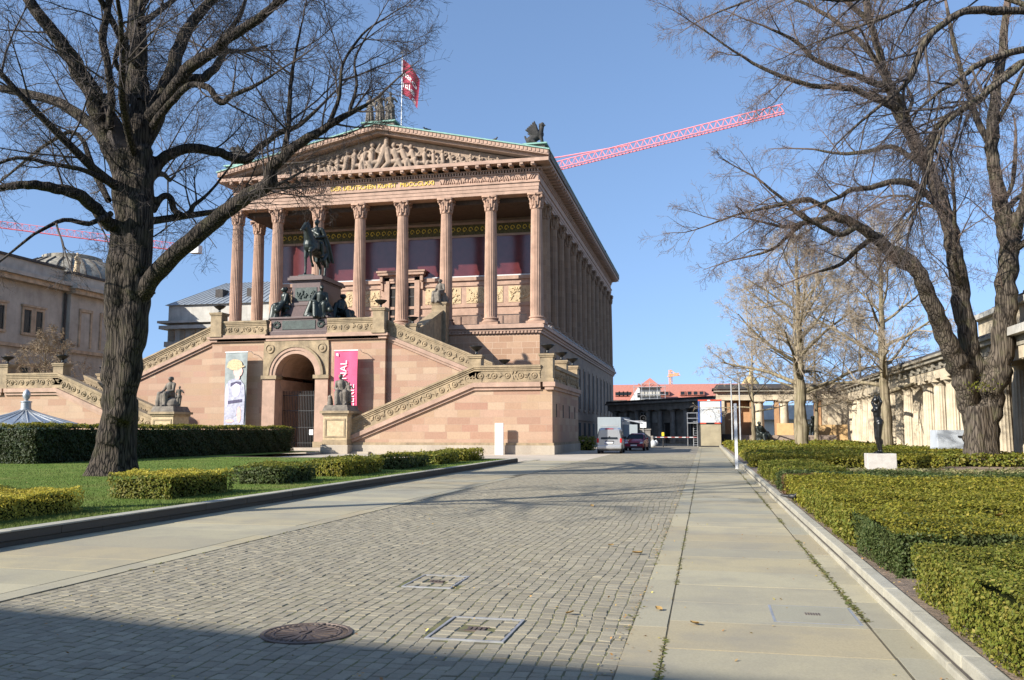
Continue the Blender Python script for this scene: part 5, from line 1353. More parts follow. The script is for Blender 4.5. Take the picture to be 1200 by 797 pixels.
for i in range(nb_):
    x0_, x1_ = bw*(i+.15)+.55, bw*(i+1.15)-.55
    if i in (0,1,3): MB().box(x0_,x1_,.6,.74,3.2,4.9).build('window', M['sootpanel'], dc)
    elif i == 2:
        f = MB().box(x0_,x1_,.6,.74,3.2,4.9).build('window', M['offwhite'], dc); MB().box(x0_+.1,(x0_+x1_)/2-.06,.57,.6,3.3,4.8).box((x0_+x1_)/2+.06,x1_-.1,.57,.6,3.3,4.8).build('pane', M['glassdark'], f)
    elif i in (4,6): MB().box(x0_+.1,x1_-.1,.6,.74,-.1,2.9).box(x0_,x1_,.55,.74,2.9,3.15).build('door', M['dark'], dc)
    MB().box(x0_,x1_,.62,.745,.2,2.7).build('wall_panel', M['soot'], dc) if i not in (4,6) else None

# grey rendered neighbour on the left (facade parallel to the street)
XN = -66.0
nm = empty('neighbour_museum', (XN, 84, 0), 'grey rendered classical building with paired windows at the left', 'building'); ON = (XN,84,0)
NS = 1.394
nm.scale = (NS, NS, NS); nm.location = (XN*NS, 84*NS, EYE*(1-NS))
def npart(mb, name, mat, parent=None, **k): return mb.build(name, M[mat], parent or nm, ON, **k)
YC = 78.6
npart(MB().box(XN-14,XN,30,YC,-1,16.3), 'wall', 'neues'); npart(MB().box(XN-14,XN-1.5,86.7,94,-1,15.5), 'rear_wing', 'neues'); npart(MB().box(XN-14,XN+.7,YC,86.6,-1,16.1), 'projecting_bay', 'neues')
npart(MB().box(XN-14,XN+.9,30,YC+.1,16.3,16.8).box(XN-14,XN+1.5,YC-.3,87.2,16.1,16.6), 'cornice_band', 'neues_trim'); npart(MB().box(XN-14,XN+1.3,30,YC-.3,16.81,17.2).box(XN-14,XN+1.9,YC-.5,87.6,16.61,17.0), 'cornice', 'neues')
npart(MB().box(XN-14,XN+.1,30,YC-.5,17.21,18.6).box(XN-14,XN+.9,YC-.4,86.8,17.01,18.2), 'parapet', 'neues'); npart(MB().box(XN-14,XN+.3,30,YC-.5,18.6,18.85).box(XN-14,XN+1.1,YC-.5,92.4,18.2,18.45), 'parapet_cap', 'slate')
npart(MB().box(XN,XN+.3,30,YC-.01,9.85,10.2).box(XN+.7,XN+1.0,YC,86.7,9.85,10.2), 'string_course', 'neues_trim')
for y, z0_, z1_, w_ in ((62.2,11.4,13.7,2.5),(69.2,11.4,13.7,2.5),(74.2,11.4,13.7,2.5),(62,2.8,7.9,3.0),(68.3,2.8,7.9,3.0),(74.2,2.8,7.9,3.0)):
    f = npart(MB().box(XN,XN+.16,y-w_/2-.25,y+w_/2+.25,z1_,z1_+.3).box(XN,XN+.28,y-w_/2-.4,y+w_/2+.4,z1_+.3,z1_+.5).box(XN,XN+.14,y-w_/2-.25,y-w_/2,z0_,z1_).box(XN,XN+.14,y+w_/2,y+w_/2+.25,z0_,z1_).box(XN,XN+.16,y-.32,y+.32,z0_,z1_).box(XN,XN+.2,y-w_/2-.3,y+w_/2+.3,z0_-.25,z0_), 'window', 'neues_trim')
    npart(MB().box(XN+.004,XN+.03,y-w_/2,y-.32,z0_,z1_).box(XN+.004,XN+.03,y+.32,y+w_/2,z0_,z1_), 'pane', 'glassdark', f)
for y in (80.9, 84.2):
    f = npart(MB().box(XN+.70,XN+.85,y-1.0,y-.75,10.6,14.4).box(XN+.70,XN+.85,y+.75,y+1.0,10.6,14.4).box(XN+.70,XN+.9,y-1.0,y+1.0,14.4,14.7), 'arched_niche', 'neues_trim')
    npart(MB().box(XN+.704,XN+.73,y-.75,y+.75,10.6,13.4), 'niche_wall', 'neues', f)
npart(MB().tube([(XN+.25,YC-.25,0),(XN+.25,YC-.25,16.2)], .12, 8), 'downpipe', 'slate')
mb = MB().lathe((XN-8.0,89,17.2), [(7.6,0),(7.5,1.5),(6.9,2.5),(5.6,3.7),(3.9,4.55),(3.3,4.7),(3.3,5.15),(3.0,5.25),(.01,5.3)], 28); npart(mb, 'dome', 'colonnade_dirty', smooth=35)
mb = MB()
for i in range(28):
    a = 2*math.pi*i/28; mb.tube([(XN-8+rr_*math.cos(a), 89+rr_*math.sin(a), 17.2+zz_) for rr_, zz_ in ((7.55,1.5),(6.95,2.52),(5.65,3.72),(3.95,4.58))], .09, 5)
npart(mb, 'dome_ribs', 'slate')
fg = MB(); fig_stand(fg, (0,0,0), 2.2, R(90), 0); me = sculpt(fg, .06, 1, 'figure'); o = link_mesh('roof_figure', me, M['cream']); o.scale = (NS,NS,NS); o.location = ((XN+.75)*NS, (YC+.6)*NS, EYE+(18.45-EYE)*NS); o.rotation_euler=(0,0,0); tag(o, 'small pale figure on the parapet of the grey building at the left', 'statue')
# pale grey building with hipped zinc roof behind the stairs
gb = empty('rear_museum', (-78,135,0), 'pale grey building with zinc hipped roof behind the left staircase', 'building'); OG = (-78,135,0)
def gpart(mb, name, mat, parent=None, **k): return mb.build(name, M[mat], parent or gb, OG, **k)
gpart(MB().box(-90,-57,132,160,-1,16), 'wall', 'palegrey'); gpart(MB().box(-90.4,-56.6,131.6,160,16.0,16.9), 'architrave', 'palegrey'); gpart(MB().box(-91,-55.8,130.8,161,19.0,19.6).box(-91.2,-55.6,130.6,161,20.0,20.4), 'cornice', 'palegrey'); gpart(MB().box(-90,-57,132,160,16.9,23.2), 'attic', 'palegrey')
mb = MB()
for i in range(16): mb.box(-89.5+2*i,-88.6+2*i,131.7,132,17.1,18.9)
gpart(mb, 'triglyphs', 'colonnade_dirty')
mb = MB()
for i in range(11): mb.box(-89+3*i,-88.1+3*i,131.2,131.9,3,15.9)
gpart(mb, 'pilasters', 'palegrey')
gpart(MB().hexa([(-90.5,131.5,23.2),(-56.5,131.5,23.2),(-56.5,160,23.2),(-90.5,160,23.2),(-85,142,28.6),(-62,142,28.6),(-62,150,28.6),(-85,150,28.6)]), 'roof', 'zinc')
mb = MB()
for i in range(32):
    x = -90+1.065*i; xt = -85+(23/31)*i; mb.tube([(x,131.5,23.25),(xt,142,28.66)], .07, 4)
gpart(mb, 'roof_seams', 'steel')
for x in (-82,-76,-70): gpart(MB().box(x-.7,x+.7,134.5,136.5,24.4,26.2), 'roof_light', 'slate')
# red-roofed block beyond
P0 = at(716, 500, 235); P1 = at(850, 500, 235)
rb_ = empty('brick_block', ((P0.x+P1.x)/2, P0.y+10, 0), 'long building with red tiled roof beyond the sooty colonnade', 'building'); ORB = rb_.location
def bpart(mb, name, mat, parent=None, **k): return mb.build(name, M[mat], parent or rb_, ORB, **k)
x0_, x1_, yb = P0.x-25, P1.x+6, P0.y
bpart(MB().box(x0_,x1_,yb,yb+16,-1,10.2), 'wall', 'offwhite')
bpart(MB().prism([(yb-1,10.0),(yb+17,10.0),(yb+8,14.6)], 'x', x0_-1, x1_+1), 'roof', 'tile')
xg = at(748, 460, 230).x
bpart(MB().prism([(xg-3.2,9.8),(xg+3.2,9.8),(xg,14.4)], 'y', yb-2.5, yb+8), 'gable_roof', 'tile'); bpart(MB().prism([(xg-2.6,9.4),(xg+2.6,9.4),(xg,13.6)], 'y', yb-2.62, yb-2.55), 'gable', 'offwhite'); bpart(MB().box(xg-.4,xg+.4,yb-2.72,yb-2.63,10.6,11.8), 'gable_window', 'glassdark')
for px in (722,727,732,737,775,781,800,808,815,822):
    x = at(px, 460, 233).x; f = bpart(MB().box(x-.75,x+.75,yb+.5,yb+4,11.2,12.4), 'dormer', 'tile'); bpart(MB().box(x-.5,x+.5,yb+.42,yb+.5,11.35,12.2), 'dormer_window', 'glassdark', f)
for px, py_ in ((724,468),(729,468),(735,468)):
    x = at(px,460,233).x; bpart(MB().box(x-.5,x+.5,yb-.1,yb-.02,7.6,9.2), 'window', 'glassdark')
# scaffolded tower in front of it
sx = at(762, 460, 228)
sf = empty('scaffold_tower', (sx.x, sx.y, 0), 'stair tower wrapped in scaffolding in front of the red roofs', 'tower')
MB().box(-2.6,2.6,-2,2,-1,13).build('wall', M['palegrey'], sf); MB().lathe((0,0,13), [(4.2,0),(3.9,.4),(.05,2.6)], 4, R(45), R(405)).build('roof', M['tile'], sf)
mb = MB()
for x in (-4,-2,0,2,4):
    for y in (-3.4,-2.6): mb.tube([(x,y,-1),(x,y,14.6)], .07, 4)
for z in (5,7,9,11,13): mb.box(-4.2,4.2,-3.5,-2.5,z,z+.12).tube([(-4.2,-3.4,z+1),(4.2,-3.4,z+1)], .06, 4)
mb.build('scaffolding', M['steel'], sf)
MB().box(-1.2,1.2,-2.1,-2.02,8,10).build('window', M['glassdark'], sf)
# gilded dome
gp = at(879, 440, 300); gp.z = 0; gd = empty('gilded_dome', (gp.x, gp.y, 0), 'gilded dome rising behind the far portico', 'dome'); gd.scale = (.7,.7,.97)
MB().lathe((0,0,0), [(4.4,-1),(4.4,15.5),(4.7,15.6),(4.7,16.2)], 16).build('drum', M['palegrey'], gd)
MB().lathe((0,0,16.2), [(4.5,0),(4.7,1),(4.1,2.7),(2.6,4.2),(1.0,5.1),(.5,5.6),(.5,6.6),(.05,8.5)], 20)  .build('cupola', M['pale_gold'], gd, smooth=40)
# the tall building behind the photographer: its eaves throw the foreground shadow
bh = empty('building_behind', (-16, -16, 0), 'low plain stone building standing behind the viewpoint', 'building', None, math.atan(-.153))
SH = Vector((-.75, 6.07, 0)) - 6.8*Vector((math.sin(R(47)), math.cos(R(47)), 0))/math.tan(R(27))
bh.location = (SH.x, SH.y, 0)
MB().box(-30,32,-9,-.4,-1,6.29).build('wall', M['soot'], bh); MB().box(-30.5,32.5,-9.4,0,6.3,6.8).build('cornice', M['palegrey'], bh); MB().box(-30,32,-30,-9.5,-1,13).build('sky_blocker', M['soot'], bh)  # unseen upper block and dark walls added to cut sky fill and bounce
# ================================================================== VEHICLES
def loft(secs):
    """secs: (y, z_low, z_belt, z_top, half width low, half width belt, half width top)"""
    mb = MB(); vs = []; k = 0
    for y, zl, zb, zt, wl, wb, wt in secs:
        half = [(wl*.9, zl), (wl, zl+.10), (wb, zl+(zb-zl)*.55), (wb*.985, zb), (wt, zt-.09), (wt-.14, zt)]
        ring = [(x, y, z) for x, z in half] + [(-x, y, z) for x, z in half[::-1]]
        k = len(ring); vs += ring
    fs = []
    for s in range(len(secs)-1):
        for i in range(k):
            j = (i+1) % k; fs.append((s*k+i, s*k+j, (s+1)*k+j, (s+1)*k+i))
    fs += [tuple(range(k))[::-1], tuple(range((len(secs)-1)*k, len(secs)*k))]
    return mb.add(vs, fs)
def wheels(rt, y0, y1, w, r):
    for y in (y0, y1):
        for s in (-1, 1):
            d = MB().lathe((0,0,0), [(r*.62,-.1),(r*.95,-.1),(r,-.06),(r,.06),(r*.95,.1),(r*.62,.1)], 20)
            m = MB().add([(s*(w-.09)+z, y+x, r+yy) for x,yy,z in d.v], d.f); t = m.build('wheel', M['tyre'], rt, smooth=35)
            d = MB().lathe((0,0,0), [(r*.63,-.08),(r*.63,.085),(r*.5,.10),(r*.15,.07),(.01,.09)], 14)
            MB().add([(s*(w-.09)+s*z, y+x, r+yy) for x,yy,z in d.v], d.f).build('rim', M['steel'], t, smooth=35)
gl = gnd(700, 531.8)
van = empty('parked_van', (-6.75, 63.0, 0), 'silver high roofed van seen from behind, parked beside the staircase wing', 'van', None, R(2))
W = .89
loft([(0.0,.42,.98,1.70,W*.93,W*.97,W*.80),(.10,.30,.98,1.82,W,W,W*.84),(.5,.26,.98,1.86,W,W,W*.85),(2.3,.26,.98,1.86,W,W,W*.85),(2.95,.26,.99,1.70,W,W,W*.80),(3.35,.26,1.0,1.12,W,W*.98,W*.80),(4.15,.28,.86,.96,W*.97,W*.94,W*.7),(4.38,.34,.66,.74,W*.86,W*.84,W*.6)]).build('body', M['silver'], van, smooth=32)
f = MB().hexa([(-.62,-.02,1.02),(.62,-.02,1.02),(.62,.02,1.02),(-.62,.02,1.02),(-.56,.05,1.58),(.56,.05,1.58),(.56,.1,1.58),(-.56,.1,1.58)]).build('rear_window', M['glassdark'], van, bevel=.02)
MB().box(-.05,.05,-.035,.0,1.18,1.24).tube([(0,-.03,1.03),(.38,-.005,1.12)], .012, 5).build('wiper', M['plastic'], f)
for s in (-1,1):
    MB().box(s*.83-.075,s*.83+.075,-.035,.14,.78,1.10).build('tail_light', M['taillight'], van, bevel=.03)
    MB().hexa([(s*.885-.02,.35,1.05),(s*.885+.012,.35,1.05),(s*.885+.012,2.9,1.06),(s*.885-.02,2.9,1.06),(s*.80-.02,.4,1.6),(s*.80+.012,.4,1.6),(s*.80+.012,2.65,1.6),(s*.80-.02,2.65,1.6)]).build('side_window', M['glassdark'], van)
    MB().box(s*.98-.1,s*.98+.1,2.95,3.08,1.02,1.22).build('wing_mirror', M['plastic'], van, bevel=.03)
MB().box(-.84,.84,-.09,.05,.36,.58).build('bumper', M['silver'], van, bevel=.04); MB().box(-.26,.26,-.055,-.02,.73,.84).build('number_plate', M['white'], van); MB().box(-.3,.3,-.05,-.0,.87,.92).build('handle_trim', M['plastic'], van); MB().box(-.3,.3,.0,.06,1.76,1.80).build('brake_light', M['taillight'], van)
mb = MB().box(-.8,.8,.1,4.2,.18,.34); mb.build('underbody', M['plastic'], van)
MB().box(-.32,-.05,-.03,-.01,.80,.86).box(-.34,-.12,-.03,-.01,.68,.74).build('sticker', M['bluepaint'], van)
wheels(van, .62, 3.5, .89, .32)
# box truck seen past the van
tp = at(716, 505, 77)
trk = empty('box_truck', (tp.x-.15, tp.y, dip(77)), 'grey box truck with its tail lift raised, partly hidden by the silver van', 'truck', None, R(-4))
MB().box(-1.05,1.05,0,5.2,.95,2.85).build('cargo_box', M['truckgrey'], trk, bevel=.03); MB().box(-.8,.8,-.02,0.0,2.05,2.12).box(-1.0,1.0,-.03,0,.95,1.1).build('trim', M['steel'], trk)
MB().box(1.1,3.0,.6,.75,2.45,2.55).box(1.06,1.14,.2,.9,1.0,2.6).tube([(1.1,.6,2.7),(2.9,.5,2.3)], .06, 5).build('tail_lift', M['steel'], trk)
MB().box(-1.0,1.0,5.3,7.2,.5,2.3).build('cab', M['truckgrey'], trk, bevel=.12); MB().box(-.95,.95,.2,7.0,.5,.9).build('chassis', M['plastic'], trk)
wheels(trk, 1.2, 6.0, 1.0, .42)
MB().box(1.15,2.4,.7,.76,.5,2.2).build('side_panel', M['truckgrey'], trk)
# dark red car facing the camera
cp = at(742.5, 510, 71.5)
car = empty('parked_car', (cp.x, cp.y, dip(72)), 'dark red hatchback facing the viewer behind the silver van', 'car', None, R(-3))
W = .84
loft([(0.0,.34,.58,.66,W*.82,W*.84,W*.5),(.14,.24,.70,.76,W*.94,W*.93,W*.6),(.7,.22,.84,.90,W,W*.96,W*.72),(1.25,.22,.90,.97,W,W*.97,W*.74),(1.85,.22,.92,1.40,W,W*.98,W*.70),(2.3,.22,.92,1.44,W,W*.98,W*.72),(3.3,.22,.92,1.40,W,W*.98,W*.70),(3.9,.28,.92,1.0,W*.95,W*.92,W*.68),(4.0,.36,.8,.88,W*.88,W*.86,W*.6)]).build('body', M['redcar'], car, smooth=32)
MB().hexa([(-.66,1.24,.97),(.66,1.24,.97),(.66,1.28,.96),(-.66,1.28,.96),(-.56,1.76,1.35),(.56,1.76,1.35),(.56,1.82,1.34),(-.56,1.82,1.34)]).build('windscreen', M['glassdark'], car)
for s in (-1,1):
    MB().hexa([(s*.62-.13,.02,.60),(s*.62+.13,.06,.60),(s*.62+.13,.16,.60),(s*.62-.13,.16,.60),(s*.62-.12,.05,.72),(s*.62+.12,.1,.72),(s*.62+.12,.2,.72),(s*.62-.12,.2,.72)]).build('headlight', M['headlight'], car)
    MB().hexa([(s*.81-.01,1.5,.95),(s*.81+.025,1.5,.95),(s*.81+.025,3.5,.95),(s*.81-.01,3.5,.95),(s*.63-.01,1.95,1.33),(s*.63+.03,1.95,1.33),(s*.63+.03,3.2,1.33),(s*.63-.01,3.2,1.33)]).build('side_window', M['glassdark'], car)
    MB().box(s*.93-.08,s*.93+.08,1.5,1.6,.95,1.08).build('wing_mirror', M['redcar'], car, bevel=.03)
MB().box(-.26,.26,-.03,.0,.40,.51).build('number_plate', M['white'], car); MB().box(-.42,.42,-.01,.03,.57,.66).build('grille', M['plastic'], car); MB().box(-.72,.72,-.015,.05,.26,.36).build('lower_grille', M['plastic'], car)
wheels(car, .75, 3.2, .84, .30)

# ================================================================== STREET FURNITURE
p = gnd(863.5, 550)
o = MB().box(p.x-.06,p.x+.06,p.y-.06,p.y+.06,-.02,2.78).build('white_post', M['white'], None, (p.x,p.y,0), bevel=.006); o.location = (p.x,p.y,0); tag(o, 'slim white square post at the kerb of the right pavement', 'post')
o = MB().box(p.x+.1,p.x+.42,p.y-.15,p.y+.25,-.02,.24).build('kerb_stone', M['kerb'], None, (p.x,p.y,0), bevel=.02); o.location = (p.x,p.y,0); tag(o, 'pale stone block at the foot of the white post', 'stone')
for px, py, zt_, lab in ((858.5, 520, 447, 'left and thinner of two grey flagpoles without flags beyond the hedges'), (868, 521, 443, 'right of two bare grey flagpoles beyond the hedges')):
    p = at(px, py, 84); h = EYE + ray(px, zt_).z*84
    fp = empty('flagpole', (p.x, p.y, 0), lab, 'flagpole', 'bare flagpoles beyond the hedges')
    MB().tube([(0,0,-.3),(0,0,h)], [.085,.055], 8).build('pole', M['steel'], fp); MB().ell((0,0,h+.04),(.08,.08,.08)).build('cap', M['steel'], fp)
# cabin with container stacked on it
cz = dip(92)
cb = empty('site_cabin', (.6, 94, cz), 'beige boarded site cabin at the end of the pavement', 'cabin'); OC2 = (.6,94,cz)
MB().box(-.42,1.62,92,97.5,cz,2.30).build('walls', M['beige'], cb, OC2)
MB().box(-.62,-.43,92.2,97.5,cz,2.30).box(1.63,1.7,92.1,97.5,cz,2.30).box(-.62,1.7,92.1,97.5,2.31,2.36).box(-.43,1.63,91.95,97.5,cz-.02,cz+.12).build('frame', M['plastic'], cb, OC2)
ct = empty('container', (.6, 94, 2.5), 'white site container with blue corner posts stacked on the beige cabin', 'container'); OC3 = (.6,94,2.5)
MB().box(-.5,1.6,92.05,97.5,2.5,4.72).build('walls', M['offwhite'], ct, OC3)
MB().box(-.64,-.5,91.98,97.6,2.5,4.72).box(1.6,1.74,91.98,97.6,2.5,4.72).build('corner_posts', M['bluepaint'], ct, OC3)
MB().box(-.64,1.74,91.97,97.6,4.725,4.86).box(-.45,.15,91.97,97.6,2.37,2.49).box(1.0,1.62,91.97,97.6,2.37,2.49).build('red_rails', M['redpaint'], ct, OC3)
MB().box(.3,.6,91.96,92.04,4.735,4.83).build('rail_mark', M['white'], ct, OC3)
sc_ = empty('scaffold_stair', (-1.2, 94, cz), 'galvanised scaffold stair with a railed landing left of the cabin', 'stair'); OS = (-1.2,94,cz)
mb = MB()
for x in (-1.75,-.75):
    for y in (92.2,93.6): mb.tube([(x,y,cz),(x,y,3.55)], .03, 5)
for z in (2.95,3.5):
    for y in (92.2,93.6): mb.tube([(-1.75,y,z),(-.65,y,z)], .035, 5)
    mb.tube([(-1.75,92.2,z),(-1.75,93.6,z)], .035, 5)
mb.build('railing', M['steel'], sc_, OS); MB().box(-1.8,-.66,92.1,93.7,2.42,2.5).build('landing', M['steel'], sc_, OS)
mb = MB()
for i in range(11): mb.box(-1.2,-.72,92.3+.11*i,92.42+.11*i,cz+.24*i+.2,cz+.24*i+.24)
mb.tube([(-1.15,92.2,cz),(-1.15,93.5,2.4)], .04, 5).tube([(-.72,92.2,cz),(-.72,93.5,2.4)], .04, 5); mb.build('steps', M['steel'], sc_, OS)
# gate post with round sign, barrier, bags
p = at(755, 518, 84); gz = dip(84)
gp_ = empty('gate_pillar', (p.x, p.y, gz), 'dark square gate pillar at the barrier', 'pillar')
MB().box(-.42,.62,-.3,.3,-.05,1.72).build('shaft', M['soot'], gp_, bevel=.02); MB().box(-.48,.68,-.36,.36,1.72,1.84).build('cap', M['soot'], gp_)
sg = empty('traffic_sign', (p.x-.05, p.y-.42, gz), 'round white traffic sign with a plate below on a thin post', 'sign')
MB().tube([(0,0,-.05),(0,0,3.1)], .03, 6).build('post', M['steel'], sg)
d = MB().lathe((0,0,0), [(.30,0),(.30,.02),(.001,.02)], 24); f = MB().add([(x,-.03-z,2.85+y) for x,y,z in d.v], d.f).build('disc', M['white'], sg)
d = MB().lathe((0,0,0), [(.30,.022),(.30,.03),(.235,.03),(.235,.022)], 24); MB().add([(x,-.03-z,2.85+y) for x,y,z in d.v], d.f).build('ring', M['plastic'], f); MB().box(-.03,.12,-.07,-.055,2.78,2.92).build('symbol', M['plastic'], f)
MB().box(-.3,.3,-.05,-.03,1.95,2.5).build('plate', M['white'], sg)
p1, p2 = at(768, 519, 88), at(817, 519, 90); bz = dip(91)
br_ = empty('barrier', (p1.x, p1.y, bz), 'red and white striped barrier boom across the far end of the road', 'barrier'); OBR = (p1.x,p1.y,bz)
MB().box(p1.x-.9,p1.x-.2,p1.y-.3,p1.y+.3,bz,bz+1.15).build('housing', M['soot'], br_, OBR)
Lb = p2.x-p1.x; mbs = (MB(), MB())
for i in range(12): mbs[i%2].box(p1.x-.2+(Lb+.2)*i/12,p1.x-.2+(Lb+.2)*(i+1)/12,p1.y-.04,p1.y+.04,bz+.97,bz+1.035)
mbs[0].build('boom', M['white'], br_, OBR); mbs[1].build('boom_stripes', M['redwhite'], br_, OBR)
mb = MB()
for i in range(30): x = p1.x+Lb*i/30; mb.box(x-.012,x+.012,p1.y+.4,p1.y+.42,bz+.1,bz+.85)
mb.box(p1.x,p2.x,p1.y+.4,p1.y+.43,bz+.82,bz+.87).box(p1.x,p2.x,p1.y+.4,p1.y+.43,bz+.1,bz+.15); o = mb.build('low_fence', M['plastic'], None, OBR); o.location = OBR; tag(o, 'low dark rail fence behind the barrier boom', 'fence')
p = at(777, 511, 88); 
yb_ = empty('warning_lamp', (p.x, p.y, bz), 'yellow barrier lamp on a short post beside the boom', 'lamp'); MB().tube([(0,0,0),(0,0,1.1)], .05, 6).build('post', M['plastic'], yb_); MB().box(-.13,.13,-.1,.1,1.1,1.5).build('lamp_head', M['yellow'], yb_, bevel=.04)
p = at(765, 520, 87)
for k, (dx, s, lab) in enumerate(((0,.38,'white sack leaning on the barrier housing, the lower one'), (.28,.26,'small pale sack on top behind the lower white sack'))):
    m_ = MB(); m_.ell((0,0,s*.9),(s,s*.7,s*.95),12,8); m_.cap((0,0,s*1.6),(.05,0,s*2.0),s*.35,s*.2,8)
    o = link_mesh('white_sack', sculpt(m_, .06, 2, 'white_sack'), M['offwhite']); o.location = (p.x+dx, p.y+k*.3, bz-.02+ k*.25); tag(o, lab, 'sack')
# pale metal cabinet on the right lawn
pa = gnd(1094, 533.5, .17); 
bx_ = empty('metal_cabinet', (13.0, 50.9, .17), 'pale grey slant fronted metal cabinet between the far hedges and the right tree', 'cabinet', None, R(8))
MB().hexa([(-.98,-.6,0),(.98,-.6,0),(.98,.6,0),(-.98,.6,0),(-.95,-.35,1.5),(.95,-.35,1.5),(.95,.55,1.5),(-.95,.55,1.5)]).build('housing', M['boxgrey'], bx_, bevel=.02)
MB().box(.1,.45,-.5,-.40,1.12,1.2).build('vent', M['plastic'], bx_); MB().box(-1.6,1.1,-.9,.9,-.06,.03).build('base_slab', M['whitestone'], bx_)
# kiosk roof with finial on the left
ks = empty('metal_kiosk', (-42.8, 48, 0), 'round grey metal kiosk roof with ball finial behind the tall yew hedge', 'kiosk')
MB().lathe((0,0,0), [(2.6,-.1),(2.6,2.05)], 24).build('wall', M['lead'], ks); MB().lathe((0,0,2.0), [(3.1,0),(3.05,.12),(1.9,.42),(.9,.72),(.32,.95),(.05,1.0)], 24).build('roof', M['lead'], ks, smooth=25)
mb = MB()
for i in range(24):
    a = 2*math.pi*i/24; mb.tube([(r_*math.cos(a), r_*math.sin(a), 2.0+z_) for r_, z_ in ((3.08,.10),(1.9,.44),(.9,.74),(.33,.97))], .035, 5)
mb.build('roof_ribs', M['steel'], ks)
MB().lathe((0,0,2.95), [(.34,-.1),(.34,.1),(.30,.12),(.30,.5),(.35,.52),(.35,.58),(.12,.62),(.12,.7),(.2,.8),(.24,1.0),(.2,1.18),(.1,1.3),(.02,1.36)], 16).build('finial', M['steel'], ks, smooth=40)

# birds
def bird(p, s, rz, label, name='bird'):
    mb = MB(); mb.ell((0,0,.09),(.045,.10,.05),10,6); mb.ell((0,-.10,.15),(.032,.036,.034),8,6); mb.cap((0,-.06,.11),(0,-.1,.14),.035,.028); mb.cap((0,.08,.09),(0,.22,.10),.03,.018,7)
    mb.tube([(0,-.13,.15),(0,-.17,.145)],[.01,.003],5)
    for q in (-1,1): mb.tube([(q*.02,0,.05),(q*.02,-.01,0)], .005, 4)
    o = mb.build(name, M['blackbird'], smooth=60); o.location = p; o.scale = (s,)*3; o.rotation_euler = (0,0,rz); tag(o, label, 'bird')
p = gnd(928.5, 587, .21); bird((p.x, p.y, .205), 1.05, R(60), 'blackbird standing on the right kerb in front of the reddish shrub')
for px, py, lab in ((417, 146.2,'dark pigeon perched on the left pediment slope beside the standing group'), (499, 149,'dark pigeon perched on the right pediment slope near the flag'), (580, 162,'dark pigeon perched lower on the right pediment slope')):
    d = ray(px, py); t = (YO+.3)/d.y; x = d.x*t
    bird((x, YO+.4, ZA-.6+.83-sl*abs(x-XC)+.02), 2.3, R(random.choice([70,110,-60])), lab)
for y, lab in ((112,'dark bird on the museum flank gutter nearer the front'), (134,'dark bird on the museum flank gutter near the far end')): bird((XO1+.0, y, 29.36), 2.6, R(40), lab)

# ================================================================== CRANES
def truss(mb, a, b, w, h, n, r):
    """lattice girder: two bottom chords, one top chord, zigzag web"""
    a, b = Vector(a), Vector(b); t = (b-a).normalized(); s = t.cross(Vector((0,0,1))).normalized(); u = s.cross(t)
    P = lambda k, i: a + (b-a)*(k/n) + (s*(-w/2), s*(w/2), u*h)[i]
    for i in range(3): mb.tube([P(0,i), P(n,i)], r*1.25, 5)
    for k in range(n):
        for i in (0,1): mb.tube([P(k,i), (P(k,2)+P(k+1,2))/2], r*.7, 4); mb.tube([(P(k,2)+P(k+1,2))/2, P(k+1,i)], r*.7, 4)
        mb.tube([P(k,0), P(k+1,1)], r*.6, 4)
cr = empty('tower_crane', (0,0,0), 'long pinkish red lattice crane jib rising from behind the museum roof', 'crane')
A_, B_ = at(560, 222, 190), at(919, 132, 165)
cr.location = (A_.x, A_.y, 0); OCr = cr.location
mb = MB(); truss(mb, A_, B_, 1.4, 1.7, 44, .10); mb.build('jib', M['pinkcrane'], cr, OCr)
mb = MB(); mb.tube([at(560,196,190), at(657,184,184), at(735,170.5,178), at(737,172,178)], .15, 5); mb.build('tie_bar', M['pinkcrane'], cr, OCr)
mb = MB(); truss(mb, Vector((A_.x,A_.y,-1)), Vector((A_.x,A_.y+.01,A_.z+6)), 1.8, 1.6, 22, .12); mb.build('mast', M['pinkcrane'], cr, OCr)
mb = MB(); mb.box(A_.x-1,A_.x+1,A_.y-1,A_.y+1,A_.z-2,A_.z).build('cab', M['pinkcrane'], cr, OCr)
cr = empty('tower_crane', (0,0,0), 'thin dark red crane jib crossing behind the big left tree', 'crane')
A_, B_ = at(-70, 258, 135), at(233, 297, 120)
cr.location = (A_.x, A_.y, 0); OCr = cr.location
mb = MB(); truss(mb, A_, B_, .8, 1.0, 34, .032); mb.tube([A_, B_], .07, 5); mb.build('jib', M['redcrane'], cr, OCr)
mb = MB(); truss(mb, Vector((A_.x,A_.y,-1)), Vector((A_.x,A_.y+.01,A_.z+5)), 1.8, 1.6, 22, .12); mb.build('mast', M['redcrane'], cr, OCr)
e = at(231,292,120); MB().box(e.x-.9,e.x+.5,e.y-.5,e.y+.5,e.z-.6,e.z+.5).box(e.x+.1,e.x+.3,e.y-.1,e.y+.1,e.z+.5,e.z+1.4).build('jib_end', M['offwhite'], cr, OCr)
cr = empty('tower_crane', (0,0,0), 'small orange tower crane above the red tiled roofs', 'crane')
b_ = at(787, 505, 320); b_.z = 0; cr.location = b_; zt_ = EYE + ray(787, 433).z*320; zj = EYE + ray(787, 441).z*320
mb = MB(); truss(mb, b_, Vector((b_.x, b_.y+.01, zt_)), 1.1, 1.0, 18, .10); mb.build('mast', M['orange'], cr, b_)
mb = MB(); truss(mb, Vector((b_.x-.8,b_.y,zj)), Vector((b_.x+3.4,b_.y-9,zj-.1)), .8, .8, 8, .09); mb.tube([(b_.x,b_.y,zt_),(b_.x+3,b_.y-8,zj)], .12, 4); mb.build('jib', M['orange'], cr, b_)
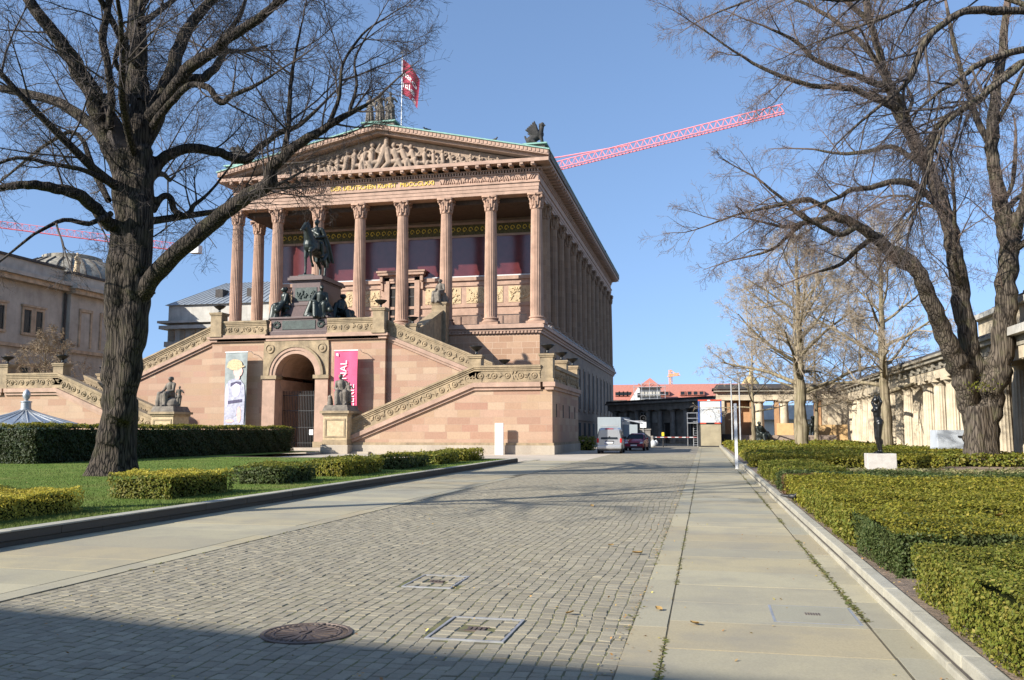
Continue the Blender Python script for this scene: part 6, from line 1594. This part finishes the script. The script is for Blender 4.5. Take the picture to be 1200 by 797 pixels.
# ================================================================== TREES
class Tree:
    def __init__(s, seed):
        s.r = random.Random(seed); s.tr = ([], []); s.cr = ([], []); s.core = MB(); s.count = 0
    def tube(s, buf, pts, rad, n):
        vs, fs = buf; base = len(vs)
        t0 = pts[1]-pts[0]
        t0 = t0.normalized() if t0.length > 1e-9 else Vector((0,0,1)); a = t0.orthogonal().normalized()
        last = len(pts)-1
        cs = [(math.cos(2*math.pi*i/n), math.sin(2*math.pi*i/n)) for i in range(n)]
        for k, p in enumerate(pts):
            t = pts[k+1]-pts[k] if k < last else pts[k]-pts[k-1]
            t = t.normalized() if t.length > 1e-9 else t0
            a = a - t*a.dot(t); a = a.normalized() if a.length > 1e-5 else t.orthogonal().normalized()
            b = t.cross(a); r = rad[k]
            lump = 1.0
            for i, (c, sn) in enumerate(cs):
                q = a*(c*r) + b*(sn*r)
                vs.append((p.x+q.x, p.y+q.y, p.z+q.z))
        for k in range(last):
            for i in range(n):
                j = (i+1) % n; fs.append((base+k*n+i, base+k*n+j, base+(k+1)*n+j, base+(k+1)*n+i))
    def rnd(s): 
        r = s.r; return Vector((r.gauss(0,1), r.gauss(0,1), r.gauss(0,1)))
    def limb(s, pts, rad, sides=12, thick=True, wob=.06, sub=4):
        """smooth a hand placed limb through its points; returns the fine polyline"""
        P, Rr = [], []
        n = len(pts)
        for i in range(n-1):
            p0, p1, p2, p3 = pts[max(i-1,0)], pts[i], pts[i+1], pts[min(i+2,n-1)]
            for k in range(sub):
                t = k/sub
                q = .5*((2*p1) + (p2-p0)*t + (2*p0-5*p1+4*p2-p3)*t*t + (3*p1-p0-3*p2+p3)*t*t*t)
                r = rad[i]+(rad[i+1]-rad[i])*t
                P.append(q + s.rnd()*min(wob, r*.12)); Rr.append(r*s.r.uniform(.97,1.03))
        P.append(pts[-1]); Rr.append(rad[-1])
        k = 0
        while k < len(P) and Rr[k] > .10: k += 1
        if thick and rad[0] > .13 and k > 2:
            s.core.tube(P[:k], Rr[:k], 12)
            if k < len(P): s.tube(s.tr, P[k-2:], [r*.99 for r in Rr[k-2:]], sides)
        else: s.tube(s.tr if thick else s.cr, P, Rr, sides)
        return P, Rr
    def grow(s, p, d, r, L, lvl, cfg):
        """one wandering branch and its side shoots"""
        g = s.r; n = (5, 5, 4, 3, 2)[min(lvl, 4)]; step = L/n
        pts, rad = [p.copy()], [r]; q = p.copy(); d = d.normalized()
        wig = cfg['wig']; up = cfg['up'][min(lvl, len(cfg['up'])-1)]
        for k in range(n):
            d = (d + s.rnd()*wig*(.6 if lvl < 2 else 1) + Vector((0,0,up))).normalized()
            q = q + d*step; pts.append(q.copy()); rad.append(max(r*(1-(k+1)/n*.72), cfg['rmin']))
        s.tube(s.tr if lvl == 0 else s.cr, pts, rad, (9,6,4,3,3)[min(lvl,4)]); s.count += 1
        if lvl >= cfg['max']: return
        s.shoots(pts, rad, L, lvl, cfg, .22)
    def shoots(s, pts, rad, L, lvl, cfg, start):
        g = s.r; m = cfg['n'][lvl]; m = max(1, int(m*g.uniform(.75,1.25)))
        for i in range(m):
            t = start + (1-start)*(i+g.random())/m; t = min(t, .995)
            f = t*(len(pts)-1); k = min(int(f), len(pts)-2); q = pts[k].lerp(pts[k+1], f-k); rr = rad[k]+(rad[k+1]-rad[k])*(f-k)
            ax = pts[k+1]-pts[k]
            if ax.length < 1e-6: continue
            ax.normalize(); side = s.rnd(); side = side-ax*side.dot(ax)
            if side.length < 1e-3: continue
            side.normalize(); ang = g.uniform(*cfg['ang'])
            dd = ax*math.cos(ang)+side*math.sin(ang)
            if cfg.get('flat') and lvl == 0: dd.z = dd.z*.6 + .05
            Lc = L*g.uniform(*cfg['len'])*(1-.45*t); Lc = min(Lc, cfg['lmax'][lvl])
            s.grow(q, dd, max(min(rr*.62, cfg['rc'][lvl]), cfg['rmin']), max(Lc, .22), lvl+1, cfg)
    def finish(s, name, loc, bk, tw, label, group=None, cat='tree'):
        root = empty(name, loc, label, cat, group)
        if s.core.v:
            me = sculpt(s.core, .055, 9, 'stem')
            v0 = len(s.tr[0]); co = np.empty(len(me.vertices)*3, dtype=np.float32); me.vertices.foreach_get('co', co)
            s.tr[0].extend(map(tuple, co.reshape(-1,3).tolist()))
            for p in me.polygons:
                vv = tuple(i+v0 for i in p.vertices)
                s.tr[1].append(vv if len(vv) == 4 else vv + (vv[-1],))
            bpy.data.meshes.remove(me)
        for nm, (vs, fs), m in (('trunk', s.tr, bk), ('crown', s.cr, tw)):
            V = np.array(vs, dtype=np.float32) - np.array(loc, dtype=np.float32)
            link_mesh(nm, np_mesh(nm, V, np.array(fs, dtype=np.int32), nm == 'trunk'), m, root)
        return root
def flare(T, base, r, h, seed, n=22, lean=Vector((0,0,0)), r_top=None):
    """buttressed, ribbed lower trunk"""
    rr = random.Random(seed); vs, fs = [], []; b0 = 0; K = 9; ph = [rr.uniform(0,6.28) for _ in range(4)]
    for k in range(K+1):
        t = k/K; z = h*t; fl = 1+.38*(1-t)**5+.06*(1-t); w = 1 if r_top is None else 1+(r_top/r-1)*t
        for i in range(n):
            a = 2*math.pi*i/n
            m = 1+.10*(1-t*.6)*math.sin(3*a+ph[0]+t)+.06*math.sin(5*a+ph[1]-t*2)+.04*math.sin(9*a+ph[2])+.03*rr.uniform(-1,1)
            q = base+lean*t; vs.append((q.x+r*w*fl*m*math.cos(a), q.y+r*w*fl*m*math.sin(a), q.z-.12+z))
    for k in range(K):
        for i in range(n):
            j = (i+1) % n; fs.append((b0+k*n+i, b0+k*n+j, b0+(k+1)*n+j, b0+(k+1)*n+i))
    fs.append(tuple(range(n))[::-1]); fs.append(tuple(range(K*n, (K+1)*n))); T.core.add(vs, fs)

def px_tree(T, D, limbs, cfg, start_d=0.0):
    """limbs: list of ([(px,py,width,depth offset)...], shoots per metre, first share without shoots)"""
    for lst, den, st in limbs:
        pts = [at(a, b, D+o) for a, b, w, o in lst]; rad = [max(w*.5*(D+o)/FPX*(cfg.get('stem',1) if w > 28 else cfg.get('thin',1)), .014) for a, b, w, o in lst]
        P, Rr = T.limb(pts, rad, 14 if lst[0][2] > 30 else 9)
        Ls = sum((P[i+1]-P[i]).length for i in range(len(P)-1))
        if den > 0:
            c0_ = dict(cfg); c0_['wig'] = .12
            T.grow(P[-1], P[-1]-P[-3], Rr[-1], cfg['L0']*.42, 1, c0_)
            c = dict(cfg); c['n'] = [max(2, int(Ls*den*cfg.get('den',1)))] + list(cfg['n'][1:])
            T.shoots(P, Rr, cfg['L0'], 0, c, st)

# ---------------- big dark tree on the left lawn
D1 = 28.0
cfgL = dict(stem=.93, den=.75, thin=.86, wig=.17, up=(.03,.03,.02,.0,-.02), rmin=.0036, max=4, n=[0,8,7,4,0], ang=(.5,1.15), len=(.4,.8), lmax=[4.0,2.2,1.2,.6], rc=[.034,.015,.0075,.0048], L0=4.6)
T = Tree(101)
b1 = gnd(131, 557, ZL)
flare(T, Vector((b1.x+.05, b1.y, ZL)), .60, 2.6, 4, lean=Vector((.12,.1,0)), r_top=.50)
limbs = [
 ([(134,520,42,0),(137,470,40,0),(141,430,41,0),(143,370,41,0),(145,330,40,0),(147,290,40,0),(150,250,38,0),(147,205,36,0),(143,180,33,0)], .55, .35),
 ([(142,490,32,-.2),(152,430,33,-.25),(159,370,33,-.3),(163,310,31,-.3),(164,240,32,-.2),(164,190,31,0),(165,150,30,.2),(163,100,27,.4),(162,50,24,.5),(160,0,20,.8),(158,-60,16,1)], .8, .4),
 ([(168,345,24,-.4),(186,316,25,-.9),(225,281,24,-1.4),(262,250,22,-1.8),(292,229,20,-2.0),(314,214,20,-2.1),(320,196,17,-2.2),(347,172,15,-2.4),(378,152,12,-2.6),(408,134,8,-2.7),(432,121,4,-2.8)], 1.5, .38),
 ([(330,188,9,-2.2),(338,150,7,-2.3),(340,110,6,-2.1),(345,70,4,-2.0),(352,35,2.5,-1.9)], 2.0, .1),
 ([(385,146,7,-2.6),(398,112,5,-2.6),(402,75,4,-2.5),(425,40,3,-2.4),(450,22,2,-2.3)], 2.0, .1),
 ([(410,130,6,-2.7),(418,100,4,-2.7),(416,70,3,-2.6),(432,38,2,-2.6)], 2.0, .1),
 ([(172,212,18,.3),(190,188,17,.6),(215,176,15,.9),(245,176,14,1.2),(270,184,13,1.4),(289,188,12,1.5),(304,172,10,1.5),(330,155,8,1.6),(352,146,6,1.6),(372,128,4,1.7)], 1.5, .2),
 ([(178,250,11,.2),(188,232,10,.3),(199,230,9,.4),(205,247,10,.5),(218,252,9,.6),(228,240,6,.7),(243,228,4,.8),(262,205,3,.9)], 1.6, .15),
 ([(132,268,19,-.4),(112,243,18,-.9),(88,226,17,-1.4),(58,219,15,-1.9),(25,217,13,-2.3),(-10,222,10,-2.6),(-60,215,6,-3)], 1.4, .15),
 ([(126,168,20,.4),(102,143,17,.9),(72,122,15,1.4),(40,112,13,1.9),(0,103,11,2.4),(-50,92,7,3)], 1.4, .2),
 ([(140,190,30,0),(130,165,27,0),(118,135,25,-.2),(103,102,24,-.5),(82,65,21,-.9),(58,32,18,-1.3),(36,4,16,-1.6),(10,-40,12,-2)], .9, .25),
 ([(128,152,12,-.5),(131,115,11,-.8),(126,75,11,-1.1),(120,45,12,-1.3),(126,15,10,-1.5),(130,-20,8,-1.7)], 1.2, .15),
 ([(138,182,12,.6),(146,150,8,1),(150,110,6,1.4),(148,60,5,1.7),(152,10,3,2)], 1.4, .2),
 ([(170,165,27,.2),(184,128,24,.4),(196,100,21,.6),(206,70,19,.8),(218,40,17,1.0),(232,18,15,1.2),(262,-12,12,1.4)], 1.0, .25),
 ([(176,140,22,-.3),(200,110,18,-.7),(218,84,18,-1.1),(245,64,16,-1.5),(272,42,15,-1.8),(305,20,13,-2.1),(330,0,11,-2.4),(365,-30,7,-2.6)], 1.3, .3),
 ([(186,125,15,.8),(212,95,14,1.2),(236,92,13,1.5),(252,80,12,1.7),(262,62,10,1.9),(266,40,8,2.0),(280,20,6,2.1)], 1.4, .2),
 ([(178,150,13,-.9),(198,122,11,-1.4),(222,100,10,-1.8),(243,102,9,-2),(258,120,9,-2.1),(272,112,7,-2.2),(300,100,5,-2.3),(322,86,3,-2.4)], 1.5, .25),
 ([(163,60,14,.6),(150,40,10,1.2),(135,70,7,1.8),(150,95,6,2.4)], 1.3, .2),
 ([(160,20,14,.8),(175,-10,11,.4),(200,-40,8,.1)], 1.3, .2),
 ([(128,235,9,1.0),(112,205,8,1.8),(92,158,6,2.5),(60,165,5,3.1),(10,205,3,3.6)], 1.5, .1),
 ([(130,250,8,-.9),(105,262,7,-1.6),(75,258,6,-2.3),(40,275,4,-3),(8,300,3,-3.4)], 1.6, .1),
 ([(128,215,8,-.8),(100,200,7,-1.5),(60,192,6,-2.2),(20,185,5,-2.8),(-20,200,3,-3.2)], 1.6, .1),
]
px_tree(T, D1, limbs, cfgL)
# limbs running towards and away from the viewer
for k, (px, py, dx, dy, dz, L, r) in enumerate(((150,230,-.3,-1,.35,7,.16),(160,190,.4,-1,.5,7,.15),(165,120,.3,1,.6,8,.16),(150,210,-.5,1,.4,8,.17),(163,80,-.2,-1,.7,6,.12),(172,260,.6,.9,.3,7,.13),(140,150,-.8,.8,.5,7,.13),(163,30,.2,.9,.8,6,.11),(160,0,-.6,-.6,.8,6,.11))):
    c = dict(cfgL); c['n'] = [11,8,6,4,0]; c['lmax'] = [3.4,2.0,1.1,.6]
    T.grow(at(px,py,D1), Vector((dx,dy,dz)), r, L, 0, c)
T.finish('old_tree', (b1.x, b1.y, ZL), M['bark_dark'], M['twig_dark'], 'huge dark bare tree with furrowed bark on the left lawn')
print('left tree', T.count, len(T.cr[1]))

# ---------------- big many stemmed tree on the right
D2 = 39.0
cfgR = dict(stem=.95, den=.75, thin=.92, wig=.18, up=(.03,.0,-.03,-.05,-.05), rmin=.0045, max=4, n=[0,8,7,4,0], ang=(.45,1.1), len=(.4,.8), lmax=[4.2,2.4,1.3,.7], rc=[.034,.015,.008,.0055], L0=5.2)
T = Tree(202)
b2 = gnd(1150, 546, .17)
flare(T, Vector((b2.x, b2.y, .17)), .66, 2.6, 8, lean=Vector((.02,0,0)), r_top=.45)
limbs = [
 ([(1144,540,28,.0),(1144,525,27,0),(1141,498,25,0),(1133,464,26,0),(1124,430,28,-.2),(1110,400,24,-.4),(1098,372,22,-.6),(1086,342,20,-.8),(1074,316,19,-1.0),(1058,300,17,-1.1),(1036,287,15,-1.2),(1010,268,13,-1.3),(985,256,11,-1.4),(955,258,8,-1.5),(925,266,5,-1.6),(900,262,3,-1.7)], 1.1, .5),
 ([(1150,540,34,.3),(1150,525,32,.3),(1149,490,29,.3),(1146,455,26,.3),(1138,415,25,.3),(1131,380,24,.3),(1126,345,23,.4),(1121,305,21,.4),(1113,265,19,.5),(1101,228,18,.5),(1086,192,17,.6),(1068,160,16,.6),(1052,128,14,.7),(1040,95,12,.7),(1030,60,10,.8),(1018,20,8,.9),(1008,-30,6,1)], 1.1, .35),
 ([(1156,540,30,-.2),(1157,525,29,-.2),(1160,495,27,-.2),(1166,455,29,-.3),(1172,415,29,-.3),(1178,378,28,-.4),(1181,340,26,-.5),(1182,305,24,-.5),(1178,265,22,-.5),(1171,230,18,-.5),(1165,195,16,-.4),(1163,150,15,-.4),(1168,105,13,-.3),(1175,60,11,-.2),(1180,10,9,0)], 1.0, .4),
 ([(1182,300,18,-.5),(1194,262,15,-.9),(1204,220,13,-1.2),(1212,170,11,-1.5),(1225,110,9,-1.8)], 1.1, .2),
 ([(1184,290,12,.6),(1175,270,8,1.2),(1168,255,7,1.6),(1186,215,6,2.0),(1190,180,5,2.3)], 1.2, .2),
 ([(1075,315,12,-.6),(1055,310,11,-.2),(1035,290,10,.2),(1030,275,9,.4),(1005,292,7,.6),(985,310,5,.8),(960,318,3,1)], 1.3, .1),
 ([(1108,250,12,-.4),(1092,232,10,-.9),(1070,216,10,-1.3),(1045,213,9,-1.7),(1022,220,8,-2.0),(1000,222,7,-2.3),(980,232,5,-2.6),(958,240,3,-2.8)], 1.5, .15),
 ([(1090,200,9,1.0),(1070,186,8,1.6),(1045,172,7,2.0),(1015,178,6,2.4),(985,180,4,2.8),(955,175,2.5,3)], 1.5, .15),
 ([(1064,152,12,-.3),(1050,110,10,-.8),(1020,95,9,-1.2),(985,82,8,-1.6),(955,70,7,-2),(935,50,5,-2.3),(905,35,3,-2.6)], 1.5, .15),
 ([(1044,105,9,1.0),(1025,70,8,1.5),(1000,42,7,2),(972,20,6,2.4),(945,5,4,2.7),(915,-8,3,3)], 1.5, .15),
 ([(1005,265,9,-2),(985,275,8,-2.4),(955,262,7,-2.8),(935,250,6,-3),(915,232,4,-3.2),(895,215,3,-3.4)], 1.5, .1),
 ([(1052,128,10,-1),(1000,105,9,-1.6),(950,100,7,-2),(905,85,5,-2.4),(860,60,3,-2.6),(825,35,2,-2.8)], 1.5, .1),
 ([(1018,25,8,.9),(980,-5,7,.8),(930,-15,5,.6),(880,0,3,.4),(840,15,2,.3)], 1.5, .1),
 ([(985,256,9,-1.3),(950,235,7,-1.5),(915,240,5,-1.7),(870,250,3,-1.9),(835,262,2,-2)], 1.5, .1),
 ([(945,258,6,-1.2),(925,275,5,-1),(905,292,4,-.8),(880,300,2.5,-.6)], 1.8, .1),
 ([(1165,180,10,1),(1150,150,9,1.4),(1135,110,8,1.8),(1120,60,6,2.2),(1110,10,4,2.6)], 1.3, .15),
]
px_tree(T, D2, limbs, cfgR)
for k, (px, py, dx, dy, dz, L, r) in enumerate(((1125,330,-.4,-1,.5,7,.12),(1180,300,.5,-1,.5,8,.14),(1110,250,-.3,1,.5,7,.12),(1175,250,.6,.8,.5,8,.13),(1070,160,-.2,-1,.6,7,.11),(1165,150,.3,-1,.7,7,.11),(1060,140,.3,1,.6,6,.10),(1040,90,-.6,-.7,.5,6,.09))):
    c = dict(cfgR); c['n'] = [10,8,6,4,0]
    T.grow(at(px,py,D2), Vector((dx,dy,dz)), r, L, 0, c)
T.finish('old_tree', (b2.x, b2.y, .17), M['bark_mid'], M['twig_red'], 'large bare tree forking into several stems on the right lawn')
print('right tree', T.count, len(T.cr[1]))

# ---------------- tree standing outside the right edge: its branches arch into the upper right corner
T = Tree(303); D3 = 21.0
bo = Vector((19.5, 15.5, .15)); flare(T, bo, .6, 4, 5)
top = Vector((19.2, 15.8, 8.0)); T.limb([bo+Vector((0,0,3)), bo+Vector((0,.1,5)), top, top+Vector((.3,.5,5)), top+Vector((.2,1,9))], [.55,.5,.42,.3,.12], 14)
cfgO = dict(wig=.16, up=(-.05,-.07,-.09,-.08,-.05), rmin=.0035, max=4, n=[0,7,5,3,0], ang=(.35,.95), len=(.4,.8), lmax=[3.0,1.9,1.0,.55], rc=[.032,.015,.007,.0045], L0=4.0)
limbs = [
 ([(1330,60,14,1.5),(1270,20,12,.8),(1215,14,11,.3),(1165,12,10,0),(1130,14,9,-.2),(1100,32,8,-.4),(1080,55,7,-.5),(1070,85,8,-.6),(1055,105,5,-.6),(1030,125,4,-.7),(1000,150,2.5,-.8)], 1.2, .35),
 ([(1330,90,13,1.2),(1260,62,11,.6),(1210,58,9,.2),(1170,66,8,0),(1140,80,7,-.2),(1122,95,5,-.4),(1100,108,4,-.5),(1075,130,3,-.6)], 1.3, .35),
 ([(1330,110,13,2),(1260,78,11,1.4),(1205,72,10,1),(1170,95,9,.8),(1145,118,10,.6),(1115,135,8,.5),(1098,150,7,.4),(1090,180,6,.3),(1084,215,5,.2),(1070,250,3,.1)], 1.3, .35),
 ([(1195,78,8,-.5),(1160,105,7,-.8),(1128,128,6,-1),(1105,150,5,-1.1),(1090,190,4,-1.2),(1080,230,3,-1.3),(1060,262,2,-1.4)], 1.5, .2),
 ([(1215,14,7,1),(1170,-5,6,1.4),(1110,-8,5,1.7),(1060,10,4,2),(1010,30,3,2.2),(960,48,2,2.4)], 1.6, .3),
 ([(1300,20,9,3),(1230,-12,7,2.4),(1150,-20,6,2),(1075,-18,5,1.7),(1000,0,4,1.5),(930,-5,2,1.3)], 1.4, .35),
]
px_tree(T, D3, limbs, cfgO)
for px, py, o in ((1330,60,1.5),(1330,90,1.2),(1330,110,2),(1300,20,3)):
    e = at(px,py,D3+o); T.limb([top+Vector((0,0,-.5+.5*o)), top.lerp(e,.5)+Vector((0,0,.6)), e], [.26,.2,.14*1.0], 9)
T.finish('overhanging_tree', tuple(bo), M['bark_mid'], M['twig_dark'], 'bare tree whose drooping branches hang in from the upper right corner')
print('overhang', T.count, len(T.cr[1]))

# ---------------- plane trees of the garden
def plane_tree(base, H, r, first, crown, seed, label, bk='bark_pale', tw='twig_pale', nl=13, lv=4, dens=1.0, group='bare young trees in the garden', rmin=.009, lean=(0,0), name='plane_tree', up0=.03, cat='tree'):
    T = Tree(seed); g = T.r; pts = []; rad = []
    for k in range(11):
        t = k/10; pts.append(Vector((base.x+lean[0]*t*H+g.gauss(0,.03*H*.1), base.y+lean[1]*t*H+g.gauss(0,.03*H*.1), base.z-.1+H*t))); rad.append(max(r*(1.25 if k == 0 else 1)*(1-t*.93)**.8, .02))
    P, Rr = T.limb(pts, rad, 12, True, .05, 3)
    cfg = dict(wig=.15, up=(up0,.02,.02,.0,-.02), rmin=rmin, max=lv, n=[int(9*dens),int(7*dens),int(6*dens),int(3*dens),0], ang=(.45,1.1), len=(.38,.75), lmax=[crown*.55,crown*.32,crown*.17,crown*.1], rc=[.05,.024,.014,rmin], L0=crown)
    for i in range(nl):
        t = first + (.97-first)*(i+.5*g.random())/nl; f = t*(len(P)-1); k = min(int(f), len(P)-2); q = P[k].lerp(P[k+1], f-k)
        a = i*2.4+g.uniform(-.4,.4); el = .15+1.0*(t-first)/(1-first)+g.uniform(-.15,.15)
        d = Vector((math.cos(a)*math.cos(el), math.sin(a)*math.cos(el), math.sin(el)))
        L = crown*(1-.62*((t-first)/(1-first))**1.3)*g.uniform(.85,1.1)
        T.grow(q, d, max(Rr[k]*.5, .03), L, 0, cfg)
    T.finish(name, tuple(base), M[bk], M[tw], label, group, cat)
    print(label[:30], T.count, len(T.cr[1]))
p = gnd(940.5, 529, .17); plane_tree(Vector((p.x,p.y,.17)), 14.2, .46, .30, 6.6, 11, 'pale barked bare plane tree standing alone in the hedge field', nl=20, dens=1.12, rmin=.0065)
plane_tree(Vector((-19.5,6.5,.18)), 16.5, .4, .5, 6.5, 33, 'bare tree beyond the left picture edge whose branch shadows fall on the cobbles', 'bark_dark', 'twig_dark', 10, 4, .8, None)
p = at(1040, 530, 58); plane_tree(Vector((p.x,p.y,.1)), 14.5, .40, .28, 6.0, 12, 'bare pale tree behind the bronze nude', nl=17, dens=1.1, rmin=.0065)
p = at(883.5, 519, 86); plane_tree(Vector((p.x,p.y,dip(98)+.1)), 10.5, .24, .32, 5.2, 13, 'slim bare tree beside the crouching bronze group', nl=12, dens=.8, rmin=.012)
p = at(935.5, 521, 82); plane_tree(Vector((p.x,p.y,dip(88)+.1)), 15, .32, .32, 5.6, 14, 'bare tree trunk just left of and behind the lone plane tree', nl=14, dens=.85, rmin=.012)
p = at(957.5, 520, 86); plane_tree(Vector((p.x,p.y,dip(94)+.1)), 11, .26, .34, 5.4, 15, 'slender bare tree in front of the small bronze animal', nl=13, dens=.85, rmin=.012)
p = at(1012, 522, 84); plane_tree(Vector((p.x,p.y,dip(92)+.1)), 12, .22, .3, 6.0, 19, 'bare tree with brownish twigs close to the far colonnade columns', tw='twig_red', nl=13, dens=.85, rmin=.012)
p = at(52, 445, 76); plane_tree(Vector((p.x,p.y,.5)), 8.6, .16, .16, 4.6, 16, 'tan bare bush in front of the grey building at the left', 'bark_pale', 'twig_tan', 14, 4, .9, None, .010, up0=.12, name='bare_bush', cat='bush')
p = at(240, 470, 100); plane_tree(Vector((p.x,p.y,.0)), 9.5, .15, .2, 4.2, 17, 'tan bare shrub behind the left staircase wing', 'bark_pale', 'twig_tan', 12, 4, .8, None, .012, up0=.1, name='bare_bush', cat='bush')
# green shoots on the fork of the right tree
mb = MB(); e = at(1147, 452, 38.2); pts = [(e.x+random.gauss(0,.35), e.y+random.gauss(0,.12)-.2, e.z+random.gauss(0,.14)) for _ in range(160)]
o = scatter_quads(pts, .05, .11, M['box_yellow'], 'leaf_sprout', 0, 2.5); o.location = (0,0,0); tag(o, 'tuft of fresh green leaves on the fork of the right tree', 'leaves')

# ================================================================== LIGHT
SAZ, SEL = R(47), R(27)
sd = Vector((-math.sin(SAZ)*math.cos(SEL), -math.cos(SAZ)*math.cos(SEL), math.sin(SEL)))   # towards the sun
sun = bpy.data.lights.new('sun', 'SUN'); sun.energy = 4.6; sun.angle = R(.53); sun.color = (1.0, .945, .86)
so = bpy.data.objects.new('sun', sun); col.objects.link(so); so.rotation_euler = (-sd).to_track_quat('-Z', 'Y').to_euler(); so.location = (-40,-60,80)
w = bpy.data.worlds.new('World'); scene.world = w; w.use_nodes = True
nt = w.node_tree; bg = nt.nodes['Background']; sky = nt.nodes.new('ShaderNodeTexSky'); sky.sky_type = 'NISHITA'; sky.sun_disc = False
sky.sun_elevation = SEL; sky.sun_rotation = math.atan2(sd.x, sd.y); sky.altitude = 500; sky.air_density = 1.0; sky.dust_density = .6; sky.ozone_density = 2.0
tc = nt.nodes.new('ShaderNodeTexCoord'); mp = nt.nodes.new('ShaderNodeMapping'); mp.vector_type = 'POINT'
mp.inputs['Scale'].default_value = (1, 1, .72); mp.inputs['Location'].default_value = (0, 0, .20)
nt.links.new(tc.outputs['Generated'], mp.inputs['Vector']); nt.links.new(mp.outputs[0], sky.inputs['Vector'])
mx = nt.nodes.new('ShaderNodeMix'); mx.data_type = 'RGBA'; mx.blend_type = 'MULTIPLY'; mx.inputs[0].default_value = 1.0; mx.inputs[7].default_value = (.95, .96, .99, 1)
nt.links.new(sky.outputs[0], mx.inputs[6]); nt.links.new(mx.outputs[2], bg.inputs[0]); bg.inputs[1].default_value = .13
vs_ = scene.view_settings; scene.display_settings.display_device = 'sRGB'; vs_.view_transform = 'Standard'; vs_.look = 'None'; vs_.exposure = .93; vs_.gamma = 1.0; vs_.use_curve_mapping = False
scene.render.engine = 'CYCLES'; scene.cycles.max_bounces = 6; scene.cycles.diffuse_bounces = 3; scene.cycles.transparent_max_bounces = 4; scene.cycles.use_denoising = True
scene.cycles.caustics_reflective = False; scene.cycles.caustics_refractive = False
